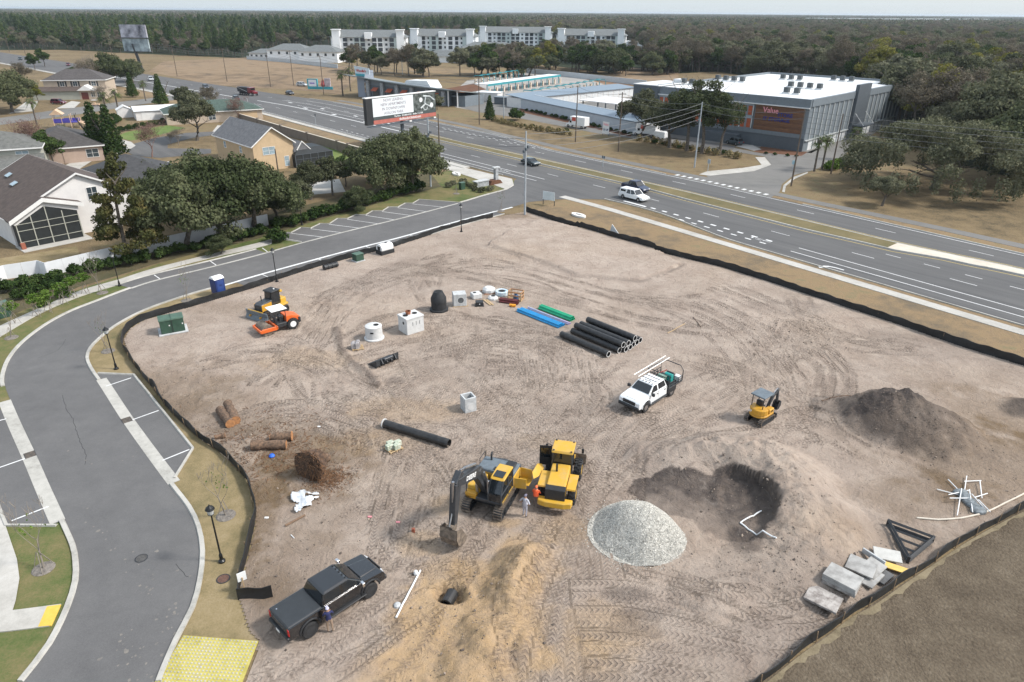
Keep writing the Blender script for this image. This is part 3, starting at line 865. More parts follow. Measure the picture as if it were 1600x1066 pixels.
def soil_material():
    M = bpy.data.materials.new('site_soil'); M.use_nodes = True
    nt = M.node_tree; N,L = nt.nodes,nt.links
    b = N['Principled BSDF']; b.inputs['Roughness'].default_value = .95; b.inputs['Specular IOR Level'].default_value = .12
    def math_(op,a,c=None,clamp=False):
        n = N.new('ShaderNodeMath'); n.operation = op; n.use_clamp = clamp
        for i,v in ((0,a),(1,c)):
            if v is None: continue
            if isinstance(v,(int,float)): n.inputs[i].default_value = v
            else: L.new(v,n.inputs[i])
        return n.outputs[0]
    def noise(sc,det=5,rough=.6):
        n = N.new('ShaderNodeTexNoise'); n.inputs['Scale'].default_value = sc; n.inputs['Detail'].default_value = det; n.inputs['Roughness'].default_value = rough
        L.new(geo.outputs['Position'],n.inputs['Vector']); return n.outputs['Fac']
    def mixc(f,a,c):
        n = N.new('ShaderNodeMix'); n.data_type = 'RGBA'
        if isinstance(f,float): n.inputs[0].default_value = f
        else: L.new(f,n.inputs[0])
        for i,v in ((6,a),(7,c)):
            if isinstance(v,tuple): n.inputs[i].default_value = (*v,1)
            else: L.new(v,n.inputs[i])
        return n.outputs[2]
    geo = N.new('ShaderNodeNewGeometry')
    a1 = N.new('ShaderNodeAttribute'); a1.attribute_name = 'soil'
    a2 = N.new('ShaderNodeAttribute'); a2.attribute_name = 'tread'
    s1 = N.new('ShaderNodeSeparateXYZ'); L.new(a1.outputs['Vector'],s1.inputs[0])
    s2 = N.new('ShaderNodeSeparateXYZ'); L.new(a2.outputs['Vector'],s2.inputs[0])
    big,mid,fine = noise(.35),noise(2.2),noise(11.0,6,.7)
    sand = mixc(math_('MULTIPLY_ADD',big,1.6,) if False else math_('SUBTRACT',math_('MULTIPLY',big,2.2),.6,True),(.318,.252,.207),(.44,.365,.305))
    jit = math_('MULTIPLY',math_('SUBTRACT',mid,.5),.5)
    br = math_('ADD',s1.outputs[2],math_('MULTIPLY',jit,s1.outputs[2]),True)
    c = mixc(br,sand,(.155,.108,.066))
    c = mixc(math_('MULTIPLY',s1.outputs[1],math_('ADD',.75,jit),True),c,(.44,.295,.155))
    c = mixc(math_('ADD',s1.outputs[0],math_('MULTIPLY',jit,s1.outputs[0]),True),c,(.075,.062,.056))
    # crumbs of darker earth and pale grains
    c = mixc(math_('MULTIPLY',math_('SUBTRACT',math_('MULTIPLY',fine,4.0),2.25,True),.45),c,(.15,.115,.09))
    # churned streaks of damper soil
    nz = N.new('ShaderNodeTexNoise'); nz.inputs['Scale'].default_value = .75; nz.inputs['Detail'].default_value = 7; nz.inputs['Roughness'].default_value = .68; nz.inputs['Distortion'].default_value = 2.2
    L.new(geo.outputs['Position'],nz.inputs['Vector'])
    c = mixc(math_('MULTIPLY',math_('SUBTRACT',math_('MULTIPLY',nz.outputs['Fac'],5.0),2.6,True),.62),c,(.165,.128,.102))
    c = mixc(math_('MULTIPLY',math_('SUBTRACT',math_('MULTIPLY',nz.outputs['Fac'],-5.0),-2.05,True),.30),c,(.52,.45,.385))
    # tread: chevron lugs; groove shade is painted into the colour, over a darker track band
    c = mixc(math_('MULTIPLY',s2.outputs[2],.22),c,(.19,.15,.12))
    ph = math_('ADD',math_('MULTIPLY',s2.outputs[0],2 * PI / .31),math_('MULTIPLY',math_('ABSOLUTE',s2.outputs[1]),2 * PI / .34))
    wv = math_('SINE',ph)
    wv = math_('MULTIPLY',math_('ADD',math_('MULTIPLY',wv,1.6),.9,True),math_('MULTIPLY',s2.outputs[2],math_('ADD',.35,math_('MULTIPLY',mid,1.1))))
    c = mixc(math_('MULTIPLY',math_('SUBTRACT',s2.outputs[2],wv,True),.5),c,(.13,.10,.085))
    L.new(c,b.inputs['Base Color'])
    h = math_('ADD',math_('MULTIPLY',noise(5.0,6,.72),.14),math_('ADD',math_('MULTIPLY',fine,.03),math_('MULTIPLY',wv,.10)))
    h = math_('ADD',h,math_('MULTIPLY',nz.outputs['Fac'],.22))
    bp = N.new('ShaderNodeBump'); bp.inputs['Strength'].default_value = .9; bp.inputs['Distance'].default_value = 1.0
    L.new(h,bp.inputs['Height']); L.new(bp.outputs[0],b.inputs['Normal'])
    return M
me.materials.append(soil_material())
def gz(p):
    """height of the site ground under a point"""
    i = int(np.clip(np.searchsorted(xs,p.x),0,len(xs) - 1)); j = int(np.clip(np.searchsorted(ys,p.y),0,len(ys) - 1))
    return float(Hh[j,i]) if IN[j,i] else 0.0
def S(px,py,dz=0.0):
    p = P(px,py); p.z = gz(p) + dz
    return p
# ------------------------------------------------------------------ building helpers
M_STUCW = mat('white_stucco',(.66,.64,.62),.85,0,.05,1.0,bump=.05)
M_STUCT = mat('tan_stucco',(.50,.37,.23),.85,0,.06,1.0,bump=.05)
M_STUCB = mat('beige_stucco',(.44,.36,.28),.85,0,.06,1.0,bump=.05)
M_STUCP = mat('pinkish_stucco',(.40,.30,.24),.85,0,.06,1.0,bump=.05)
M_STUCG = mat('grey_stucco',(.36,.36,.31),.85,0,.06,1.0,bump=.05)
def roofmat(n,c): return mat(n,c,.9,0,.22,1.6,bump=.35,bscale=9,detail=7)
M_ROOFB = roofmat('brown_shingle',(.075,.055,.046)); M_ROOFG = roofmat('grey_shingle',(.125,.125,.13)); M_ROOFD = roofmat('dark_shingle',(.045,.045,.047)); M_ROOFS = roofmat('slate_shingle',(.135,.145,.145))
M_TRIM = mat('white_trim',(.70,.69,.67),.6,0,.05,1)
M_PANE = mat('window_pane',(.045,.06,.07),.08,0,.2,1,spec=.7)
M_PANEL = mat('window_sky',(.28,.36,.40),.1,0,.15,1,spec=.7)
M_SCREEN = mat('insect_screen',(.014,.017,.018),.6,0,.2,2)
M_DOORW = mat('roll_door',(.62,.63,.63),.6,0,.06,1)
M_SIDING = mat('dark_siding',(.085,.10,.115),.6,0,.08,1.5)
M_SIDING2 = mat('grey_siding',(.16,.185,.205),.6,0,.08,1.5)
M_WHITER = mat('white_membrane',(.64,.65,.65),.7,0,.04,.3)
M_SEAM = mat('standing_seam',(.18,.23,.28),.5,.1,.06,1)
def bld(name,label,cat,o,ang): return thing(name,label,cat,(o[0],o[1],0),ang)
def win(t,x,y,z,w,h,face,m=M_PANE,fr=M_TRIM,sill=True):
    """window on a wall: face 'x-','x+','y-','y+' of the local box; frame with two panes"""
    d = {'y-': (0,-1),'y+': (0,1),'x-': (-1,0),'x+': (1,0)}[face]
    a = MB()
    def bx(u0,u1,z0,z1,t0,t1):
        if d[0] == 0:
            y0,y1 = sorted((y + d[1] * t0,y + d[1] * t1)); a.b2((x + u0,y0,z + z0),(x + u1,y1,z + z1))
        else:
            x0,x1 = sorted((x + d[0] * t0,x + d[0] * t1)); a.b2((x0,y + u0,z + z0),(x1,y + u1,z + z1))
    f = .07
    bx(-w / 2 - f,-w / 2,-f,h + f,0,.06); bx(w / 2,w / 2 + f,-f,h + f,0,.06); bx(-w / 2,w / 2,-f,0,0,.07); bx(-w / 2,w / 2,h,h + f,0,.06); bx(-w / 2,w / 2,h / 2 - .02,h / 2 + .02,.02,.05)
    if w > 1.2: bx(-.03,.03,0,h,.02,.055)
    wo = a.build('window',fr,t)
    a = MB(); bx(-w / 2,w / 2,0,h,.0,.025)
    a.build('pane',m,wo)
def gable(t,x0,x1,y0,y1,zw,za,xa,wall,roof,ov=.45,th=.16,trim=True):
    """walls with gables at y0 and y1, ridge along y at x=xa"""
    mb = MB().prism([(x0,0),(x1,0),(x1,zw),(xa,za),(x0,zw)],y0,y1,'y'); mb.build('wall',wall,t)
    sl = (za - zw) / (xa - x0); sr = (za - zw) / (x1 - xa)
    mb = MB()
    L_ = [(x0 - ov,zw - ov * sl),(xa,za),(x1 + ov,zw - ov * sr)]
    mb.prism([L_[0],L_[1],L_[2],(L_[2][0],L_[2][1] + th),(xa,za + th * 1.15),(L_[0][0],L_[0][1] + th)],y0 - ov,y1 + ov,'y')
    r = mb.build('roof',roof,t)
    if trim:
        for y in (y0 - ov - .03,y1 + ov + .03):
            for (a,b) in ((L_[0],L_[1]),(L_[1],L_[2])):
                MB().prism([(a[0],a[1] - .06),(b[0],b[1] - .06),(b[0],b[1] + th + .03),(a[0],a[1] + th + .03)],y - .03,y + .03,'y').build('fascia',M_TRIM,r)
        for p in (L_[0],L_[2]): MB().b2((p[0] - .06,y0 - ov,p[1] - .05),(p[0] + .06,y1 + ov,p[1] + th * .9)).build('gutter',M_TRIM,r)
    return r
def hip(t,x0,x1,y0,y1,zw,rise,wall,roof,ov=.5,trim=M_TRIM):
    MB().b2((x0,y0,0),(x1,y1,zw)).build('wall',wall,t)
    a,b,c,d = x0 - ov,x1 + ov,y0 - ov,y1 + ov
    w,l = b - a,d - c
    if w < l: q = [((a + b) / 2,c + w / 2),((a + b) / 2,d - w / 2)]
    else: q = [(a + l / 2,(c + d) / 2),(b - l / 2,(c + d) / 2)]
    z = zw - .02
    vs = [(a,c,z),(b,c,z),(b,d,z),(a,d,z),(q[0][0],q[0][1],z + rise),(q[1][0],q[1][1],z + rise)]
    fs = [(0,1,4),(1,2,5,4),(2,3,5),(3,0,4,5),(3,2,1,0)] if w < l else [(0,1,5,4),(1,2,5),(2,3,4,5),(3,0,4),(3,2,1,0)]
    r = MB().add(vs,fs).build('roof',roof,t)
    if trim:
        mb = MB()
        for lo,hi in (((a,c - .05,z - .14),(b,c,z + .1)),((a,d,z - .14),(b,d + .05,z + .1)),((a - .05,c - .05,z - .14),(a,d + .05,z + .1)),((b,c - .05,z - .14),(b + .05,d + .05,z + .1))): mb.b2(lo,hi)
        mb.build('gutter',trim,r)
    return r

# ------------------------------------------------------------------ houses on the left
# white gabled house with a screened porch
t = bld('gabled_house','white gabled house with brown roof and a screened porch behind the white fence','house',(-66.3,89.0),R(49))
r = gable(t,-.6,18,1.6,21,3.9,8.5,8.7,M_STUCW,M_ROOFB)
for x,y in ((3.6,12),(4.4,17)): MB().box((x,y,6.35 + (x - 3.6) * .5),(.9,1.3,.1),ry=R(-26)).build('skylight',M_PANEL,r)
r2 = MB().prism([(-1.1,3.7),(3.4,6.1),(8.2,4.6),(8.2,4.8),(3.4,6.32),(-1.1,3.92)],-.5,1.55,'y').build('porch_roof',M_ROOFB,t)
for a,b in (((-1.1,3.7),(3.4,6.1)),((3.4,6.1),(8.2,4.6))): MB().prism([(a[0],a[1] - .3),(b[0],b[1] - .3),(b[0],b[1] + .25),(a[0],a[1] + .25)],-.6,-.52,'y').build('fascia',M_TRIM,r2)
MB().prism([(-.5,3.2),(7.5,3.9),(7.5,4.6),(3.4,5.8),(-.5,3.7)],-.2,1.55,'y').build('porch_gable',M_STUCW,t)
pc = MB().prism([(-.4,.1),(7.2,.1),(7.2,3.9),(3.4,5.2),(-.4,3.2)],-.36,1.5,'y').build('screened_porch',M_SCREEN,t)
for x in (-.4,1.5,3.4,5.3,7.2): MB().b2((x - .06,-.44,0),(x + .06,-.37,3.3 + max(0,1.9 - abs(x - 3.4) * .5))).build('porch_post',M_STUCG,pc)
for z in (.9,2.4,3.3): MB().b2((-.4,-.42,z),(7.2,-.37,z + .07)).build('porch_rail',M_STUCG,pc)
MB().b2((-.8,-2.2,0),(7.8,1.5,.08)).build('porch_slab',M_CONC,t)
win(t,10.3,1.6,4.6,1.3,1.7,'y-'); win(t,10.5,1.6,.9,.9,1.3,'y-'); win(t,15,1.6,.9,1.4,1.4,'y-'); win(t,-.6,9,1.2,.9,.9,'x-',M_PANEL); win(t,-.6,14,1.0,.9,1.2,'x-',M_PANEL)
MB().b2((-.6,-.9,.08),(-.1,-.4,.9)).build('bin',mat('terracotta',(.30,.10,.06),.8,0,.1,3),t)
# tan two-storey house
t = bld('tan_house','tan two-storey house with grey gabled roof near the highway wall','house',(-51.6,138),R(43))
gable(t,0,8.5,0,19,5.2,8.3,4.2,M_STUCT,M_ROOFG)
for x in (2.6,3.9): win(t,x,0,3.2,1.2,1.4,'y-',M_PANEL)
win(t,6.8,0,.5,.9,1.9,'y-',M_PANEL); win(t,0,6,3.1,1.0,1.2,'x-',M_PANEL); win(t,0,14,3.1,1.0,1.2,'x-',M_PANEL)
t2 = MB().prism([(8.4,3.0),(12.2,3.0),(12.2,3.1),(10.4,5.0),(8.4,3.6)],-.2,9,'y').build('wing_roof',M_ROOFG,t)
MB().b2((8.5,.1,0),(12,8.8,3.0)).build('wing_wall',M_STUCT,t)
MB().prism([(9.2,3.3),(10.4,4.9),(12.3,3.0),(12.4,3.12),(10.4,5.15),(9.0,3.42)],-.32,-.24,'y').build('fascia',M_TRIM,t2)
cg = thing('pool_cage','dark screened pool cage beside the tan house','pool enclosure',(-44.8,142.5,0),R(43))
mb = MB().loft([[(0,0,0),(8.5,0,0),(8.5,7.5,0),(0,7.5,0)],[(0,0,2.6),(8.5,0,2.6),(8.5,7.5,2.6),(0,7.5,2.6)],[(1.6,1.6,3.6),(6.9,1.6,3.6),(6.9,5.9,3.6),(1.6,5.9,3.6)]])
mb.build('screen',M_SCREEN,cg)
for k in range(6):
    MB().b2((k * 1.7 - .05,-.08,0),(k * 1.7 + .05,-.01,2.6)).build('cage_post',M_DKMET if 'M_DKMET' in globals() else M_SIDING,cg)
for k in range(5): MB().b2((8.51,k * 1.8 - .05,0),(8.58,k * 1.8 + .05,2.6)).build('cage_post',M_SIDING,cg)
for z in (.6,1.6,2.55): MB().b2((0,-.07,z),(8.5,-.01,z + .05)).build('cage_rail',M_SIDING,cg)
# others
t = bld('dark_roof_house','single-storey house with a near-black hip roof behind the big oaks','house',(P(238,318).x - 9,P(238,318).y - 2),R(36))
r = hip(t,0,15,0,15,3.0,3.6,M_STUCW,M_ROOFD)
for x in (5,9): MB().box((x,4.5 + (x - 5) * .2,4.75),(.5,.4,.25)).build('roof_vent',M_TRIM if False else M_SIDING,r)
win(t,11,0,1.0,1.2,1.3,'y-'); win(t,15,5,1.0,1.2,1.3,'x+')
t = bld('brown_roof_house','low house with dark hip roof and pinkish walls beside the playground','house',P(62,262),R(33))
hip(t,-2,12,2,20,3.2,3.2,M_STUCP,roofmat('charcoal_shingle',(.062,.056,.054)))
win(t,10,2,.9,2.2,1.6,'y-'); MB().b2((4.6,1.9,0),(7.6,1.99,2.3)).build('garage_door',M_STUCP,t); win(t,12,6,.9,1.4,1.4,'x+')
t = bld('two_storey_house','two-storey beige house with dark shutters and a small portico','house',P(70,156),R(14))
r = hip(t,0,20,2.5,15,6.2,3.4,M_STUCB,roofmat('umber_shingle',(.07,.062,.06)))
MB().b2((-3,-1.5,0),(12,2.45,3.0)).build('garage_wall',M_STUCG,t)
MB().prism([(-2.0,2.9),(2.7,2.9),(2.45,4.1)],-3.5,12.5,'x').build('lower_roof',M_ROOFB,t)
MB().prism([(11.5,3.0),(17.2,3.0),(14.3,4.8)],-2.2,2.4,'y').build('portico_roof',M_TRIM,t); MB().b2((12,-1.5,0),(20,2.45,3.0)).build('front_wall',M_STUCB,t)
MB().b2((12.6,-1.58,0),(14.8,-1.5,2.4)).build('door',mat('dark_red_door',(.12,.03,.025),.5,0,.1,1),t)
for x in (6,10.2,16.2):
    win(t,x,2.5,4.2,1.4,1.5,'y-')
    for s in (-1.2,1.2): MB().b2((x + s - .25,2.42,4.1),(x + s + .25,2.5,5.8)).build('shutter',M_ROOFD,t)
for x in (16.4,18.4): win(t,x,-1.5,.9,1.3,1.5,'y-')
t = bld('green_grey_house','grey-green house with a grey roof at the left picture edge','house',(P(-14,283).x,P(-14,283).y),R(28))
hip(t,-6,9,1,14,5.4,2.6,M_STUCG,roofmat('sage_shingle',(.12,.12,.11)))
MB().b2((-4,-5,0),(9,.99,2.9)).build('garage_wall',M_STUCG,t); MB().prism([(-5.4,2.8),(1.0,2.8),(1.0,4.3)],-4.5,9.5,'x').build('garage_roof',MATS['sage_shingle'],t)
MB().b2((2,-5.06,0),(7,-5.0,2.3)).build('garage_door',M_TRIM,t); win(t,6,1,3.8,2.0,1.1,'y-',M_PANEL)
t = bld('metal_shed','long low shed with a bright white metal roof','shed',P(214,189),R(32))
MB().b2((0,0,0),(24,9,2.6)).build('wall',M_STUCW,t); MB().prism([(-.4,2.6),(9.4,2.6),(4.5,3.6)],-.4,24.4,'x').build('roof',M_WHITER,t)
MB().b2((1.5,-.06,0),(4.5,0,2.2)).build('door',M_TRIM,t)
t = bld('metal_shed','small white gabled garden shed left of the long white shed','shed',P(197,184),R(32))
MB().prism([(-2,0),(2,0),(2,2.2),(0,3.2),(-2,2.2)],0,4,'y').build('wall',M_STUCW,t); MB().prism([(-2.2,2.15),(0,3.25),(2.2,2.15),(0,3.4)],-.2,4.2,'y').build('roof',M_TRIM,t)
t = bld('tan_ranch_house','beige low house with green roof behind the round half-bare oak','house',P(262,196),R(30))
hip(t,0,26,0,12,3.0,2.6,M_STUCB,roofmat('green_shingle',(.055,.085,.07)))
MB().b2((19,-.06,0),(24.5,0,2.4)).build('garage_door',M_STUCT,t); win(t,12,0,.8,1.8,1.5,'y-')
# tan perimeter wall along the highway
def wall_run(name,label,pts,h,m,cap=None,post=6.0,w=.22,cat='wall'):
    t = thing(name,label,cat)
    c = [Vector(p) for p in pts]
    for a,b in zip(c,c[1:]):
        L_ = (b - a).length; hz = head(a,b); n = max(1,int(round(L_ / post)))
        for k in range(n):
            p = a.lerp(b,(k + .5) / n)
            MB().box((0,0,h / 2),(L_ / n - .02,w,h)).build('panel',m,t,loc=(p.x,p.y,0),rz=hz)
            if cap: MB().box((0,0,h + .05),(L_ / n,w + .12,.1)).build('coping',cap,t,loc=(p.x,p.y,0),rz=hz)
            if k % 3 == 0 and cap:
                q = a.lerp(b,k / n); MB().box((0,0,h / 2 + .12),(.5,.5,h + .24)).box((0,0,h + .3),(.66,.66,.12)).build('pier',m,t,loc=(q.x,q.y,0),rz=hz)
    return t
wall_run('boundary_wall','brown masonry wall between the tan house yard and the highway',PL((372,188),(440,209),(545,240),(580,250)),2.0,mat('brown_block',(.19,.155,.125),.9,0,.1,.8),mat('wall_coping',(.50,.44,.36),.8,0,.08,1),5.0,.3)
wall_run('vinyl_fence','white vinyl privacy fence behind the hedge',PL((-40,452),(12,436),(64,428),(75,432),(128,419),(190,404),(262,389),(330,374),(420,352)),1.75,mat('white_vinyl',(.66,.67,.68),.5,0,.04,1),None,2.2,.05,'fence')
wall_run('boundary_wall','long pale wall in front of the far white villas',PL((386,93),(450,98),(528,107)),2.2,mat('pale_wall',(.50,.52,.53),.85,0,.05,.5),None,8)
wall_run('boundary_wall','long pale wall behind the wash stalls',PL((822,114),(900,122),(960,129),(1010,135)),2.4,MATS['pale_wall'],None,8)

# ------------------------------------------------------------------ streets and yards of the neighbourhood
sheet('street',PL((-30,189),(60,176),(120,168),(200,158),(300,146),(322,150),(230,162),(130,178),(60,187),(-30,200)),.03,M_PATH)
sheet('street',PL((196,236),(206,226),(240,216),(290,208),(350,205),(350,209),(300,216),(262,226),(262,232),(330,233),(330,240),(250,247),(210,244)),.03,M_ASPH)
sheet('driveway',PL((88,170),(112,158),(126,160),(116,169)),.033,M_CONC); sheet('driveway',PL((14,178),(40,160),(60,158),(52,174)),.033,M_CONC); sheet('driveway',PL((332,206),(340,196),(368,198),(372,207)),.033,M_CONC)
sheet('driveway',PL((95,262),(128,246),(150,248),(112,272)),.033,M_CONC)
sheet('lawn',PL((178,214),(200,206),(262,196),(290,200),(250,211),(205,220)),.02,M_GREEN); sheet('lawn',PL((455,245),(500,222),(548,246),(520,262)),.02,M_GREEN)
sheet('sidewalk',PL((150,198),(160,192),(172,214),(205,222),(212,228),(186,244),(178,241),(198,228),(162,216)),.034,M_CONC)
sheet('yard',PL((-40,440),(64,424),(130,414),(120,385),(60,395),(-40,410)),.02,M_OCHRE); sheet('patio',PL((455,290),(530,280),(540,300),(470,306)),.02,M_CONC)

# ------------------------------------------------------------------ self-storage building beyond the highway
VA = Vector((68.4,165.6,0)); VX = Vector((-.715,.699,0)).normalized(); va_ang = math.atan2(VX.y,VX.x)
# local: x along the street front (to the left in the picture), y NEGATIVE runs back behind the front
t = bld('storage_building','three-storey grey self-storage building with a white roof and timber-clad corner','building',VA,va_ang)
W_,D_,H_ = 42.0,66.0,11.2
MB().b2((0,-D_,0),(W_,0,H_)).build('wall',M_SIDING2,t)
MB().b2((.4,-D_ + .4,H_ + .3),(W_ - .4,-.4,H_ + .36)).build('roof',M_WHITER,t)
mb = MB()
for lo,hi in (((-.15,-D_ - .15,H_),(W_ + .15,-D_ + .4,H_ + .9)),((-.15,-.4,H_ - 1.3),(W_ + .15,.35,H_ + .55)),((-.3,-D_,H_ - 1.1),(.4,-.4,H_ + .55)),((W_ - .4,-D_,H_),(W_ + .15,-.4,H_ + .9))): mb.b2(lo,hi)
mb.build('parapet',M_SIDING2,t)
MB().b2((-.2,.36,H_ - 1.5),(W_ + .2,.7,H_ - 1.28)).build('cornice',M_TRIM,t)
MB().b2((-.02,.02,0),(W_,.35,3.0)).build('plinth',M_SIDING,t)
MB().b2((-.05,.36,3.0),(W_,.5,3.9)).build('string_course',M_SIDING2,t)
# timber corner with the sign: individual boards
TB = thing('x',None,None); bpy.data.objects.remove(TB,do_unlink=True)
cl = MB().b2((1.0,.02,3.9),(13.0,.30,H_ - 1.6)).build('timber_cladding',mat('cladding_backing',(.10,.055,.03),.8,0,.1,2),t)
for k in range(14):
    z = 3.95 + k * .43
    MB().b2((1.0,.30,z),(13.0,.36,z + .38)).build('plank',mat('cladding_%d' % (k % 3),((.155,.07,.032),(.185,.085,.04),(.13,.06,.03))[k % 3],.65,0,.25,1.2,stretch=(1,8,8)),cl)
sgn = lambda s,size,m,x,z,nm: textmesh(nm,s,size,m,t,frame(Vector((x,.42,z)),(-1,0,0),(0,0,1)),.05,bold=.02)
sgn('Value',1.75,mat('sign_pink',(.80,.32,.36),.5,0,.05,1),9.1,8.55,'sign_lettering'); sgn('STORE',1.25,mat('sign_blue',(.015,.03,.20),.5,0,.05,1),5.4,7.75,'sign_lettering'); sgn('IT STORAGE',1.2,MATS['sign_blue'],7.4,6.6,'sign_lettering')
# glazed bays showing orange doors
gl = MB().b2((13.6,.02,3.9),(W_ - .3,.26,H_ - 1.6)).build('glazed_front',mat('bay_grey',(.20,.23,.25),.5,0,.1,1),t)
for f in range(2):
    z0 = 4.1 + f * 2.95
    for k in range(17):
        x = 14.4 + k * 1.6
        MB().b2((x - .5,.26,z0),(x + .5,.30,z0 + 2.1)).build('orange_door',mat('door_orange',(.40,.085,.03),.5,0,.12,1),gl)
        if k % 2 == 0: MB().b2((x - .85,.26,z0 - .1),(x - .72,.42,z0 + 2.3)).build('mullion',M_TRIM,gl)
    MB().b2((13.6,.26,z0 + 2.2),(W_ - .3,.40,z0 + 2.75)).build('spandrel',mat('spandrel',(.30,.34,.36),.5,0,.06,1),gl)
# long side: piers, panels, ground-floor roll doors
for k in range(22):
    y = -2.2 - k * 2.95
    if 26 < -y < 35: continue
    MB().b2((-.22,y - .16,2.6),(0,y + .16,H_ - 1.1)).build('pier',mat('pier_grey',(.40,.42,.42),.6,0,.05,1),t)
    MB().b2((-.06,y - 2.6,.0),(-.0,y - .35,2.3)).build('roll_door',M_DOORW,t)
MB().b2((-.35,-D_,2.35),(.0,-.1,2.6)).build('band',MATS['pier_grey'],t)
MB().b2((-.9,-35,0),(.0,-26.5,H_ + 2.2)).build('entry_tower',M_SIDING,t); MB().b2((-3.8,-35,3.3),(-.9,-27,3.6)).build('canopy',M_SIDING,t)
for y in (-34.5,-27.4): MB().cyl((-3.5,y,3.6),(-.9,y,6.4),.06,n=6).build('tie_rod',M_TRIM,t)
MB().b2((W_ - 1,-14,0),(W_ + 7,.8,H_ + .6)).build('corner_tower',M_SIDING,t); MB().b2((W_ - 1.1,-14.1,H_ + .6),(W_ + 7.1,.9,H_ + .8)).build('tower_coping',M_WHITER,t)
MB().b2((W_ - .5,-14,0),(W_ + 2,-11,H_ + 1.6)).build('stair_head',M_WHITER,t)
MB().b2((-1,-D_ - 1,0),(3,-D_ + 4,H_ + 2)).build('rear_tower',M_SIDING,t)
for (x,y,n) in ((8,-10,2),(9,-26,4),(24,-48,3),(33,-30,4),(20,-14,0),(36,-12,3),(12,-56,3)):
    for k in range(n):
        ac = MB().b2((x + k * 2.6 - .6,y - .6,H_ + .7),(x + k * 2.6 + .6,y + .6,H_ + 1.9)).build('rooftop_unit',mat('unit_grey',(.07,.08,.085),.6,0,.2,2),t)
        MB().b2((x + k * 2.6 - .9,y - .8,H_ + .36),(x + k * 2.6 + .9,y + .8,H_ + .7)).build('unit_frame',M_DOORW,ac)
MB().b2((16,.4,0),(25,2.2,2.3)).build('ramp_wall',M_SIDING,t)
# single-storey storage wings: near wing along the drive, rear wing, carport
na,nb = Vector((1.6,243,0)),Vector((32.5,188.5,0))
nh = head(nb,na); nl = (na - nb).length
t = bld('storage_wing','low grey storage wing with a long blank wall facing the road','building',nb,nh)
MB().b2((0,-6,0),(nl,0,3.1)).build('wall',mat('pale_block',(.40,.43,.46),.8,0,.05,.6),t)
MB().prism([(.3,3.25),(-6.3,3.7),(-6.3,3.85),(.3,3.4)],-.2,nl + .2,'x').build('roof',M_SEAM,t); MB().b2((-.2,-6.5,3.3),(nl,-6.25,3.95)).build('eave',M_WHITER,t)
for k in range(16): MB().b2((k * nl / 16 - .03,.3,3.4),(k * nl / 16 + .03,.31,3.45)).build('roof_seam',M_SEAM,t)
ra2,rb2 = Vector((3,241,0)),Vector((47,282,0))
rh2 = head(ra2,rb2); rl2 = (rb2 - ra2).length
t = bld('storage_wing','low storage wing with a row of white roller doors round the yard','building',ra2,rh2)
MB().b2((0,0,0),(rl2,8,3.2)).build('wall',M_STUCW,t); MB().prism([(-.5,3.2),(8.5,3.9),(8.5,4.05),(-.5,3.38)],-.3,rl2,'x').build('roof',M_SEAM,t)
for k in range(19): MB().b2((1.0 + k * 3.1,-.07,0),(3.5 + k * 3.1,0,2.7)).build('roll_door',M_DOORW,t)
sheet('storage_yard',[(3,240),(33,188),(70,164),(112,222),(78,258),(50,284)],.03,M_PATH)
t = thing('carport','pale flat carport roof over parked vehicles in the storage yard','carport',(*P(955,178).xy,0),va_ang + PI)
MB().b2((-8,-7,4.0),(14,7,4.2)).build('roof',M_STUCW,t)
for x in (-7,-1,6,13):
    for y in (-6,6): MB().b2((x - .15,y - .15,0),(x + .15,y + .15,4.0)).build('post',M_SIDING,t)
# drives and paths on the storage plot
sheet('driveway',[HW(42,-12.9),HW(66,-12.9)] + PL((1108,280),(1100,270),(1180,262),(1204,256),(1195,245),(1165,240),(1100,232),(1010,220),(930,208),(870,196),(800,183),(745,175),(700,163),(735,155),(800,166),(860,178),(940,197),(1020,212),(1100,222),(1190,240),(1256,240),(1290,228),(1330,205),(1375,185),(1392,192),(1340,225),(1310,250),(1272,266),(1240,274),(1222,288),(1218,300)),.03,M_PATH)
sheet('sidewalk',PL((1092,273),(1105,268),(1160,263),(1190,258),(1180,246),(1195,246),(1205,258),(1178,268),(1110,275)),.05,M_CONC)
sheet('sidewalk',PL((1150,229),(1165,222),(1190,234),(1178,236)),.05,M_CONC)
mb = MB()
for k in range(14):
    s = 43.5 + k * 1.55
    a,b = HW(s,-13.6,.04),HW(s + .75,-17.6,.04)
    mb = MB().quad(HW(s,-13.6,.04),HW(s + .7,-13.6,.04),HW(s + .7,-17.0,.04),HW(s,-17.0,.04)); mb.build('crosswalk_bar',M_PAINT,hwy)
sheet('parking_bay',PL((1080,219),(1150,229),(1140,239),(1050,226)),.034,M_ASPH)
sheet('mulch_bed',PL((1178,238),(1252,244),(1262,238),(1190,229)),.036,M_MULCH); sheet('mulch_bed',PL((812,175),(900,195),(985,214),(990,208),(900,188),(812,168)),.036,M_MULCH)
sheet('kerb_line',PL((1222,300),(1224,290),(1240,277),(1262,269),(1262,271),(1242,280),(1228,291),(1226,301)),.05,M_KERB)

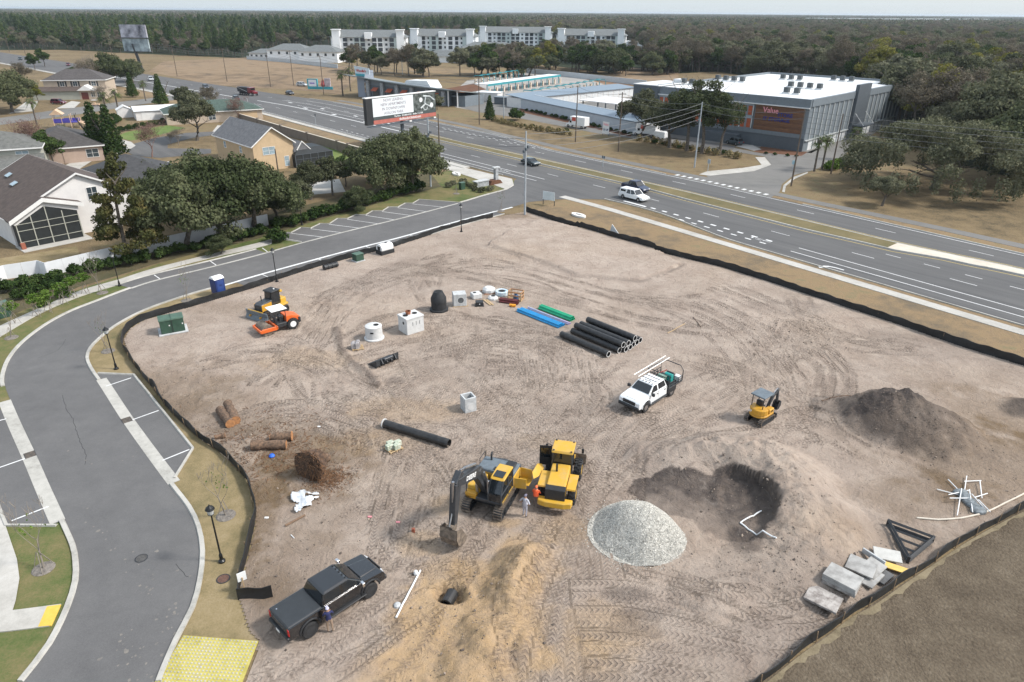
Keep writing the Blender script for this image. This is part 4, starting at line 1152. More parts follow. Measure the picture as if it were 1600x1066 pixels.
# ------------------------------------------------------------------ car wash with its sign tower
wa,wb = P(552,151),P(712,167)
wh_ = head(wa,wb); wl = (wb - wa).length
t = bld('car_wash','dark grey car wash building with stone piers, orange awnings and a curved roof edge','building',wa,wh_)
M_STONE = mat('stacked_stone',(.30,.31,.32),.9,0,.3,2.5,bump=.4,bscale=6)
MB().b2((6,.5,0),(wl - 3,13,3.1)).b2((6,.5,3.1),(wl - 3,4,4.6)).build('wall',M_SIDING,t)
rings = []
for k in range(13):
    x = -3 + (wl + 6) * k / 12; z = 7.6 - 2.4 * math.sin(PI * .5 * k / 12)
    rings.append([(x,-1.4,z),(x,14,z - 2.1),(x,14,z - 1.9),(x,-1.4,z + .3)])
MB().loft(rings).build('roof',mat('roof_edge',(.20,.225,.225),.6,0,.1,.5),t)
MB().prism([(8,4.6),(wl - 3,4.6),(wl - 3,5.1),(8,6.7)],.7,2.0,'y').build('upper_wall',M_SIDING2,t)
tw = MB().b2((2.5,.3,0),(6.5,5,9.3)).build('sign_tower',mat('tower_grey',(.24,.27,.32),.7,0,.05,.5),t)
MB().prism([(2.0,8.2),(2.0,9.2),(1.5,10.9),(9.4,10.3),(9.4,8.2)],.1,.3,'y').build('sign_board',mat('sign_pale',(.58,.64,.68),.5,0,.05,1),tw)
MB().b2((2.2,.0,7.5),(7,.1,8.3)).build('sign_band',mat('sign_teal',(.06,.33,.38),.5,0,.05,1),tw)
textmesh('sign_lettering',"Woodie's",1.25,mat('sign_red',(.55,.045,.03),.5,0,.05,1),tw,frame(Vector((5.2,.06,9.3)),(1,0,0),(0,0,1)),.04,bold=.03)
for k in range(6):
    x = 8.2 + k * (wl - 10) / 5.5
    zt = 6.8 - 2.2 * math.sin(PI * .5 * x / wl)
    MB().b2((x - .7,-.3,0),(x + .7,.5,zt)).build('stone_pier',M_STONE,t)
    if k < 5:
        xm = x + (wl - 10) / 11
        MB().prism([(-1.0,2.9),(.5,3.9),(.5,3.75),(-1.0,2.75)],xm - 1.3,xm + 1.3,'x').build('awning',mat('awning_orange',(.42,.10,.05),.7,0,.15,2),t)
        MB().b2((xm - 1.6,.42,.4),(xm + 1.6,.49,2.6)).build('window',M_PANE,t)
MB().b2((6.2,.2,1.8),(8,.45,5.4)).build('mural_panel',mat('mural',(.30,.10,.07),.7,0,.6,.9,c2=(.45,.40,.30)),t)
for x in (wl - 2.5,wl + 1.5): MB().cyl((x,-.8,0),(x,-.8,5.1),.22,n=10).build('column',M_TRIM,t)
MB().b2((wl - 5,1.5,0),(wl + 3,12,3.4)).build('tunnel_exit',M_SIDING2,t); MB().b2((wl - 4,1.4,0),(wl - .5,1.5,3.0)).build('tunnel_mouth',M_HOLE if 'M_HOLE' in globals() else M_SCREEN,t)
MB().prism([(20,4.4),(34,4.4),(32,6.9),(22,6.6)],6,12,'y').build('roof_hood',M_WHITER,t)
sheet('wash_lot',PL((712,168),(745,174),(800,183),(860,150),(945,132),(870,112),(800,116),(730,126),(700,150)),.028,gmat('lot_concrete',[(.24,.23,.215),(.31,.295,.275),(.37,.35,.33)],(.05,.5,5),.2,20,.85,.01))
sheet('mulch_bed',PL((700,150),(760,140),(740,131),(690,140)),.04,M_MULCH)
M_TEAL = mat('teal_steel',(.03,.26,.30),.5,0,.1,1); M_CREAM = mat('cream_panel',(.58,.48,.38),.7,0,.08,1)
def vac_row(label,a,b,n,group):
    h_ = head(a,b)
    for k in range(n):
        p = a.lerp(b,k / (n - 1))
        t = thing('vacuum_stall',label,'vacuum stall',(p.x,p.y,0),h_,group)
        MB().tube([(0,-2.4,0),(0,-2.4,2.9),(0,-1.8,3.4),(0,2.0,3.4),(0,2.5,3.0)],.14,6).build('arch',M_TEAL,t)
        MB().b2((-.45,1.3,0),(.45,2.1,2.0)).build('vacuum_post',M_CREAM,t,bevel=.05)
        MB().b2((-.5,1.25,.7),(.5,1.29,1.1)).build('vacuum_mouth',M_SIDING,t)
        if k < n - 1:
            L_ = (b - a).length / (n - 1)
            MB().b2((0,-.1,3.3),(L_,.1,3.5)).build('header_pipe',M_TEAL,t)
vac_row('teal vacuum stall in the front row next to the storage wing',P(826,157),P(938,137),11,'front row of vacuum stalls')
vac_row('teal vacuum stall in the back row of the wash',P(748,131),P(812,121),8,'back row of vacuum stalls')
ca,cb_ = P(752,147),P(866,130)
t = thing('vacuum_canopy','long white canopy roof over the middle vacuum row','canopy',(ca.x,ca.y,0),head(ca,cb_))
cl_ = (cb_ - ca).length
MB().b2((0,-3.2,3.5),(cl_,3.2,3.75)).build('roof',M_WHITER,t)
for k in range(12):
    x = .5 + k * (cl_ - 1) / 11
    MB().b2((x - .12,-2.6,0),(x + .12,-2.35,3.5)).build('post',M_TEAL,t); MB().b2((x + 1.2,-2.8,0),(x + 2.0,-2.3,2.1)).build('vacuum_post',M_CREAM,t)
MB().b2((0,-3.3,3.0),(cl_,-3.2,3.78)).build('fascia',M_TEAL,t)
t = thing('dumpster_enclosure','low dark block enclosure at the wash entrance','enclosure',(*P(792,163).xy,0),R(-20))
MB().b2((-4,-2,0),(4,2,2.3)).build('wall',M_SIDING,t); MB().b2((-4.2,-2.2,2.3),(4.2,2.2,2.5)).build('coping',M_SIDING2,t)
t = thing('pay_kiosk','white box kiosk building by the wash exit','kiosk',(*P(765,158).xy,0),R(-20))
MB().b2((-4,-2.5,0),(4,2.5,3.0)).build('wall',M_STUCW,t); MB().b2((-4.3,-2.8,3.0),(4.3,2.8,3.2)).build('roof',M_WHITER,t)

# ------------------------------------------------------------------ apartment blocks and villas far behind
M_APW = mat('apartment_white',(.82,.83,.83),.8,0,.04,.2); M_APG = mat('apartment_sage',(.46,.52,.50),.8,0,.05,.2); M_APD = mat('balcony_dark',(.035,.042,.05),.6,0,.15,.5)
_w = MB().b2((-1.5,-.12,0),(1.5,.0,2.4)).build('balcony',M_APD); BALC = _w.data; bpy.data.objects.remove(_w,do_unlink=True)
_w = MB().b2((-.8,-.1,0),(.8,.0,1.5)).build('window',M_PANE); WIN = _w.data; bpy.data.objects.remove(_w,do_unlink=True)
_w = MB().b2((-.1,-1.5,0),(0,1.5,2.4)).build('balcony',M_APD); BALX = _w.data; bpy.data.objects.remove(_w,do_unlink=True)
def apartment(label,px,py,L_,ang,seed,D=18):
    p = P(px,py); t = thing('apartment_block',label,'apartment block',(p.x,p.y,0),ang)
    H = 12.6
    r_ = random.Random(seed)
    MB().b2((-L_ / 2,0,0),(L_ / 2,D,H)).build('wall',M_APW,t)
    bays = 4
    for k in range(bays):
        x0 = -L_ / 2 + L_ * (k + .22) / bays; x1 = x0 + L_ / bays * .55
        MB().b2((x0,-1.6,0),(x1,0,H)).build('bay',M_APG if k % 2 else M_APW,t)
    a,b,z = L_ / 2 + 1,D / 2 + 1,H
    MB().add([(-a,-2.2,z),(a,-2.2,z),(a,D + 1,z),(-a,D + 1,z),(-a + 8,D / 2,z + 4.6),(a - 8,D / 2,z + 4.6)],[(0,1,5,4),(1,2,5),(2,3,4,5),(3,0,4),(3,2,1,0)]).build('roof',M_ROOFS,t)
    for x in (-L_ / 2 + 4,L_ / 2 - 4): MB().b2((x - 2.6,-2.6,0),(x + 2.6,3,H + 4.6)).b2((x - 3.2,-3.2,H + 4.6),(x + 3.2,3.6,H + 5.0)).build('tower',M_APW,t)
    MB().b2((-2.5,-2.4,H - 1),(2.5,2,H + 3)).build('dormer',M_APW,t)
    n = int(L_ / 3.9)
    for f in range(4):
        for k in range(n):
            x = -L_ / 2 + (k + .5) * L_ / n
            if min(abs(x + L_ / 2 - 4),abs(x - L_ / 2 + 4)) < 2.7: continue
            inb = any(-L_ / 2 + L_ * (q + .22) / bays < x < -L_ / 2 + L_ * (q + .77) / bays for q in range(bays))
            obj('balcony' if k % 3 else 'window',BALC if k % 3 else WIN,t,(x,-1.6 if inb else 0,.5 + f * 3.1 + (0 if k % 3 else .5)))
        for y in (4,12):
            obj('balcony',BALX,t,(-L_ / 2,y,.5 + f * 3.1))
apartment('white four-storey apartment block at the left end of the row',578,89,52,R(4),1)
apartment('white four-storey apartment block, second from the left',692,85,50,R(-4),2)
apartment('white four-storey apartment block, third from the left behind the clubhouse',805,75,66,R(-2),3)
apartment('white four-storey apartment block at the right end of the row',922,82,56,R(-10),4)
def villa(label,px,py,w,d,h,rise,ang,m=M_APW,n=5):
    p = P(px,py); t = thing('villa',label,'house',(p.x,p.y,0),ang)
    hip(t,-w / 2,w / 2,0,d,h,rise,m,M_ROOFS,1.0,None)
    for k in range(n): obj('window',WIN,t,(-w / 2 + (k + .5) * w / n,0,h - 2.4)).scale = (.9,1,1)
villa('small white villa with grey hip roof, farthest left',409,92,17,12,3.4,2.6,R(-8))
villa('white villa with grey hip roof, middle of the three behind the pale wall',450,95,27,16,6.2,3.6,R(-8))
villa('white villa with grey hip roof nearest the apartment blocks',498,98,25,16,6.2,3.6,R(-8))
villa('long grey-roofed garage row in front of the apartments',693,98,24,12,3.6,3.4,R(-8),M_APW,0)
villa('wide clubhouse with a big dark hip roof in front of the apartments',762,89,44,22,4.6,5.0,R(-6),M_APW,8)
for k,(px,py,w,d,h,l) in enumerate(((985,73,30,20,4,'white flat roof glimpsed right of the apartment blocks'),(1015,74,36,16,4,'second white flat roof among the trees right of the apartments'),(1090,67,26,14,4,'small white roof among the trees behind the storage building'),(1295,112,14,10,4,'small white roof in the wood beyond the storage building'),(1455,158,12,16,4,'white roof in the wood behind the live oak'),(1580,210,14,12,4.5,'white roof among trees at the right picture edge'))):
    p = P(px,py); t = thing('distant_shed',l,'shed',(p.x,p.y,0),R(-15))
    MB().b2((-w / 2,0,0),(w / 2,d,h)).build('wall',M_APW,t); MB().b2((-w / 2 - .5,-.5,h),(w / 2 + .5,d + .5,h + .6)).build('roof',M_WHITER,t)
for k,(px,py,w) in enumerate(((1290,40,90),(1335,40,70),(1392,41,110),(1430,41,90),(1464,40,70),(1530,40,60))):
    p = P(px,py); t = thing('warehouse','pale distant warehouse near the horizon on the right, %s from the left' % ('first','second','third','fourth','fifth','sixth')[k],'warehouse',(p.x,p.y,0),R(-8 + k * 3))
    MB().b2((-w / 2,0,0),(w / 2,60,18)).build('wall',M_APW,t); MB().b2((-w / 2 - 1,-1,18),(w / 2 + 1,61,19)).build('roof',M_WHITER,t)
# ------------------------------------------------------------------ foliage
def leafmat(name,cols,rnd=.25):
    M = bpy.data.materials.new(name); M.use_nodes = True
    nt = M.node_tree; N,L = nt.nodes,nt.links
    N.clear()
    out = N.new('ShaderNodeOutputMaterial'); df = N.new('ShaderNodeBsdfDiffuse'); tr = N.new('ShaderNodeBsdfTranslucent'); mx_ = N.new('ShaderNodeMixShader'); mx_.inputs[0].default_value = .22
    g = N.new('ShaderNodeNewGeometry'); oi = N.new('ShaderNodeObjectInfo')
    n = N.new('ShaderNodeTexNoise'); n.inputs['Scale'].default_value = .55; n.inputs['Detail'].default_value = 3
    L.new(g.outputs['Position'],n.inputs['Vector'])
    r0 = N.new('ShaderNodeMath'); r0.operation = 'MULTIPLY_ADD'; r0.inputs[1].default_value = rnd; r0.inputs[2].default_value = -rnd / 2
    L.new(oi.outputs['Random'],r0.inputs[0])
    r1 = N.new('ShaderNodeMath'); r1.operation = 'MULTIPLY_ADD'; r1.inputs[1].default_value = .28; r1.inputs[2].default_value = -.14
    L.new(g.outputs['Random Per Island'],r1.inputs[0])
    a = N.new('ShaderNodeMath'); a.operation = 'ADD'; L.new(n.outputs['Fac'],a.inputs[0]); L.new(r0.outputs[0],a.inputs[1])
    a2 = N.new('ShaderNodeMath'); a2.operation = 'ADD'; L.new(a.outputs[0],a2.inputs[0]); L.new(r1.outputs[0],a2.inputs[1])
    rp = N.new('ShaderNodeValToRGB')
    while len(rp.color_ramp.elements) < len(cols): rp.color_ramp.elements.new(.5)
    for i,(e,c) in enumerate(zip(rp.color_ramp.elements,cols)): e.position = .28 + .44 * i / (len(cols) - 1); e.color = (*c,1)
    L.new(a2.outputs[0],rp.inputs[0]); L.new(rp.outputs[0],df.inputs[0]); L.new(rp.outputs[0],tr.inputs[0])
    L.new(df.outputs[0],mx_.inputs[1]); L.new(tr.outputs[0],mx_.inputs[2]); L.new(mx_.outputs[0],out.inputs[0])
    MATS[name] = M
    return M
L_OAK = leafmat('oak_leaf',[(0.047,0.061,0.028),(0.086,0.101,0.051),(0.129,0.140,0.076)],.45)
L_OAK2 = leafmat('grey_oak_leaf',[(0.073,0.080,0.045),(0.135,0.139,0.084),(0.195,0.193,0.125)],.6)
L_PINE = leafmat('pine_needle',[(0.037,0.064,0.025),(0.069,0.106,0.039),(0.112,0.144,0.057)],.55)
L_WINTER = leafmat('winter_twig',[(0.092,0.080,0.056),(0.156,0.135,0.098),(0.220,0.185,0.141)])
L_RUST = leafmat('rusty_leaf',[(0.058,0.066,0.027),(0.098,0.098,0.039),(0.148,0.117,0.047)],.1)
L_YEL = leafmat('yellow_leaf',[(0.103,0.115,0.024),(0.169,0.169,0.036),(0.230,0.206,0.061)])
L_DARK = leafmat('dark_shrub_leaf',[(0.024,0.044,0.015),(0.046,0.075,0.024),(0.075,0.108,0.036)])
L_LIME = leafmat('fresh_leaf',[(0.061,0.115,0.022),(0.103,0.169,0.034),(0.145,0.206,0.048)])
L_PALM = leafmat('palm_leaf',[(0.055,0.073,0.029),(0.090,0.115,0.044),(0.133,0.151,0.073)])
L_RUSSET = leafmat('russet_leaf',[(.16,.07,.025),(.24,.11,.04),(.28,.14,.06)])
L_FAR = leafmat('far_canopy',[(0.045,0.064,0.030),(0.083,0.094,0.051),(0.129,0.117,0.076)],.5)
L_REED = leafmat('straw_tuft',[(.14,.11,.05),(.22,.18,.09),(.26,.22,.12)])
M_TRUNK = mat('tree_trunk',(.085,.07,.055),.95,0,.3,5,bump=.4,c2=(.16,.135,.11))
M_TWIG = mat('bare_twig',(.17,.145,.125),.95,0,.2,5); M_TWIGP = mat('pinkish_twig',(.19,.115,.095),.95,0,.2,5)
M_STEM = mat('sapling_stem',(.22,.19,.16),.9,0,.2,5)

def leaves(lobes,n,size,seed,mat_,droop=0.0,name='crown',aspect=.6,shell=.55):
    """leaf-sized faces spread through a set of ellipsoid lobes (cx,cy,cz,rx,ry,rz)"""
    g = np.random.default_rng(seed)
    lb = np.array(lobes,float)
    vol = lb[:,3] * lb[:,4] * lb[:,5]; pr = vol ** .72 / (vol ** .72).sum()
    w = g.choice(len(lb),n,p=pr)
    d = g.normal(size=(n,3)); d /= np.linalg.norm(d,axis=1)[:,None]
    r = shell + (1 - shell) * g.random(n) ** .7
    r *= 1 + .18 * np.sin(d[:,0] * 5 + w) * np.cos(d[:,1] * 6 + 2 * w)
    c = lb[w,:3] + d * r[:,None] * lb[w,3:]
    # sprays: leaves gather in tufts so that gaps show
    tuft = g.normal(size=(max(1,n // 14),3))
    tid = g.integers(0,len(tuft),n)
    keep = g.random(n) < .9
    nrm = d * .7 + g.normal(size=(n,3)) * .6; nrm[:,2] += .25; nrm /= np.linalg.norm(nrm,axis=1)[:,None]
    t = np.cross(nrm,g.normal(size=(n,3))); t /= np.linalg.norm(t,axis=1)[:,None]
    b = np.cross(nrm,t)
    if droop: b = b * (1 - droop) + np.array([0,0,-1]) * droop
    s = size * g.uniform(.55,1.35,n)
    A = c + t * s[:,None] * .5; B = c - t * s[:,None] * .5
    C = c + b * s[:,None] * aspect + t * s[:,None] * .1; D = c - b * s[:,None] * aspect
    V = np.stack([A,C,B,D],1).reshape(-1,3)
    me = bpy.data.meshes.new(name)
    me.vertices.add(len(V)); me.vertices.foreach_set('co',V.astype(np.float32).ravel())
    me.loops.add(4 * n); me.loops.foreach_set('vertex_index',np.arange(4 * n,dtype=np.int32))
    me.polygons.add(n); me.polygons.foreach_set('loop_start',np.arange(0,4 * n,4,dtype=np.int32))
    me.update(calc_edges=True)
    me.materials.append(mat_)
    return me
def limbs(seed,h,r,forks,spread,m=M_TRUNK,name='trunk',levels=2,up=.6,nseg=4,minr=.02,first=.35,bl=.36):
    rd = random.Random(seed); mb = MB(); tips = []
    def grow(p,d,l,rr,lev):
        pts,rs = [p],[rr]
        q,dd = p.copy(),d.copy()
        for k in range(nseg):
            dd = (dd + Vector((rd.uniform(-.25,.25),rd.uniform(-.25,.25),rd.uniform(-.1,.2)))).normalized()
            q = q + dd * l / nseg; pts.append(q.copy()); rs.append(max(minr,rr * (1 - .55 * (k + 1) / nseg)))
        mb.tube(pts,rs,7 if lev == 0 else 4)
        if lev >= levels: tips.append(q); return
        for k in range(forks if lev == 0 else max(2,forks - 1)):
            a = 2 * PI * (k + rd.random() * .6) / forks
            e = Vector((math.cos(a) * spread,math.sin(a) * spread,up * rd.uniform(.5,1.2))).normalized()
            src = pts[-1] if lev or k % 2 == 0 else pts[-2]
            grow(src.copy(),e,(h * bl if lev == 0 else l * .68) * rd.uniform(.75,1.1),rs[-1] * .8,lev + 1)
    grow(Vector((0,0,-.1)),Vector((0,0,1)),h * first,r,0)
    o = mb.build(name,m,smooth=True); me = o.data; bpy.data.objects.remove(o,do_unlink=True)
    return me,tips
def dome(seed,R_,H_,z0,n,lo=.17,hi=.36):
    """an uneven crown: clumps of different size set over a dome, with hollows between them"""
    rd = random.Random(seed); L_ = [(0,0,z0 + H_ * .5,R_ * .42,R_ * .42,H_ * .3)]
    n = int(n * 1.7)
    ax_,ay_ = rd.uniform(.82,1.15),rd.uniform(.82,1.15)
    for k in range(n):
        a = k * 2.4 + rd.uniform(-.4,.4); q = math.sqrt((k + .5) / n) * rd.uniform(.75,1.02)
        s = rd.uniform(lo,hi) * R_
        zz = z0 + H_ * math.sqrt(max(0,1 - (q * .96) ** 2)) * rd.uniform(.60,1.0) + (0 if q < .8 else H_ * rd.uniform(.0,.25))
        L_.append((ax_ * R_ * q * math.cos(a) * .86,ay_ * R_ * q * math.sin(a) * .86,zz - s * .3,s * rd.uniform(.8,1.3),s * rd.uniform(.8,1.3),s * rd.uniform(.55,.85)))
    return L_
PROTO = {}
def proto(kind,trunk,crown): PROTO.setdefault(kind,[]).append((trunk,crown))
for k in range(3):
    tm,tips = limbs(20 + k,9,.38,4,.9)
    proto('oak',tm,leaves(dome(k,5.2,7.6,.5,26),26000,.25,k,L_OAK,shell=.3))
for k in range(2):
    tm,_ = limbs(40 + k,10,.40,4,.85); proto('greyoak',tm,leaves(dome(10 + k,5.0,6.4,2.4,20),14000,.26,30 + k,L_OAK2,shell=.4))
tm,_ = limbs(60,13,.35,4,.5,first=.6); proto('tall',tm,leaves(dome(14,4.2,9,3.6,20),15000,.26,33,L_OAK))
for k in range(2):
    tm,_ = limbs(50 + k,16,.22,3,.5,first=.8,levels=1,bl=.14)
    rd = random.Random(k)
    proto('pine',tm,leaves([(rd.uniform(-.8,.8),rd.uniform(-.8,.8),7 + j * 1.05,2.6 - .19 * j + rd.uniform(-.3,.3),2.6 - .19 * j + rd.uniform(-.3,.3),1.0) for j in range(10)],3600,.5,60 + k,L_PINE,.25))
for k in range(2):
    tm,_ = limbs(70 + k,12,.24,4,.7,first=.5); proto('winter',tm,leaves(dome(20 + k,4.2,8,2.6,20),6500,.28,70 + k,L_WINTER,shell=.2,aspect=.3))
tm,_ = limbs(80,11,.24,4,.6,first=.5); proto('yellow',tm,leaves(dome(26,4.0,7,2.2,16),6000,.33,80,L_YEL))
tm,_ = limbs(81,11,.26,4,.7,first=.5); proto('round',tm,leaves(dome(27,4.6,7.5,1.8,18),7000,.34,81,L_OAK2))
tm,_ = limbs(82,11,.26,4,.7,first=.5); proto('dark',tm,leaves(dome(28,4.4,8,1.6,18),7000,.34,82,L_DARK))
tm,_ = limbs(83,11.5,.26,3,.6,first=.85,levels=1,bl=.2)
rd = random.Random(3)
proto('cypress',tm,leaves([(rd.uniform(-3.4,3.4) * (1 - j / 50),rd.uniform(-3.4,3.4) * (1 - j / 50),2.0 + j * .25,1.7 * (1 - j / 60) * rd.uniform(.5,1.1),1.7 * (1 - j / 60) * rd.uniform(.5,1.1),.55) for j in range(40)],15000,.25,83,L_RUST,.3))
tm,_ = limbs(84,7,.16,3,.4,first=.85,levels=1,bl=.12); proto('conifer',tm,leaves([(0,0,.9 + j * .55,1.9 * (1 - j / 13) + .15,1.9 * (1 - j / 13) + .15,.55) for j in range(12)],4200,.26,84,L_DARK,.2))
for k,m_ in enumerate((M_TWIG,M_TWIGP)):
    tm,_ = limbs(90 + k,8,.17,5,.8,m_,levels=4,up=.9,nseg=3,minr=.012,first=.3)
    proto('bare' if k == 0 else 'pinkbare',tm,leaves(dome(30 + k,3.4,6,1.6,12),2600,.24,90 + k,L_WINTER if k == 0 else leafmat('pink_bud',[(.14,.085,.07),(.19,.12,.10),(.24,.16,.135)]),shell=.3,aspect=.2))
tm,_ = limbs(95,3.6,.05,4,.45,M_STEM,levels=3,up=1.3,nseg=3,minr=.008,first=.45); proto('sapling',tm,leaves(dome(36,.8,1.6,1.5,6),26,.10,95,L_LIME))
tm,_ = limbs(96,2.6,.04,4,.5,M_STEM,levels=2,up=.9,nseg=3,minr=.008,first=.4); proto('youngleaf',tm,leaves(dome(37,.75,1.3,.9,8),420,.14,96,L_LIME))
_e = MB().tube([(0,0,0),(0,0,.1)],.03,4).build('stem',M_STEM); EST = _e.data; bpy.data.objects.remove(_e,do_unlink=True)
for k,(nm,m_) in enumerate((('shrub',L_DARK),('limeshrub',L_LIME),('greyshrub',L_OAK2))):
    proto(nm,EST,leaves(dome(40 + k,1.0,1.5,-.1,9,.35,.55),1100,.20,100 + k,m_,name='foliage'))
proto('tuft',EST,leaves([(0,0,.35,.5,.5,.5)],160,.28,110,L_REED,.0,'foliage',.25,.1))
# live oak: broad crown, hanging sprays
tm,tips = limbs(120,13,.75,6,1.5,levels=2,up=.35,nseg=5,first=.24)
rd = random.Random(9); LB = []
for k in range(60):
    a = rd.uniform(0,2 * PI); q = math.sqrt(rd.random()) * 14.5
    s = rd.uniform(2.0,3.4); zz = 3.2 + 9.2 * math.sqrt(max(0,1 - (q / 16.5) ** 2)) * rd.uniform(.55,.95)
    LB.append((q * math.cos(a),q * math.sin(a),zz,s,s,s * .6))
for k in range(26):
    a = 2 * PI * k / 26; q = rd.uniform(12,16); LB.append((q * math.cos(a),q * math.sin(a),rd.uniform(2.6,4.2),1.3,1.3,2.2))
proto('liveoak',tm,leaves(LB,52000,.36,121,L_OAK2,.3,shell=.3))
# palm
mb = MB()
rd = random.Random(5)
for k in range(34):
    a = 2 * PI * k / 34 * 5.2; el = rd.uniform(-.7,1.1); l = rd.uniform(1.3,1.8)
    d = Vector((math.cos(a),math.sin(a),0)); s = Vector((-math.sin(a),math.cos(a),0))
    p0 = Vector((0,0,5.0)); pm = p0 + d * l * .55 * math.cos(el) + Vector((0,0,l * .55 * math.sin(el))); p1 = p0 + d * l * math.cos(el * .8) + Vector((0,0,l * math.sin(el) - .45 * l))
    for j in range(7):
        w_ = (j - 3) / 3
        mb.add([pm - s * .04,pm + s * .04,p1 + s * w_ * .62 + Vector((0,0,-.15 * abs(w_)))],[(0,1,2)])
    mb.tube([p0,pm],.02,3)
pmo = mb.build('crown',L_PALM,fixn=False); PCR = pmo.data; bpy.data.objects.remove(pmo,do_unlink=True)
pt = MB().tube([(0,0,-.1),(.05,0,1.5),(0,.03,3.2),(0,0,5.1)],[.2,.16,.16,.18],9).lathe([(.2,4.4),(.42,4.7),(.3,5.1)],9).build('trunk',M_TRUNK,smooth=True); PTR = pt.data; bpy.data.objects.remove(pt,do_unlink=True)
proto('palm',PTR,PCR)

def tree(kind,label,loc,s=1.0,group=None,cat='tree',name=None,sz=None,rz=None,k=None):
    tm,cm = PROTO[kind][random.randrange(len(PROTO[kind])) if k is None else k]
    nm = name or {'oak': 'oak_tree','greyoak': 'oak_tree','liveoak': 'live_oak_tree','pine': 'pine_tree','palm': 'palm_tree','cypress': 'cypress_tree','conifer': 'conifer_tree','bare': 'bare_tree','pinkbare': 'bare_tree','sapling': 'young_tree','youngleaf': 'young_tree'}.get(kind,'tree')
    t = thing(nm,label,cat,(loc[0],loc[1],loc[2] if len(loc) > 2 else 0),random.uniform(0,2 * PI) if rz is None else rz,group)
    t.scale = (s,s,sz or s)
    obj('stem' if cat in ('shrub','grass') else 'trunk',tm,t); obj('foliage' if cat in ('shrub','grass') else 'crown',cm,t)
    return t
def T(kind,px,py,s,label,**k): return tree(kind,label,P(px,py),s,**k)
# street-side trees on the left
T('oak',292,388,1.18,'big dark oak behind the white fence, left of the oak thicket',k=0,sz=1.3)
T('oak',345,371,1.3,'tallest dark oak in the middle of the thicket by the street',k=1,sz=1.42)
T('oak',398,358,1.22,'dark oak in the thicket right beside the angled parking',k=2,sz=1.3)
T('oak',436,345,.85,'smaller dark oak at the right end of the thicket',k=0)
T('oak',318,352,1.15,'dark oak at the back of the thicket near the dark roof',k=2,sz=1.3)
T('cypress',208,408,1.06,'copper-tinged feathery cypress in front of the white gabled house',sz=1.12)
T('oak',645,300,1.22,'large dark oak at the corner beneath the big billboard',k=1,sz=1.38)
T('oak',600,305,1.05,'dark oak left of the one beneath the billboard',k=2,sz=1.25)
T('oak',578,285,.9,'dark oak behind the corner oaks near the pool cage',k=0)
T('round',520,305,.75,'scrubby olive tree between the pool cage and the corner oaks')
T('greyoak',486,312,.7,'small scrubby oak in front of the pool cage')
T('yellow',160,235,.5,'yellow-green tree top behind the copper cypress')
T('oak',20,176,1.5,'large dark oak at the upper left edge by the street',k=0)
T('oak',-8,170,1.35,'large dark oak cut by the left picture edge',k=1)
T('oak',178,136,1.6,'dark spreading oak by the highway at upper left',k=2)
T('oak',208,128,1.2,'smaller dark oak under the far double billboard',k=1)
T('dark',70,104,1.0,'dark bushy tree between the two-storey house and the highway'); T('dark',55,110,.9,'dark bushy tree just behind the two-storey house roof')
T('russet' if 'russet' in PROTO else 'yellow',60,160,.6,'orange-leaved tree beside the two-storey house')
T('bare',143,141,1.7,'tall bare grey tree beside the two-storey house')
T('greyoak',308,220,1.15,'round half-bare oak on the cul-de-sac island',k=0,sz=1.25)
T('bare',279,227,.55,'small bare tree left of the round oak on the island'); T('bare',268,226,.4,'thin bare tree at the left of the island')
T('pinkbare',238,246,1.0,'pinkish bare tree at the end of the cul-de-sac'); T('pinkbare',62,260,1.25,'wide pinkish bare tree beside the low dark-roofed house')
T('pinkbare',372,190,.9,'reddish bare tree at the end of the brown highway wall')
T('conifer',253,165,1.35,'dark pointed conifer beside the white shed'); T('conifer',208,152,1.15,'dark pointed conifer by the highway entrance')
T('conifer',157,244,1.55,'broad dark cedar, left of the pair by the path'); T('conifer',180,246,1.5,'broad dark cedar, right of the pair by the path')
T('dark',84,262,.8,'dark evergreen beside the wide pinkish tree')
T('palm',58,195,1.25,'lone palm on the street verge near the playground',k=0); T('palm',170,189,1.4,'palm by the hedge, left of two'); T('palm',187,180,1.35,'palm by the hedge, right of two'); T('palm',52,168,.9,'small palm beside the large left oak')
for k,(px,py,l) in enumerate(((1272,268,'left of the two palms at the storage drive'),(1284,264,'right of the two palms at the storage drive'),(1330,250,'palm at the edge of the wood by the storage gate'),(536,150,'palm at the left end of the car wash'),(548,143,'palm just left of the car wash tower'))):
    T('palm',px,py,1.25 if k < 3 else 1.6,l)
for k,(kd,px,py,sc,l) in enumerate((('greyoak',235,300,.6,'grey-green tree between the dark roof and the oak thicket'),('oak',255,330,.8,'deep green oak hiding the side of the dark-roofed house'),('round',130,300,.35,'small olive tree in front of the low pinkish house'),('dark',30,250,.6,'dark tree beside the grey-green house'),('round',100,225,.5,'olive tree behind the low dark-roofed house'),('greyoak',420,322,.7,'grey-green oak behind the small end oak'),('dark',540,292,.6,'dark tree beside the green back lawn'),('winter',330,178,.8,'brown leafless tree by the highway near the beige low house'),('round',290,172,.8,'olive tree behind the long white shed'),('palm',228,158,1.2,'palm beside the pointed conifers'),('bare',160,165,.9,'bare grey tree behind the golf cart'),('dark',120,140,.9,'dark tree at the side of the two-storey house'),('winter',40,140,1.0,'brown leafless tree left of the two-storey house'),('oak',560,330,.5,'small oak by the angled parking hedge'),('round',470,330,.55,'olive tree by the lamp behind the angled parking'))):
    T(kd,px,py,sc,l)
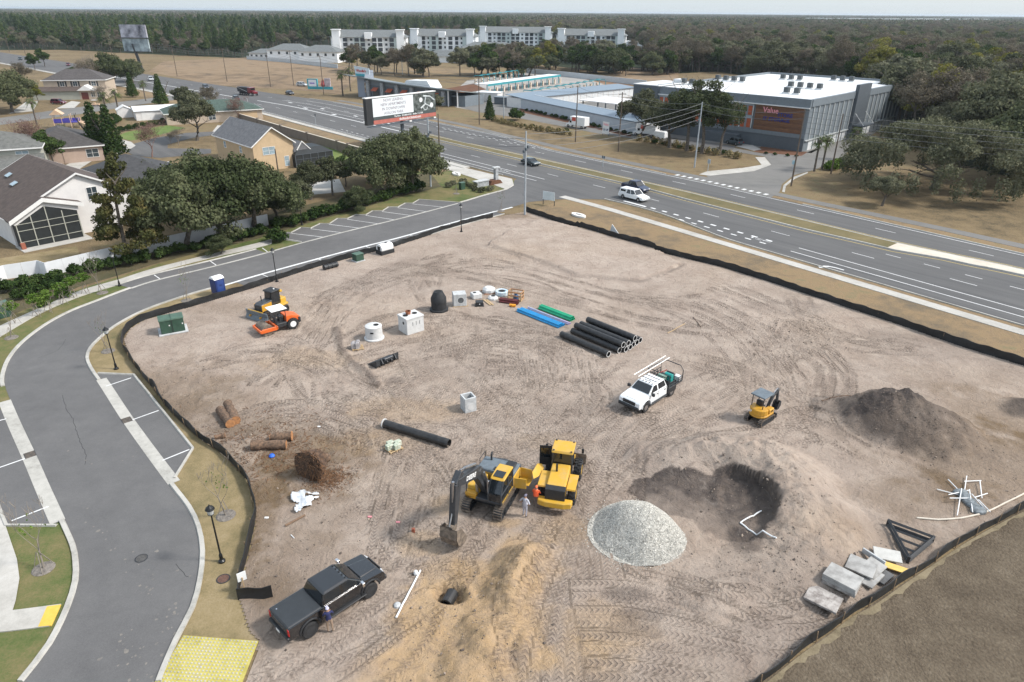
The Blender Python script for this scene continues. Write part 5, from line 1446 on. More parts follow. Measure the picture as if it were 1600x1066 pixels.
# hedge and shrubs
def shrubs(kind,pts,step,s0,s1,label,group,name='shrub',jit=.3):
    c = spline(PL(*pts),.5); acc = 0
    for a,b in zip(c,c[1:]):
        acc += (b - a).length
        if acc > step:
            acc = 0; tree(kind,label,(b.x + random.uniform(-jit,jit),b.y + random.uniform(-jit,jit),0),random.uniform(s0,s1),group,'shrub',name)
shrubs('shrub',((-20,462),(60,444),(120,430),(190,416),(262,400),(330,386),(410,366)),1.6,.9,1.35,'dark green shrub in the hedge along the white vinyl fence','hedge along the vinyl fence')
shrubs('shrub',((420,362),(500,340),(580,318),(660,296)),1.8,1.0,1.6,'dark shrub in the hedge behind the angled parking','hedge behind the angled parking')
shrubs('shrub',((0,475),(50,462),(110,442)),1.7,.9,1.2,'dark shrub in the second hedge row by the left sidewalk','second hedge row')
shrubs('limeshrub',((40,492),(70,478),(120,458)),2.2,.7,1.0,'bright green shrub in front of the hedge by the sidewalk','bright shrubs by the sidewalk')
shrubs('greyshrub',((690,296),(720,288),(750,300),(775,296)),1.6,.5,.9,'grey-green shrub on the street corner by the sign','corner shrubs')
shrubs('shrub',((178,208),(205,203),(255,194)),2.2,1.0,1.25,'clipped shrub in the long hedge beside the green lawn','long clipped hedge',jit=.1)
shrubs('shrub',((126,192),(150,186),(178,184),(185,192),(172,196)),2.4,.9,1.1,'clipped shrub in the hedge ring beside the playground','hedge by the playground',jit=.1)
shrubs('shrub',((118,214),(140,212)),2.4,.9,1.1,'clipped shrub in the short hedge below the playground','short hedge',jit=.1)
shrubs('tuft',((770,189),(800,197),(850,206),(890,212)),1.7,1.4,2.2,'straw-coloured grass tuft along the storage drive','ornamental grass row','grass_tuft',.2)
shrubs('shrub',((755,186),(800,195),(850,202),(890,207)),2.6,.55,.8,'small dark shrub behind the ornamental grass row','shrubs by the grass row',jit=.2)
shrubs('shrub',((1010,222),(1060,232),(1120,240),(1165,247)),2.6,.6,.85,'small round shrub edging the storage car park','shrubs edging the car park')
shrubs('tuft',((985,218),(1010,222),(1128,244),(1152,248)),2.2,1.6,2.2,'straw-coloured tuft by the storage car park','tufts by the car park','grass_tuft')
shrubs('shrub',((815,172),(900,191),(985,212)),2.6,.6,.85,'low shrub against the blank storage wall','shrubs along the storage wall')
shrubs('limeshrub',((1290,268),(1312,262),(1335,252)),1.6,1.2,1.5,'bright shrub in the hedge beside the palms','hedge beside the palms',jit=.2)
shrubs('shrub',((1180,240),(1250,246)),2.0,.4,.6,'low shrub in the mulch bed at the timber corner','shrubs at the timber corner')
shrubs('shrub',((560,151),(620,156),(690,166)),3.0,.8,1.3,'low shrub in front of the car wash','shrubs before the car wash')
T('round',683,172,.55,'small round tree right of the billboard'); T('conifer',765,187,.95,'dark small tree left of two by the wash exit'); T('shrub',806,188,2.6,'dark rounded small tree right of two by the wash exit')
# young street trees with stakes
def sapling(label,px,py,s,kind='sapling',ring=True):
    p = S(px,py); t = tree(kind,label,(p.x,p.y,.02),s)
    if ring: MB().lathe([(.62 / s,.0),(.55 / s,.05 / s),(.1,.08 / s)],18).build('mulch_ring',mat('grey_mulch',(.17,.15,.13),.95,0,.35,8,bump=.5),t)
    mb = MB()
    for a in (0,2.1,4.2): MB().tube([(.45 * math.cos(a),.45 * math.sin(a),0),(.05 * math.cos(a),.05 * math.sin(a),1.0)],.02,4).build('stake',M_STEM,t)
sapling('bare staked young tree beside the nearest street lamp',353,806,1.15); sapling('staked young tree with a few leaves by the lower left footpath',68,889,1.25)
sapling('bare staked young tree next to the street lamp on the bend',169,549,1.0); sapling('bare staked young tree on the verge near the portable toilet',292,470,1.05); sapling('bare staked young tree by the lamp across the road',160,458,1.25); sapling('bare staked young tree at the left edge by the road',18,528,1.1)
sapling('bare young tree by the street mouth at the fence corner',783,330,.95); sapling('bare young tree on the corner bed by the stone sign',713,303,1.0)
for k,(px,py) in enumerate(((25,506),(60,494),(78,488),(98,476),(117,466),(136,459))):
    sapling('leafy green young tree along the left verge, %s from the left' % ('first','second','third','fourth','fifth','sixth')[k],px,py,1.25,'youngleaf',False)
T('oak',345,398,.32,'small oak by the parallel bay near the fence'); T('shrub',433,378,1.4,'small round tree at the left end of the angled parking',cat='tree')
# storage frontage
T('greyoak',1046,231,1.35,'spreading grey-green oak hiding the storage tower',k=1,sz=1.3); T('tall',1073,236,1.3,'tall tree before the storage front, left of three trunks'); T('tall',1096,240,1.32,'tall tree before the storage front, middle of three trunks'); T('tall',1124,243,1.1,'slender tree before the storage front, right of three trunks')
T('greyoak',1000,216,1.3,'low spreading oak beside the storage wing',k=0)
tree('liveoak','massive spreading live oak on the dry grass at right',P(1458,297),1.0)
T('greyoak',1378,322,.62,'low drooping oak branch clump left of the live oak',k=1)

# ------------------------------------------------------------------ woods: the nearest trees singly, the rest as one mass
ffp = [Vector((p.x,p.y,0)) for p in ff] + [Vector(v) for v in _far]
apz = [P(380,97),P(540,110),P(640,125),P(1012,138),P(1040,112),P(1010,84),P(990,68),P(880,60),P(620,64),P(500,72),P(385,82)]
rw = np.random.default_rng(8)
pts = []
d = 150.0
while d < 1500:
    sp = 8.6 + (d - 190) / 1300 * 4.5
    n = int(1.7 * d / sp)
    th = (np.arange(n) + rw.random(n)) / n * 1.62 - .81
    rr = d + rw.uniform(-.5,.5,n) * sp
    pts.append(np.column_stack([rr * np.sin(th),rr * np.cos(th)]))
    d += sp
pts = np.concatenate(pts)
ok = inside(pts[:,0],pts[:,1],ffp) & ~inside(pts[:,0],pts[:,1],apz)
hw_s = (pts[:,0] - HA.x) * HU.x + (pts[:,1] - HA.y) * HU.y; hw_n = (pts[:,0] - HA.x) * HN.x + (pts[:,1] - HA.y) * HN.y - .115 * np.clip(hw_s - 212,0,None)
ok &= ~((np.abs(hw_n + 2) < 34) & (hw_s > 0))
for o_ in [o for o in bpy.data.objects if o.get('category') in ('shed','warehouse')]:
    ok &= np.hypot(pts[:,0] - o_.location.x,pts[:,1] - o_.location.y - 10) > 13
    # keep the view line to the roof open just in front
    ux_,uy_ = o_.location.x / o_.location.length,o_.location.y / o_.location.length
    along = pts[:,0] * ux_ + pts[:,1] * uy_; acr = np.abs(-pts[:,0] * uy_ + pts[:,1] * ux_)
    ok &= ~((along < o_.location.length) & (along > o_.location.length - 26) & (acr < 5))
pts = pts[ok]
# belt of trees before the apartments and beyond the wash
belt = []
for (a,b,n,sp) in (((545,113),(600,118),7,7),((600,118),(665,122),8,7),((735,121),(830,120),16,9),((815,106),(990,120),34,12),((960,112),(1060,112),24,9),((850,96),(985,104),22,16),((715,100),(800,104),8,6),((1040,118),(1130,110),20,10)):
    A,B = P(*a),P(*b)
    for k in range(n):
        p = A.lerp(B,(k + rw.random() * .8) / n); belt.append((p.x + rw.normal() * sp * .5,p.y + abs(rw.normal()) * sp))
dist_ = np.hypot(pts[:,0],pts[:,1])
az = np.arctan2(pts[:,0],pts[:,1])
order = np.argsort(dist_)
near = [i for i in order if abs(az[i]) < .68][:190]
leftw = [i for i in order if -.68 < az[i] < -.12][:110]
single = set(near) | set(leftw)
KL = {'pine': 'tall dark pine','dark': 'dark green tree','winter': 'brown leafless tree','round': 'olive-green tree','greyoak': 'grey-green oak','oak': 'deep green oak','yellow': 'yellow-green tree'}
for x,y in belt:
    kd = rw.choice(['dark','round','winter','oak','yellow'],p=[.30,.30,.2,.15,.05])
    tree(kd,KL[kd] + ' in the belt between the car wash and the apartments',(x,y,0),float(rw.uniform(1.0,1.6)),'tree belt before the apartments')
kinds_r = (['round','dark','winter','greyoak','oak','yellow'],[.28,.10,.12,.28,.18,.04])
kinds_l = (['pine','dark','winter','round'],[.36,.16,.26,.22])
for i in single:
    l = az[i] < -.02
    ks = kinds_l if l else kinds_r
    kd = rw.choice(ks[0],p=ks[1])
    tree(kd,KL[kd] + (' at the front of the dark wood behind the pasture' if l else ' at the near edge of the mixed wood beyond the storage building'),(pts[i,0],pts[i,1],0),float(rw.uniform(1.25,2.05) if not l else rw.uniform(.75,1.1)),'front of the left wood' if l else 'edge of the right wood')
rest = np.array([i for i in order if i not in single])
# far canopy patches
cp = []
d = 1450.0
while d < 9000:
    sp = 26 + (d - 1450) * .006
    n = int(1.75 * d / sp)
    th = (np.arange(n) + rw.random(n)) / n * 1.7 - .85
    rr = d + rw.uniform(-.5,.5,n) * sp
    cp.append(np.column_stack([rr * np.sin(th),rr * np.cos(th)])); d += sp
cp = np.concatenate(cp)
for o_ in [o for o in bpy.data.objects if o.get('category') == 'warehouse']:
    ux_,uy_ = o_.location.x / o_.location.length,o_.location.y / o_.location.length
    along = cp[:,0] * ux_ + cp[:,1] * uy_; acr = np.abs(-cp[:,0] * uy_ + cp[:,1] * ux_)
    cp = cp[~((along < o_.location.length + 90) & (along > o_.location.length - 130) & (acr < 70))]
_g = np.random.default_rng(44)
def patch(seed,n,size,w,hmin,hmax,m_):
    lobes = [(_g.uniform(-w,w),_g.uniform(-w,w),_g.uniform(hmin,hmax) * .62,_g.uniform(4,7),_g.uniform(4,7),_g.uniform(4,7)) for _ in range(14)]
    return leaves(lobes,n,size,seed,m_)
def gn_scatter(name,label,protos,P3,scl,rot,idx):
    """one object: tree copies placed on its points by geometry nodes"""
    col = bpy.data.collections.new(name + '_kinds')
    for k,ms in enumerate(protos):
        jm = bpy.data.meshes.new('k'); bm = bmesh.new()
        for m_ in ms: bm.from_mesh(m_)
        # material slots: foliage first, trunk second
        bm.to_mesh(jm); 
        n0 = len(ms[0].polygons)
        for m_ in ms: jm.materials.append(m_.materials[0])
        mi = np.zeros(len(jm.polygons),np.int32); mi[n0:] = 1 if len(ms) > 1 else 0
        jm.polygons.foreach_set('material_index',mi); bm.free()
        ob = bpy.data.objects.new('%s_kind_%d' % (name,k),jm); col.objects.link(ob)
    me = bpy.data.meshes.new(name)
    me.vertices.add(len(P3)); me.vertices.foreach_set('co',np.column_stack([P3,np.zeros(len(P3))]).astype(np.float32).ravel())
    for nm,ty,v in (('scl','FLOAT',scl),('rotz','FLOAT',rot),('kind_id','INT',idx)):
        a = me.attributes.new(nm,ty,'POINT'); a.data.foreach_set('value',v)
    o = obj(name,me)
    ng = bpy.data.node_groups.new(name,'GeometryNodeTree')
    ng.interface.new_socket('Geometry',in_out='INPUT',socket_type='NodeSocketGeometry'); ng.interface.new_socket('Geometry',in_out='OUTPUT',socket_type='NodeSocketGeometry')
    N,L = ng.nodes,ng.links
    gi,go = N.new('NodeGroupInput'),N.new('NodeGroupOutput')
    ci = N.new('GeometryNodeCollectionInfo'); ci.inputs['Collection'].default_value = col; ci.inputs['Separate Children'].default_value = True; ci.inputs['Reset Children'].default_value = True
    ip = N.new('GeometryNodeInstanceOnPoints'); ip.inputs['Pick Instance'].default_value = True
    def na(nm,ty):
        n = N.new('GeometryNodeInputNamedAttribute'); n.data_type = ty; n.inputs['Name'].default_value = nm; return n.outputs['Attribute']
    cx = N.new('ShaderNodeCombineXYZ'); L.new(na('rotz','FLOAT'),cx.inputs[2])
    L.new(gi.outputs[0],ip.inputs['Points']); L.new(ci.outputs[0],ip.inputs['Instance']); L.new(na('kind_id','INT'),ip.inputs['Instance Index']); L.new(cx.outputs[0],ip.inputs['Rotation']); L.new(na('scl','FLOAT'),ip.inputs['Scale'])
    L.new(ip.outputs[0],go.inputs[0])
    m_ = o.modifiers.new('scatter','NODES'); m_.node_group = ng
    return tag(o,label,'woods',kind='stuff')
names_ = ['pine','dark','winter','round','greyoak','yellow']
prs = [(PROTO[n_][0][1],PROTO[n_][0][0]) for n_ in names_] + [(PROTO['pine'][1][1],PROTO['pine'][1][0]),(PROTO['winter'][1][1],PROTO['winter'][1][0])]
R3 = pts[rest]; ra3 = az[rest]
pl_ = [.24,.12,.17,.16,.06,.03,.14,.08]; pr_ = [.0,.16,.10,.34,.24,.05,.0,.11]
pn_ = vnoise(R3[:,0],R3[:,1],90,5)
idx = np.where((ra3 < -.02) & (pn_ < .8),rw.choice(8,len(R3),p=pl_),rw.choice(8,len(R3),p=pr_)).astype(np.int32)
gn_scatter('forest','dense mixed wood filling the middle distance behind the first trees',prs,R3,(rw.uniform(1.1,1.85,len(R3)) * np.where(ra3 < -.02,.72,1.0)).astype(np.float32),rw.uniform(0,2 * PI,len(R3)).astype(np.float32),idx)
pp = [(patch(200 + k,900,2.2,16,11,17,(L_FAR,L_FAR,L_PINE,L_WINTER)[k]),) for k in range(4)]
gn_scatter('far_forest','hazy woodland canopy running to the horizon',pp,cp,rw.uniform(.85,1.25,len(cp)).astype(np.float32),rw.uniform(0,2 * PI,len(cp)).astype(np.float32),rw.choice(4,len(cp),p=[.4,.25,.15,.2]).astype(np.int32))
# ------------------------------------------------------------------ shared materials for made things
M_BLACKP = mat('black_car_paint',(.008,.009,.011),.14,0,.1,1,coat=.7,spec=.7)
M_WHITEP = mat('white_car_paint',(.78,.79,.79),.3,0,.03,1,coat=.5)
M_GLASS = mat('dark_glass',(.012,.016,.02),.06,0,.1,1,spec=.8)
M_RUBBER = mat('tyre_rubber',(.022,.022,.023),.85,0,.3,8,bump=.3,bscale=40)
M_STEEL = mat('steel',(.42,.42,.43),.35,.9,.12,5)
M_CHROME = mat('chrome',(.75,.75,.76),.15,1,.02,3)
M_DKMET = mat('dark_metal',(.035,.037,.04),.5,.2,.2,5)
M_PLASTIC = mat('black_plastic',(.02,.021,.023),.55,0,.2,6)
M_YELLOW = mat('machine_yellow',(.60,.345,.035),.5,0,.06,1.6,c2=(.50,.33,.11),thr=(.45,.75))
M_YELLOW2 = mat('machine_amber',(.60,.31,.03),.42,0,.10,3,c2=(.50,.26,.03))
M_CHAR = mat('charcoal_paint',(.04,.043,.048),.4,0,.2,3)
M_GREYP = mat('grey_blue_paint',(.12,.145,.165),.5,0,.15,3)
M_MUDDY = mat('muddy_steel',(.13,.105,.085),.8,.1,.3,4,c2=(.24,.19,.145),bump=.3)
M_ORANGE = mat('machine_orange',(.66,.12,.02),.4,0,.1,3)
M_RED = mat('red_lens',(.4,.01,.01),.2,0,.1,3)
M_WHITE = mat('white_plastic',(.75,.75,.74),.5,0,.05,3)
M_CONCP = mat('precast_concrete',(.40,.41,.41),.85,0,.1,2.5,bump=.15,c2=(.52,.53,.53))
M_WHITECON = mat('white_precast',(.54,.54,.53),.8,0,.08,3,bump=.1)
M_WOOD = mat('raw_timber',(.42,.30,.17),.8,0,.2,4,stretch=(1,6,6))
M_BARK = mat('bark',(.10,.068,.048),.95,0,.35,6,bump=.6,bscale=14,c2=(.20,.125,.08))
M_PIPE = mat('black_pipe',(.016,.017,.018),.45,0,.25,3,c2=(.035,.033,.032))
M_PIPEIN = mat('pale_pipe_lining',(.55,.55,.54),.6,0,.1,4)

def cut_profile(base,arches,zb):
    """side outline: base = upper points front to back; wheel arches notched into the sill at height zb"""
    pts = list(base)
    for cx,r in sorted(arches):
        for k in range(9):
            a = PI - PI * k / 8
            pts.append((cx + r * math.cos(a),zb + r * math.sin(a) * 1.02))
    return pts
_wheelcache = {}
def wheel(parent,x,y,r,w,rim=M_STEEL,lug=False):
    key = (round(r,2),round(w,2),rim.name,lug)
    if key not in _wheelcache:
        prof = [(r * .56,-w / 2),(r * .9,-w / 2),(r,-w * .32),(r,w * .32),(r * .9,w / 2),(r * .56,w / 2)]
        n = 28
        mb = MB()
        rings = [[(q * math.cos(2 * PI * k / n),z,q * math.sin(2 * PI * k / n)) for k in range(n)] for q,z in prof + [prof[0]]]
        mb.loft(rings,cap=False)
        if lug:
            for k in range(18):
                a = 2 * PI * k / 18
                for sgn in (-1,1):
                    aa = a + (PI / 18 if sgn > 0 else 0)
                    mb.box((math.cos(aa) * r,sgn * w * .22,math.sin(aa) * r),(.10,w * .46,.09),ry=-aa)
        t = mb.build('wheel',M_RUBBER,smooth=not lug)
        mr = MB()
        rings = [[(q * math.cos(2 * PI * k / 20),z,q * math.sin(2 * PI * k / 20)) for k in range(20)] for q,z in ((r * .57,-w * .46),(r * .5,-w * .30),(r * .22,-w * .34),(r * .2,0),(r * .22,w * .34),(r * .5,w * .30),(r * .57,w * .46))]
        mr.loft(rings)
        for k in range(8):
            a = 2 * PI * k / 8
            for s in (-1,1):
                mr.box((math.cos(a) * r * .36,s * w * .36,math.sin(a) * r * .36),(r * .34,.04,r * .1),ry=-a)
        rm = mr.build('rim',rim,smooth=True)
        _wheelcache[key] = (t.data,rm.data)
        bpy.data.objects.remove(t,do_unlink=True); bpy.data.objects.remove(rm,do_unlink=True)
    tm,rm = _wheelcache[key]
    o = obj('wheel',tm,parent,(x,y,r))
    obj('rim',rm,o)
    return o

# ------------------------------------------------------------------ crew-cab pickups
def crewcab(name,label,loc,rz,paint,L=5.95,W=2.02,wr=.44,lift=.0,rim=M_DKMET,bed='cover',trim=M_CHROME):
    t = thing(name,label,'pickup truck',loc,rz)
    hw = W / 2
    zb = .50 + lift
    fa,ra = 1.95,-1.80
    up = [(2.92,zb),(2.98,.72 + lift),(2.95,1.02 + lift),(2.80,1.16 + lift),(1.60,1.30 + lift),(-.98,1.30 + lift)]
    if bed == 'cover':
        up += [(-1.0,1.30 + lift),(-2.88,1.30 + lift),(-2.96,1.22 + lift),(-2.96,zb)]
    else:
        up += [(-1.02,zb)]
    arches = [(fa,.56)] + ([(ra,.56)] if bed == 'cover' else [])
    prof = cut_profile(up,arches,zb)
    mb = MB(); mb.prism(prof,-hw,hw,'y')
    mb.build('body',paint,t,bevel=.07,seg=2)
    MB().b2((-2.8,-.55,.35 + lift),(2.7,.55,zb + .5)).build('chassis',M_DKMET,t)
    # hood bulge and hood line
    MB().loft([[(2.72,-.55,1.17 + lift),(2.72,.55,1.17 + lift),(2.72,.48,1.215 + lift),(2.72,-.48,1.215 + lift)],[(1.62,-.66,1.29 + lift),(1.62,.66,1.29 + lift),(1.62,.56,1.355 + lift),(1.62,-.56,1.355 + lift)]]).build('hood',paint,t,bevel=.02)
    # greenhouse
    zt,zr = 1.30 + lift,1.92 + lift
    lo,hi = hw - .05,hw - .24
    A,Bq,C,D = 1.62,.78,-.72,-.97
    MB().loft([[(A,-lo,zt),(A,lo,zt),(D,lo,zt),(D,-lo,zt)],[(Bq,-hi,zr),(Bq,hi,zr),(C,hi,zr),(C,-hi,zr)]]).build('cabin',paint,t,bevel=.05,seg=2)
    MB().loft([[(Bq + .05,-hi - .015,zr - .02),(Bq + .05,hi + .015,zr - .02),(C - .03,hi + .015,zr - .02),(C - .03,-hi - .015,zr - .02)],[(Bq - .12,-hi + .1,zr + .045),(Bq - .12,hi - .1,zr + .045),(C + .12,hi - .1,zr + .045),(C + .12,-hi + .1,zr + .045)]]).build('roof',paint,t,bevel=.02)
    def gq(nm,pts,off):
        mb = MB(); v = [Vector(p) for p in pts]
        nrm = (v[1] - v[0]).cross(v[2] - v[0]).normalized() * off
        mb.loft([[p - nrm * .2 for p in v],[p + nrm for p in v]]); return mb.build(nm,M_GLASS,t)
    def L4(x0,x1,zz):   # x on the slanted ends at height fraction
        return x0 + (x1 - x0) * zz
    f0,f1 = .12,.9
    yb,yt = L4(lo,hi,f0),L4(lo,hi,f1)
    gq('windshield',[(L4(A,Bq,f0),-yb + .1,zt + (zr - zt) * f0),(L4(A,Bq,f0),yb - .1,zt + (zr - zt) * f0),(L4(A,Bq,f1),yt - .08,zt + (zr - zt) * f1),(L4(A,Bq,f1),-yt + .08,zt + (zr - zt) * f1)],.02)
    gq('rear_window',[(L4(D,C,f0),yb - .16,zt + (zr - zt) * f0),(L4(D,C,f0),-yb + .16,zt + (zr - zt) * f0),(L4(D,C,f1),-yt + .14,zt + (zr - zt) * f1),(L4(D,C,f1),yt - .14,zt + (zr - zt) * f1)],.02)
    for s in (-1,1):
        for (x0,x1,x2,x3) in ((1.36,.36,.36,.80),(.22,-.80,-.66,.22)):
            q = [(x0,s * yb,zt + (zr - zt) * f0),(x1,s * yb,zt + (zr - zt) * f0),(x2,s * yt,zt + (zr - zt) * f1),(x3,s * yt,zt + (zr - zt) * f1)]
            if s > 0: q = q[::-1]
            gq('side_window',q,.018)
        m = MB().box((1.38,s * (hw + .20),1.42 + lift),(.16,.26,.26)); m.cyl((1.36,s * hw * .95,1.36 + lift),(1.38,s * (hw + .16),1.40 + lift),.035,n=6)
        m.build('mirror',trim if paint is M_BLACKP else M_PLASTIC,t,bevel=.03)
        for x in (.45,-.62):
            d = MB().box((x,s * (hw + .018),1.12 + lift),(.2,.03,.05)); d.build('door_handle',M_PLASTIC,t)
        for x in (1.42,.30,-.86):
            MB().box((x,s * (hw - .001),.95 + lift),(.018,.012,.62)).build('door_seam',M_PLASTIC,t)
        MB().box((.30,s * (hw - .02),1.285 + lift),(2.3,.05,.025)).build('window_trim',trim,t)
        MB().box((.35,s * (hw + .06),.50 + lift * .8),(2.5,.2,.07)).build('running_board',M_PLASTIC,t,bevel=.02)
        for ax in (fa,ra) if bed == 'cover' else (fa,):
            pts = [(ax + .60 * math.cos(PI * k / 10),s * (hw + .01),zb + .60 * math.sin(PI * k / 10)) for k in range(11)]
            MB().tube(pts,.06,6).build('wheel_arch',M_PLASTIC if paint is M_BLACKP else paint,t)
        MB().loft([[(2.90,s * .62,.86 + lift),(2.90,s * .98,.86 + lift),(2.90,s * .98,1.05 + lift),(2.90,s * .62,1.05 + lift)],[(3.0,s * .62,.87 + lift),(2.93,s * 1.0,.87 + lift),(2.92,s * 1.0,1.04 + lift),(2.985,s * .62,1.04 + lift)]]).build('headlight',mat('headlamp',(.7,.72,.74),.1,.3,.05,3),t)
    MB().box((2.97,0,.93 + lift),(.08,1.2,.30)).build('grille',M_PLASTIC if paint is M_WHITEP else M_CHROME if False else M_PLASTIC,t,bevel=.02)
    MB().box((2.99,0,.60 + lift),(.22,W * .98,.28)).build('front_bumper',M_PLASTIC,t,bevel=.05)
    for sx in (-.3,-.15,0,.15,.3): MB().box((Bq - .05,sx * 2,zr + .05),(.1,.08,.03)).build('marker_light',M_PLASTIC,t)
    for s in (-1,1):
        wheel(t,fa,s * (hw - .13),wr,.31,rim)
        wheel(t,ra,s * (hw - .13),wr,.31,rim)
    if bed == 'cover':
        MB().loft([[(-1.02,-hw + .06,1.29 + lift),(-1.02,hw - .06,1.29 + lift),(-2.93,hw - .08,1.29 + lift),(-2.93,-hw + .08,1.29 + lift)],[(-1.02,-hw + .12,1.36 + lift),(-1.02,hw - .12,1.36 + lift),(-2.90,hw - .14,1.345 + lift),(-2.90,-hw + .14,1.345 + lift)]]).build('bed_cover',mat('vinyl_cover',(.026,.030,.034),.6,0,.12,3),t,bevel=.02)
        MB().box((-2.99,0,.62 + lift),(.16,W * .97,.2)).build('rear_bumper',M_DKMET,t,bevel=.03)
        MB().box((-2.965,0,.98 + lift),(.03,1.5,.5)).build('tailgate',paint,t,bevel=.02)
        MB().box((-3.08,0,.62 + lift),(.012,.34,.16)).build('license_plate',M_WHITE,t)
        for s in (-1,1): MB().box((-2.95,s * (hw - .09),1.02 + lift),(.06,.16,.42)).build('taillight',M_RED,t,bevel=.02)
        MB().cyl((-2.7,.62,1.35 + lift),(-2.7,.62,1.365 + lift),.04,n=8).build('cover_latch',M_CHROME,t)
    return t
def axle_place(a,b,half,side,wb=3.75,mid=.075):
    """ground origin of a truck from the contact points of its two near wheels"""
    h = head(a,b); c = (a + b) / 2
    n = Vector((-math.sin(h),math.cos(h),0))
    return c + n * half * side - Vector((math.cos(h),math.sin(h),0)) * mid,h
pk,pkh = axle_place(P(483,998),P(583,931),.95,1)
pk.z = gz(pk)
BT = crewcab('pickup_truck','black lifted crew-cab pickup with a covered bed near the yellow entrance mat',pk,pkh,M_BLACKP,lift=.12,wr=.48,rim=M_DKMET)
wt,wth = axle_place(P(1052,617),P(1003,648),.95,-1)
wt.z = gz(wt)
WT = crewcab('work_truck','white crew-cab work truck with a black flatbed and ladder rack on the sand',wt,wth,M_WHITEP,lift=.06,wr=.44,rim=M_STEEL,bed='flat')
# flatbed, headache rack, ladder and load
MB().b2((-3.2,-1.1,.95),(-1.05,1.1,1.08)).build('flatbed',M_DKMET,WT,bevel=.02)
mb = MB().b2((-1.12,-1.1,1.08),(-1.04,1.1,1.75))
mb.b2((-1.14,-1.08,.55),(-1.04,1.08,.95)); mb.b2((-2.3,-1.08,.5),(-1.15,-.7,.95)); mb.b2((-2.3,.7,.5),(-1.15,1.08,.95))
mb.build('tool_boxes',M_PLASTIC,WT,bevel=.02)
for sy in (-1.08,1.08):
    mb = MB()
    mb.tube([(-1.1,sy,1.3),(-3.1,sy,1.3)],.035); mb.tube([(-1.1,sy,1.55),(-3.15,sy,1.55)],.035)
    for x in (-1.6,-2.1,-2.6,-3.1): mb.tube([(x,sy,1.08),(x,sy,1.55)],.03)
    mb.build('side_rail',M_DKMET,WT)
mb = MB()
mb.tube([(-3.15,-1.08,1.1),(-3.15,-1.08,2.05),(-3.3,-.7,2.3),(-3.3,.7,2.3),(-3.15,1.08,2.05),(-3.15,1.08,1.1)],.04)
mb.tube([(-1.08,-1.08,1.1),(-1.08,-1.08,2.2),(-1.08,1.08,2.2),(-1.08,1.08,1.1)],.04); mb.tube([(-1.08,-1.08,2.2),(-3.25,-.9,2.2)],.035)
mb.build('rack',M_DKMET,WT)
mb = MB()
for q in (-.22,.22): mb.tube([(.9,-.92 + q,2.27),(-3.7,-.92 + q,2.40)],.035,4)
for k in range(14): mb.tube([(.7 - k * .32,-1.14,2.28 + k * .009),(.7 - k * .32,-.70,2.28 + k * .009)],.018,4)
tag(mb.build('ladder',mat('aluminium',(.62,.62,.60),.4,.6,.1,4),loc=wt,rz=wth),'aluminium extension ladder tied to the rack of the white work truck','ladder')
MB().b2((-1.0,-.8,1.99),(-.9,.8,2.03)).b2((.2,-.72,2.02),(.26,.72,2.05)).b2((-.3,-.72,2.02),(-.24,.72,2.05)).build('roof_bars',M_PLASTIC,WT)
textmesh('windshield_lettering','ALLEN',.24,M_PLASTIC,WT,Matrix.Translation((.50,0,2.048)) @ Matrix.Rotation(R(90),4,'Z'),.004)
def cargo(name,label,cat,mb,m,**k):
    return tag(mb.build(name,m,loc=wt,rz=wth,**k),label,cat)
cargo('tool_reel','green hose reel standing on the flatbed of the white work truck','hose reel',MB().cyl((-1.6,-.25,1.45),(-1.6,.25,1.45),.34,n=16).cyl((-1.6,-.3,1.45),(-1.6,-.26,1.45),.4,n=16).cyl((-1.6,.26,1.45),(-1.6,.3,1.45),.4,n=16).b2((-1.85,-.28,1.085),(-1.35,.28,1.14)),mat('reel_green',(.22,.33,.27),.6,0,.2,3))
cargo('compressor','teal and black compressor on the flatbed of the white work truck','compressor',MB().b2((-2.35,.0,1.085),(-1.95,.7,1.5)).cyl((-2.15,.0,1.65),(-2.15,.7,1.65),.2,n=12),mat('teal_paint',(.02,.28,.25),.45,0,.15,3),bevel=.02)
cargo('generator','dark generator at the middle of the work truck flatbed','generator',MB().b2((-2.9,-.2,1.085),(-2.45,.55,1.55)).cyl((-2.7,-.2,1.6),(-2.7,.5,1.6),.12,n=10),M_DKMET,bevel=.03)
cargo('cooler','white drinks cooler at the tail of the work truck flatbed','cooler',MB().b2((-3.1,.5,1.085),(-2.72,1.0,1.42)).b2((-3.12,.48,1.42),(-2.70,1.02,1.5)),M_WHITE,bevel=.02)
cargo('red_pry_bar','red handled tool lying across the work truck load','tool',MB().tube([(-2.3,-.75,1.36),(-2.9,-.35,1.62)],.04).b2((-2.35,-.8,1.085),(-2.25,-.7,1.4)),mat('red_paint',(.45,.05,.04),.5,0,.1,3))

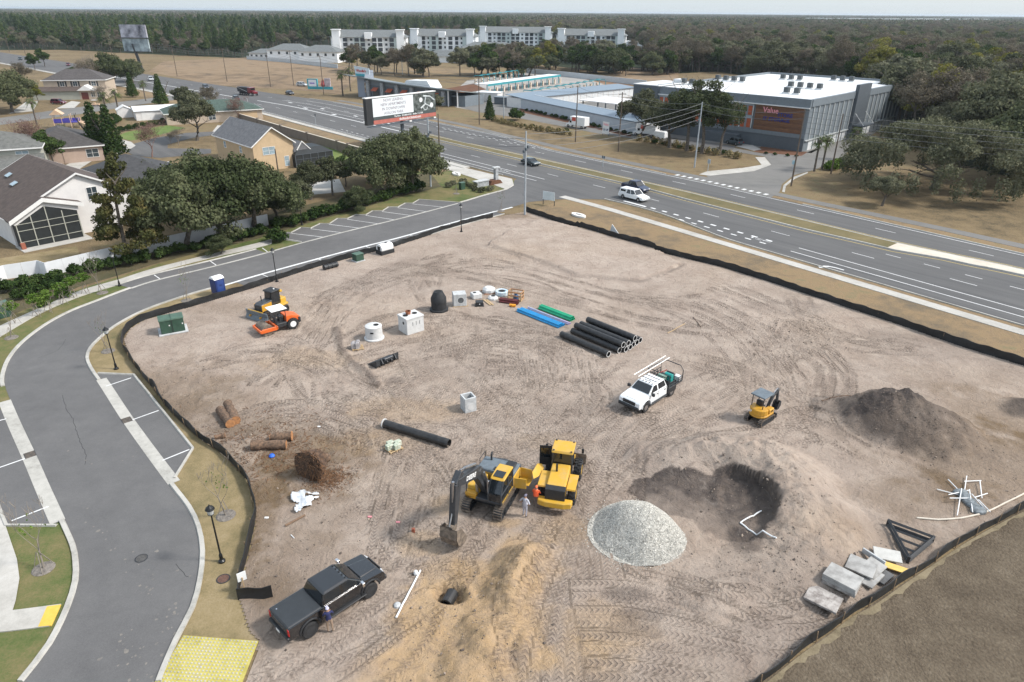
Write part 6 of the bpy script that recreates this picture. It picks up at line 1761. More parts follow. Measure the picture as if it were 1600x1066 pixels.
# ------------------------------------------------------------------ crawler undercarriage
def crawler(t,x0,x1,y,w,r,shoe=.17):
    """one endless track: belt, shoes, rollers"""
    n = 8
    path = [(x1 + r * math.sin(PI * k / n),r - r * math.cos(PI * k / n)) for k in range(n + 1)] + [(x0 - r * math.sin(PI * k / n),r + r * math.cos(PI * k / n)) for k in range(n + 1)]
    inn = [(x1 + (r - .09) * math.sin(PI * k / n),r - (r - .09) * math.cos(PI * k / n)) for k in range(n + 1)] + [(x0 - (r - .09) * math.sin(PI * k / n),r + (r - .09) * math.cos(PI * k / n)) for k in range(n + 1)]
    mb = MB(); m = len(path)
    vs = [(a,y - w * .4,z) for a,z in path] + [(a,y + w * .4,z) for a,z in path] + [(a,y - w * .4,z) for a,z in inn] + [(a,y + w * .4,z) for a,z in inn]
    fs = []
    for i in range(m):
        j = (i + 1) % m
        fs += [(i,j,m + j,m + i),(2 * m + i,3 * m + i,3 * m + j,2 * m + j),(i,2 * m + i,2 * m + j,j),(m + i,m + j,3 * m + j,3 * m + i)]
    mb.add(vs,fs)
    belt = mb.build('track',M_DKMET,t)
    peri = []
    for (a,b) in zip(path,path[1:] + path[:1]):
        peri.append((a,b,math.dist(a,b)))
    tot = sum(p[2] for p in peri); k = int(tot / shoe); acc = 0; i = 0
    sm_ = MB().b2((-shoe * .43,-w / 2,-.0),(shoe * .43,w / 2,.045)).b2((-shoe * .1,-w / 2,.045),(shoe * .05,w / 2,.075)).build('track_shoe',M_MUDDY)
    me_ = sm_.data; bpy.data.objects.remove(sm_,do_unlink=True)
    for q in range(k):
        d = q * tot / k
        while d > acc + peri[i][2]: acc += peri[i][2]; i += 1
        (ax,az),(bx,bz),l = peri[i]
        f = (d - acc) / l
        o = obj('track_shoe',me_,belt,(ax + (bx - ax) * f,y,az + (bz - az) * f))
        o.rotation_euler = (PI if True else 0,math.atan2(bz - az,bx - ax) * 1.0,0)
        # outward side of the loop lies to the right of travel
        o.rotation_euler = (PI,math.atan2(bz - az,bx - ax),0)
    mb = MB()
    for x in (x0,x1): mb.cyl((x,y - w * .3,r),(x,y + w * .3,r),r - .1,n=16)
    for q in range(5): mb.cyl((x0 + (x1 - x0) * (q + .5) / 5,y - w * .25,.2),(x0 + (x1 - x0) * (q + .5) / 5,y + w * .25,.2),.14,n=10)
    mb.b2((x0,y - w * .22,r * .55),(x1,y + w * .22,r * 1.3))
    mb.build('track_frame',M_DKMET,t)

def beam(mb,a,b,ha,hb,w,y=0.0,mi=0):
    """box beam in the xz plane from a to b with end depths"""
    a,b = Vector((a[0],0,a[1])),Vector((b[0],0,b[1]))
    d = (b - a).normalized(); n = Vector((-d.z,0,d.x))
    mk = lambda p,h: [tuple(p + n * h / 2 + Vector((0,y - w / 2,0))),tuple(p + n * h / 2 + Vector((0,y + w / 2,0))),tuple(p - n * h / 2 + Vector((0,y + w / 2,0))),tuple(p - n * h / 2 + Vector((0,y - w / 2,0)))]
    return mb.loft([mk(a,ha),mk(b,hb)],mi=mi)

# ------------------------------------------------------------------ the big excavator digging the trench
ea,eb = P(813,765),P(784,813)
eh = head(ea,eb)
ec = P(768,784)
ex = thing('excavator','yellow tracked excavator with a dark boom digging the sandy trench','excavator',(ec.x,ec.y,gz(ec)),eh)
for s in (-1,1): crawler(ex,-1.35,1.35,s * 1.12,.6,.42)
MB().b2((-.8,-.9,.35),(.8,.9,.75)).cyl((0,0,.75),(0,0,.98),.62,n=20).build('undercarriage',M_DKMET,ex)
up = thing('upper_structure',None,None); up.parent = ex
del_ = None
MB().b2((-1.9,-1.3,.98),(1.35,1.3,1.22)).build('deck',M_CHAR,ex,bevel=.03)
MB().prism([(-2.05,1.0),(-.6,1.0),(-.6,1.85),(-1.9,1.85),(-2.15,1.6)],-1.3,1.3,'y').build('engine_housing',M_YELLOW,ex,bevel=.04)
MB().prism([(-2.12,1.85),(-.55,1.85),(-.62,2.08),(-2.0,2.06)],-1.28,1.28,'y').build('engine_hood',M_GREYP,ex,bevel=.05)
MB().b2((-1.0,-.15,2.08),(-.7,.25,2.13)).build('hood_vent',M_PLASTIC,ex)
MB().b2((-1.95,.45,2.06),(-1.1,1.1,2.22)).build('air_intake_cover',M_PLASTIC,ex,bevel=.06)
MB().cyl((-1.7,-.7,2.05),(-1.7,-.7,2.55),.07,n=10).cyl((-1.7,-.7,2.5),(-1.85,-.7,2.62),.065,n=10).build('exhaust',M_DKMET,ex)
MB().loft([[(-2.45 + .0,-1.2,1.05),(-2.0,-1.3,1.05),(-2.0,-1.3,1.8),(-2.4,-1.2,1.75)],[(-2.65,0,1.05),(-2.0,0,1.05),(-2.0,0,1.8),(-2.6,0,1.75)],[(-2.45,1.2,1.05),(-2.0,1.3,1.05),(-2.0,1.3,1.8),(-2.4,1.2,1.75)]]).build('counterweight',M_CHAR,ex,bevel=.04)
# left of the machine: cab; right: tank box
cabm = MB().loft([[(1.45,.40,1.22),(1.45,1.32,1.22),(-.5,1.32,1.22),(-.5,.40,1.22)],[(1.52,.40,1.95),(1.52,1.32,1.95),(-.5,1.32,1.95),(-.5,.40,1.95)],[(1.05,.44,2.78),(1.05,1.28,2.78),(-.45,1.28,2.78),(-.45,.44,2.78)]])
cab = cabm.build('cab',M_GLASS,ex,bevel=.05)
mb = MB()
for x,y in ((1.5,.42),(1.5,1.31),(-.5,.42),(-.5,1.31),(.35,1.325)):
    mb.tube([(x,y,1.2),(x + (.03 if x > 1 else 0),y,1.95),(x * .72 if x > 1 else x,y + (.02 if y < 1 else -.03),2.78)],.05,6)
mb.tube([(1.5,1.33,1.98),(-.5,1.33,1.98)],.04); mb.tube([(1.45,.42,1.24),(1.45,1.33,1.24),(-.5,1.33,1.24)],.06)
mb.build('cab_frame',M_CHAR,cab)
MB().prism([(1.12,2.74),(-.52,2.74),(-.5,2.88),(.1,2.93),(.95,2.86)],.38,1.34,'y').build('cab_roof',M_YELLOW,ex,bevel=.04)
MB().box((.62,.86,2.915),(.62,.66,.02),ry=R(3)).build('roof_window',M_GLASS,ex)
MB().b2((-.5,1.33,1.15),(1.4,1.36,1.32)).build('cab_sill',M_YELLOW,ex)
MB().b2((-.6,-1.3,1.22),(.95,-.45,1.75)).build('tank_box',M_YELLOW,ex,bevel=.05)
MB().b2((-.4,-1.15,1.755),(.1,-.7,1.785)).build('tank_tread',M_PLASTIC,ex)
MB().b2((.95,-1.3,1.0),(1.35,-.5,1.45)).build('step_box',M_YELLOW2,ex,bevel=.04)
mb = MB()
for pts in ([(-.5,-1.28,1.75),(-.5,-1.28,2.2),(.6,-1.28,2.2),(.6,-1.28,1.75)],[(.7,-1.28,1.5),(.7,-1.28,2.3),(1.3,-1.2,1.9),(1.3,-1.2,1.2)],[(-1.9,-1.25,2.05),(-1.9,-1.25,2.5),(-1.0,-1.25,2.5),(-1.0,-1.25,2.05)]):
    mb.tube(pts,.025,5)
mb.build('handrail',M_PLASTIC,ex)
dr = MB().b2((-2.0,1.32,1.05),(-1.15,2.2,1.1)).b2((-1.95,1.34,1.0),(-1.9,2.15,1.85)).build('open_side_door',M_YELLOW,ex,bevel=.02)
MB().box((-.75,1.75,1.45),(.06,.8,.8),rz=R(12)).build('open_side_door',M_YELLOW,ex,bevel=.02)
MB().b2((-1.9,1.1,1.15),(-.65,1.29,1.8)).build('engine_bay',M_PLASTIC,ex)
# boom, stick and bucket in the machine's own xz plane
bk = Matrix.Rotation(-eh,4,'Z') @ (P(704,862) - Vector((ec.x,ec.y,0)))
bx,by = bk.x,bk.y
swing = math.atan2(by,bx)
arm = thing('boom_pivot',None,None); arm.parent = ex; arm.rotation_euler.z = swing * .9; arm.location = (.5,-.1,0)
reach = math.hypot(bx - .5,by + .1)
kx,kz = reach * .90,4.55          # knee
tx,tz = reach + .1,1.55           # stick tip
mb = MB()
y0 = 0
beam(mb,(.55,1.35),(reach * .40,3.75),.5,.8,.5); beam(mb,(reach * .39,3.73),(kx + .1,kz),.8,.5,.5)
boom = mb.build('boom',M_CHAR,ex,bevel=.03)
mb = MB(); beam(mb,(kx - .45,kz + .45),(kx + .1,kz - .15),.4,.62,.42); beam(mb,(kx + .05,kz - .05),(tx,tz),.66,.34,.42)
stick = mb.build('stick',M_CHAR,ex,bevel=.03)
cyl = []
for (q0,q1,q2,ra0,rb0) in [((1.05,s,1.25),(reach * .24,s,2.6),(reach * .34,s,3.6),.10,.055) for s in (-.42,.42)] + [((reach * .42,0,4.3),(kx - 1.0,0,4.85),(kx - .45,0,kz + .5),.11,.06),((kx + .35,0,kz + .2),(tx - .1,0,tz + 1.2),(tx + .35,0,tz + .3),.09,.05)]:
    cyl.append(MB().cyl(q0,q1,ra0,n=10).cyl(Vector(q1).lerp(Vector(q0),.03),q2,rb0,n=10).build('hydraulic_cylinder',M_STEEL,ex))
mb = MB()
bp = [(tx - .05,tz + .1),(tx + .45,tz + .25),(tx + .55,tz - .35),(tx + .35,tz - .95),(tx - .1,tz - 1.25),(tx - .55,tz - 1.2),(tx - .62,tz - .95)]
mb.prism(bp,-.6,-.55,'y'); mb.prism(bp,.55,.6,'y')
for (a,b) in zip(bp[1:],bp[2:]):
    mb.quad((a[0],-.58,a[1]),(b[0],-.58,b[1]),(b[0],.58,b[1]),(a[0],.58,a[1])); mb.quad((a[0] + .05,-.58,a[1] - .02),(b[0] + .05,-.58,b[1] - .05),(b[0] + .05,.58,b[1] - .05),(a[0] + .05,.58,a[1] - .02))
for k in range(5): mb.box((tx - .72,-.48 + k * .24,tz - 1.12),(.22,.1,.07),ry=R(-20))
mb.b2((tx - .1,-.22,tz - .1),(tx + .4,.22,tz + .3))
bucket = mb.build('bucket',M_MUDDY,ex)
for o in [boom,stick,bucket] + cyl:
    o.matrix_local = Matrix.Translation((.5,-.1,0)) @ Matrix.Rotation(swing * .95,4,'Z') @ Matrix.Translation((-.5,0,0))
bpy.data.objects.remove(arm,do_unlink=True); bpy.data.objects.remove(up,do_unlink=True)
_bd = Vector((kx - reach * .40,0,kz - 3.75)).normalized()
textmesh('boom_lettering','DEERE',.42,M_WHITE,boom,frame(Vector((reach * .62,.262,4.08)),-_bd,Vector((-_bd.z,0,_bd.x))),.005,bold=.012)

# ------------------------------------------------------------------ wheel loader seen from behind, hood panel open
la,lb = P(868,792),P(884,733)
lh = head(la,lb)
lc = la.lerp(lb,.47)
ld = thing('wheel_loader','yellow wheel loader with its engine panel swung open beside the excavator','loader',(lc.x,lc.y,gz(lc)),lh)
for x in (-1.25,1.45):
    for s in (-1,1): wheel(ld,x,s * .98,.72,.52,M_YELLOW,lug=True)
MB().b2((-2.2,-.55,.55),(2.0,.55,1.05)).build('chassis',M_CHAR,ld,bevel=.04)
MB().prism([(-2.55,.95),(.05,.95),(.05,2.0),(-2.2,1.82),(-2.5,1.65)],-.62,.62,'y').build('engine_hood',M_YELLOW,ld,bevel=.08,seg=2)
g = MB().prism([(-2.62,1.0),(-2.5,1.0),(-2.45,1.68),(-2.2,1.86),(-2.26,1.92),(-2.55,1.74)],-.66,.66,'y').build('rear_grille',M_PLASTIC,ld,bevel=.02)
for k in range(5): MB().box((-2.6 + k * .025,0,1.1 + k * .14),(.03,1.2,.03)).build('grille_bar',M_DKMET,ld)
MB().box((-2.50,0,1.62),(.02,.26,.18),ry=R(-20)).build('rear_badge',M_WHITE,ld)
MB().prism([(-2.75,-1.1),(-2.3,-1.15),(-2.3,1.15),(-2.75,1.1),(-2.9,.6),(-2.9,-.6)],.55,1.0,'z').build('counterweight',M_YELLOW,ld,bevel=.05)
for s in (-1,1):
    MB().prism([(-2.1,1.5),(-.45,1.5),(-.3,1.25),(-.3,1.32),(-.42,1.62),(-2.05,1.62)],s * .66 if s > 0 else -1.25,1.25 if s > 0 else -.66,'y').build('fender',M_YELLOW,ld,bevel=.03)
    MB().tube([(1.15,s * .85,2.6),(1.2,s * 1.25,2.75),(1.2,s * 1.25,2.25)],.025,5).b2((1.15,s * 1.25 - .08,2.3),(1.25,s * 1.25 + .08,2.62)).build('mirror',M_PLASTIC,ld)
MB().cyl((-.75,.2,1.9),(-.75,.2,2.5),.07,n=10).build('exhaust',M_PLASTIC,ld)
cb = MB().loft([[(.1,-.68,1.1),(.1,.68,1.1),(1.3,.62,1.1),(1.3,-.62,1.1)],[(.1,-.68,1.9),(.1,.68,1.9),(1.4,.62,1.9),(1.4,-.62,1.9)],[(.2,-.6,2.85),(.2,.6,2.85),(1.2,.56,2.85),(1.2,-.56,2.85)]]).build('cab',M_GLASS,ld,bevel=.04)
mb = MB()
for x,y,x2,y2 in ((.1,-.68,.2,-.6),(.1,.68,.2,.6),(1.35,-.62,1.2,-.56),(1.35,.62,1.2,.56)): mb.tube([(x,y,1.1),(x,y,1.9),(x2,y2,2.85)],.06,6)
mb.build('cab_frame',M_CHAR,cb)
MB().prism([(.0,2.82),(1.45,2.82),(1.4,2.98),(.1,2.98)],-.74,.74,'y').build('cab_roof',M_YELLOW,ld,bevel=.05,seg=2)
for x in (.12,1.32):
    for y in (-.6,.6): MB().cyl((x,y,2.98),(x,y,3.01),.07,n=10).build('roof_lamp',M_PLASTIC,ld)
MB().box((.85,1.25,1.95),(.05,.85,1.6),rz=R(8)).build('open_cab_door',M_PLASTIC,ld,bevel=.02)
MB().box((.81,1.25,2.2),(.03,.66,.75),rz=R(8)).build('door_glass',M_GLASS,ld)
pn = MB().prism([(-1.9,1.35),(-1.3,1.15),(-.3,1.2),(-.2,1.5),(-.5,1.75),(-1.5,1.7)],.70,.78,'y').build('open_engine_panel',M_YELLOW,ld,bevel=.02)
pn.rotation_euler = (R(-52),0,R(-12)); pn.location = (0,-.25,1.35)
MB().box((-.95,.79,1.47),(.7,.02,.28)).build('panel_grille',M_PLASTIC,pn)
mb = MB()
for s in (-.5,.5): beam(mb,(1.5,1.5),(3.0,.7),.3,.25,.14,s)
mb.build('lift_arm',M_YELLOW,ld,bevel=.02)
mb = MB(); pr = [(3.0,.95),(2.95,.15),(3.6,.06),(4.05,.08),(3.6,.12),(3.05,.25),(3.08,.95)]
mb.prism(pr,-1.3,1.3,'y'); mb.prism([(3.0,.95),(2.98,.1),(4.0,.08)],-1.32,-1.27,'y'); mb.prism([(3.0,.95),(2.98,.1),(4.0,.08)],1.27,1.32,'y')
mb.build('bucket',M_MUDDY,ld)

# ------------------------------------------------------------------ mini excavator with a canopy
ma,mc_ = P(1187,667),P(1210,653)
mh = head(ma,mc_)
mo = (P(1187,667) + P(1166,658)) / 2 + Vector((math.cos(mh),math.sin(mh),0)) * .85
mx = thing('mini_excavator','small amber mini excavator with a dark canopy beside the dark soil pile','excavator',(mo.x,mo.y,gz(mo)),mh)
for s in (-1,1): crawler(mx,-.75,.75,s * .62,.32,.25,.12)
MB().b2((-.4,-.55,.2),(.4,.55,.5)).cyl((0,0,.5),(0,0,.62),.38,n=16).build('undercarriage',M_DKMET,mx)
mb = MB(); pts = [(.75,-.72),(.75,.72)] + [(-.25 - .72 * math.sin(PI * k / 8) ,.74 * math.cos(PI * k / 8)) for k in range(9)]
mb.prism(pts,.62,.78,'z'); mb.build('deck',M_YELLOW2,mx,bevel=.03)
pts = [(-.1,-.70),(.12,-.2),(.12,.72)] + [(-.30 - .66 * math.sin(PI * k / 8),.72 * math.cos(PI * k / 8)) for k in range(9)]
MB().prism(pts,.78,1.28,'z').build('engine_housing',M_YELLOW2,mx,bevel=.07,seg=2)
MB().b2((.05,-.72,.78),(.72,-.22,1.2)).build('side_box',M_YELLOW2,mx,bevel=.06)
MB().b2((-.15,-.1,1.28),(.1,.45,1.75)).b2((.0,-.1,1.1),(.45,.45,1.25)).build('seat',M_PLASTIC,mx,bevel=.04)
mb = MB()
for x,y in ((-.45,-.35),(-.45,.62),(.55,-.35),(.55,.62)): mb.tube([(x,y,.8),(x,y,2.3)],.035,6)
mb.build('canopy_post',M_PLASTIC,mx)
MB().b2((-.65,-.5,2.28),(.75,.75,2.4)).build('canopy_roof',M_GREYP,mx,bevel=.05,seg=2)
textmesh('rear_badge','CAT',.24,M_WHITE,mx,frame(Vector((-.90,.30,1.05)),Vector((.25,-1,0)),(0,0,1)),.01,bold=.012)
textmesh('side_badge','CAT',.16,M_PLASTIC,mx,frame(Vector((.38,-.725,1.0)),Vector((1,0,0)),(0,0,1)),.01,bold=.01)
mb = MB(); beam(mb,(.7,.85),(1.25,1.75),.22,.26,.2,-.1); beam(mb,(1.22,1.72),(2.0,2.15),.26,.2,.2,-.1); mb.build('boom',M_CHAR,mx,bevel=.02)
mb = MB(); beam(mb,(1.9,2.25),(2.15,.95),.24,.16,.16,-.1); mb.build('stick',M_CHAR,mx,bevel=.02)
MB().cyl((.95,-.1,.9),(1.5,-.1,1.6),.05,n=8).build('hydraulic_cylinder',M_STEEL,mx); MB().cyl((1.35,-.1,2.05),(1.85,-.1,2.3),.045,n=8).build('hydraulic_cylinder',M_STEEL,mx)
mb = MB(); bq = [(2.05,1.0),(2.4,1.0),(2.42,.6),(2.2,.32),(1.85,.35)]
mb.prism(bq,-.35,-.32,'y'); mb.prism(bq,.12,.15,'y')
for a,b in zip(bq[1:],bq[2:]): mb.quad((a[0],-.34,a[1]),(b[0],-.34,b[1]),(b[0],.14,b[1]),(a[0],.14,a[1]))
mb.build('bucket',M_DKMET,mx)
MB().prism([(1.15,.1),(1.3,.05),(1.32,.45),(1.22,.45)],-.75,.75,'y').build('dozer_blade',M_CHAR,mx)

# ------------------------------------------------------------------ soil compactor (orange) and the dozer parked behind it
ra_,rb_ = P(460,514),P(418,526)
rh = head(ra_,rb_)
rn = Vector((-math.sin(rh),math.cos(rh),0))
rc = (ra_ + rb_) / 2 - rn * .75
rl = thing('road_roller','orange soil compactor with a white sunshade roof','road roller',(rc.x,rc.y,gz(rc)),rh)
for s in (-1,1): wheel(rl,-1.35,s * .68,.58,.42,M_WHITE,lug=True)
MB().cyl((1.35,-.82,.58),(1.35,.82,.58),.58,n=28).build('drum',M_MUDDY,rl)
mb = MB()
for s in (-1,1): mb.prism([(.35,.45),(2.05,.45),(2.1,.7),(1.9,.85),(.35,.85)],s * .86 if s > 0 else -1.0,1.0 if s > 0 else -.86,'y')
mb.b2((2.0,-1.0,.5),(2.15,1.0,.8)).b2((.3,-1.0,.5),(.5,1.0,.85))
mb.build('drum_frame',M_ORANGE,rl,bevel=.03)
MB().prism([(-2.15,.75),(-.75,.75),(-.75,1.55),(-1.4,1.5),(-2.2,1.2)],-.7,.7,'y').build('engine_hood',M_ORANGE,rl,bevel=.07,seg=2)
MB().prism([(-2.25,.55),(-2.0,.5),(-2.0,1.15),(-2.25,1.1)],-.75,.75,'y').build('rear_bumper',M_DKMET,rl,bevel=.03)
MB().b2((-.8,-.75,.55),(.3,.75,.95)).b2((-.65,-.3,.95),(-.2,.3,1.5)).b2((.05,-.25,.95),(.25,.25,1.45)).build('platform',M_DKMET,rl,bevel=.03)
mb = MB()
for x in (-.75,.35):
    for s in (-.65,.65): mb.tube([(x,s,.9),(x,s,2.35)],.04,6)
mb.build('roof_post',M_DKMET,rl)
MB().b2((-.95,-.8,2.33),(.7,.8,2.42)).build('sunshade',M_WHITE,rl,bevel=.04)
da,db = P(442,483),P(402,501)
dh = head(da,db)
dc = da.lerp(db,.42)
dz = thing('bulldozer','yellow bulldozer with a black cab roof parked behind the orange roller','bulldozer',(dc.x,dc.y,gz(dc)),dh)
for s in (-1,1): crawler(dz,-1.0,1.0,s * .92,.5,.42,.16)
MB().b2((-1.2,-.65,.4),(1.5,.65,.9)).build('chassis',M_CHAR,dz)
MB().prism([(.2,.9),(1.75,.9),(1.75,1.55),(1.4,1.68),(.2,1.75)],-.55,.55,'y').build('engine_hood',M_CHAR,dz,bevel=.05)
for s in (-1,1): MB().b2((.35,s * .57 - .02,.85),(1.7,s * .57 + .02,1.6)).build('side_panel',M_YELLOW2,dz,bevel=.02)
for s in (-1,1): MB().b2((-1.3,s * .95 - .28,.95),(.2,s * .95 + .28,1.15)).build('fender',M_YELLOW,dz,bevel=.03)
MB().b2((-1.5,-.75,.9),(-.75,.75,1.6)).build('fuel_tank',M_YELLOW,dz,bevel=.05)
cb = MB().loft([[(-.9,-.66,1.1),(.35,-.55,1.1),(.35,.55,1.1),(-.9,.66,1.1)],[(-.85,-.6,2.55),(.2,-.52,2.55),(.2,.52,2.55),(-.85,.6,2.55)]]).build('cab',M_GLASS,dz,bevel=.04)
MB().prism([(-1.0,2.52),(.3,2.52),(.22,2.66),(-.92,2.66)],-.68,.68,'y').build('cab_roof',M_PLASTIC,dz,bevel=.05)
MB().cyl((-.5,.2,2.66),(-.5,.2,2.76),.08,n=10).build('beacon',M_WHITE,dz)
for s in (-1,1):
    MB().box((-.9,s * .72,2.45),(.28,.24,.22)).build('light_bracket',M_YELLOW,dz,bevel=.03)
    MB().box((1.35,s * .75,.45),(2.0,.16,.18)).build('push_arm',M_YELLOW2,dz,bevel=.02)
MB().cyl((.9,-.3,1.7),(.9,-.3,2.25),.05,n=8).build('exhaust',M_PLASTIC,dz)
rings = []
for y in (-1.55,-1.1,1.1,1.55):
    f = .12 if abs(y) > 1.2 else 0
    rings.append([(2.25 - f + .1,y,.06),(2.12 - f,y,.5),(2.2 - f,y,1.0),(2.1 - f,y,1.02),(2.0 - f,y,.5),(2.15 - f,y,.05)])
bl = MB().loft(rings).build('blade',M_GREYP,dz)
MB().b2((2.08,-1.1,1.0),(2.16,1.1,1.07)).build('blade_edge',M_YELLOW,bl)
# ------------------------------------------------------------------ precast pieces, pipes and stock on the sand
def at(name,label,cat,px,py,rz=0.0,dz=0.0,group=None):
    p = S(px,py,dz); return thing(name,label,cat,(p.x,p.y,p.z),rz,group)
SR = head(P(570,386),P(640,368))     # direction of the straight street
# big valve vault
t = at('concrete_vault','large white rectangular concrete vault with two round top openings','vault',643,517,head(P(634,527),P(663,518)))
M_HOLE = mat('dark_opening',(.012,.012,.012),.95,0,.1,2)
MB().b2((-1.0,-.85,0),(1.0,.85,1.62)).build('body',M_WHITECON,t,bevel=.03)
MB().b2((-1.05,-.9,1.62),(1.05,.9,1.78)).build('lid_slab',M_WHITECON,t,bevel=.02)
for x in (-.58,.5): MB().pipe((x,.05,1.781),(x,.05,1.80),.27,.22).cyl((x,.05,1.775),(x,.05,1.786),.23,n=18).build('top_opening',M_HOLE,t)
MB().pipe((-.12,.25,1.78),(-.12,.25,2.1),.24,.19,18).pipe((-.12,.25,2.0),(-.12,.25,2.1),.29,.19,18).build('riser_ring',mat('rust_orange',(.32,.11,.05),.8,0,.2,5),t)
for x in (-.3,.1,.5): MB().b2((x - .02,-.862,.9),(x + .02,-.852,1.3)).build('lifting_slot',M_HOLE,t)
MB().cyl((-1.005,-.2,1.15),(-.99,-.2,1.15),.16,n=16).build('side_opening',M_HOLE,t)
# round manhole base
t = at('round_manhole_section','white round concrete manhole base with a flared foot','manhole section',585,529)
MB().lathe([(.98,0),(1.0,.12),(.86,.2),(.82,1.25),(.84,1.38),(.78,1.42)],32).build('body',M_WHITECON,t,smooth=True)
MB().cyl((.25,.12,1.425),(.25,.12,1.44),.27,n=18).build('top_opening',M_HOLE,t)
MB().b2((-.18,-.87,.85),(.14,-.83,.98)).build('stencil_mark',M_HOLE,t)
# black plastic-wrapped manhole
t = at('manhole_barrel','black bottle-shaped manhole barrel with a stepped foot','manhole section',686,485)
MB().lathe([(1.02,0),(1.02,.2),(.84,.26),(.82,1.0),(.86,1.02),(.84,1.5),(.55,2.05),(.50,2.2)],32).build('body',mat('tar_coat',(.018,.019,.021),.6,0,.3,4),t,smooth=True)
MB().cyl((0,0,2.2),(0,0,2.215),.36,n=20).build('top_opening',M_HOLE,t)
# square box standing with a round hole facing the camera
t = at('catch_basin','grey square concrete catch basin with a round pipe hole, next to the black barrel','catch basin',718,477,R(12))
MB().b2((-.72,-.6,0),(.72,.6,1.45)).build('body',M_CONCP,t,bevel=.03)
MB().pipe((.08,-.615,.75),(.08,-.598,.75),.42,.34,24).build('hole_rim',M_WHITECON,t)
MB().cyl((.08,-.606,.75),(.08,-.598,.75),.35,n=24).build('pipe_hole',mat('hole_grey',(.10,.105,.11),.9,0,.2,3),t)
MB().b2((-.8,-.62,-.02),(.9,-.5,.08)).build('skid',M_WOOD,t)
# four white covers and rings
t = at('manhole_cone','white square concrete cover block left of the small white tops','manhole top',744,466,R(25))
MB().b2((-.55,-.5,0),(.55,.5,.62)).build('body',M_WHITECON,t,bevel=.06)
MB().cyl((-.15,.1,.62),(-.15,.1,.635),.2,n=16).build('top_opening',M_HOLE,t)
t = at('manhole_cone','white concrete cover on timber, farthest back of the white tops','manhole top',764,457,R(20))
MB().lathe([(.8,.08),(.78,.4),(.5,.62),(.3,.63)],8).build('body',M_WHITECON,t,bevel=.02)
MB().b2((-.8,-.75,-.02),(.8,-.6,.08)).b2((-.8,.5,-.02),(.8,.65,.08)).build('timber_skid',mat('reddish_timber',(.30,.16,.10),.8,0,.2,4),t)
t = at('manhole_cone','small low white concrete ring nearest the maroon pipes','manhole top',770,468,R(15))
MB().lathe([(.62,0),(.6,.2),(.4,.36),(.3,.36)],8).build('body',M_WHITECON,t,bevel=.02)
MB().cyl((.05,.05,.36),(.05,.05,.375),.25,n=16).build('top_opening',M_HOLE,t)
t = at('manhole_ring','pale blue round concrete ring beside the wooden crate','manhole top',784,461)
MB().pipe((0,0,0),(0,0,.48),.74,.42,28).build('body',mat('pale_blue_ring',(.36,.52,.62),.6,0,.15,3,c2=(.62,.66,.68)),t,bevel=.04)
MB().cyl((0,0,.3),(0,0,.44),.43,n=20).build('top_opening',M_HOLE,t)
t = at('valve_box','black square valve box on the sand before the white tops','valve box',749,478,R(5))
MB().b2((-.42,-.36,0),(.42,.36,.5)).build('body',M_PLASTIC,t,bevel=.03)
MB().b2((-.5,-.44,0),(.5,.44,.08)).build('base_flange',M_PLASTIC,t)
MB().cyl((.02,-.365,.28),(.02,-.362,.28),.06,n=10).build('tag_plate',M_WHITE,t)
for k,(dx,l) in enumerate(((0,'left of two loose planks lying by the black valve box'),(.32,'right of two loose planks lying by the black valve box'))):
    p = S(761,474)
    tag(MB().b2((-.85,-.11,0),(.85,.11,.045)).build('plank',M_WOOD,loc=(p.x + dx,p.y,p.z + .06),rz=R(-62)),l,'plank','planks by the valve box')
# wooden crate with blue fittings
t = at('wooden_crate','open slatted timber crate beside the blue water pipes','crate',806,469,R(-20))
for x in (-.75,.75):
    for y in (-.5,.5): MB().b2((x - .05,y - .05,0),(x + .05,y + .05,1.05)).build('post',M_WOOD,t)
for z in (.15,.55,.95):
    for y in (-.52,.52): MB().b2((-.8,y - .02,z),(.8,y + .02,z + .13)).build('slat',mat('crate_timber',(.40,.21,.10),.8,0,.25,4),t)
    for x in (-.78,.78): MB().b2((x - .02,-.5,z),(x + .02,.5,z + .13)).build('slat',MATS['crate_timber'],t)
MB().b2((-.78,-.5,.02),(.78,.5,.08)).build('floor',M_WOOD,t)
p = S(806,469)
tag(MB().lathe([(.3,0),(.3,.4),(.18,.5),(.18,.7)],14).build('valve_fitting',mat('fitting_blue',(.03,.10,.22),.5,0,.2,3),loc=(p.x,p.y,p.z + .08)),'blue valve fitting inside the slatted timber crate','valve')
for k in range(4):
    p = S(797,475)
    o = MB().pipe((-1.3,0,0),(.9,0,0),.12,.09,12).build('hydrant_pipe',mat('maroon_pipe',(.10,.018,.018),.5,0,.2,3),loc=(p.x + .1 * (k % 2),p.y + .26 * (k % 2 * 1 - .5) + (.12 if k > 1 else 0),p.z + .14 + (.22 if k > 1 else 0)),rz=R(-18))
    tag(o,'maroon pipe in the little bundle in front of the timber crate','pipe','maroon pipes by the crate')
o = MB().pipe((-.35,0,.16),(.35,0,.16),.16,.1,14).cyl((0,0,.16),(0,-.22,.16),.12,n=12).build('pipe_fitting',mat('fitting_orange',(.72,.30,.02),.5,0,.1,3),loc=S(801,480),rz=R(-15))
tag(o,'bright orange pipe fitting at the end of the maroon pipes','pipe fitting')
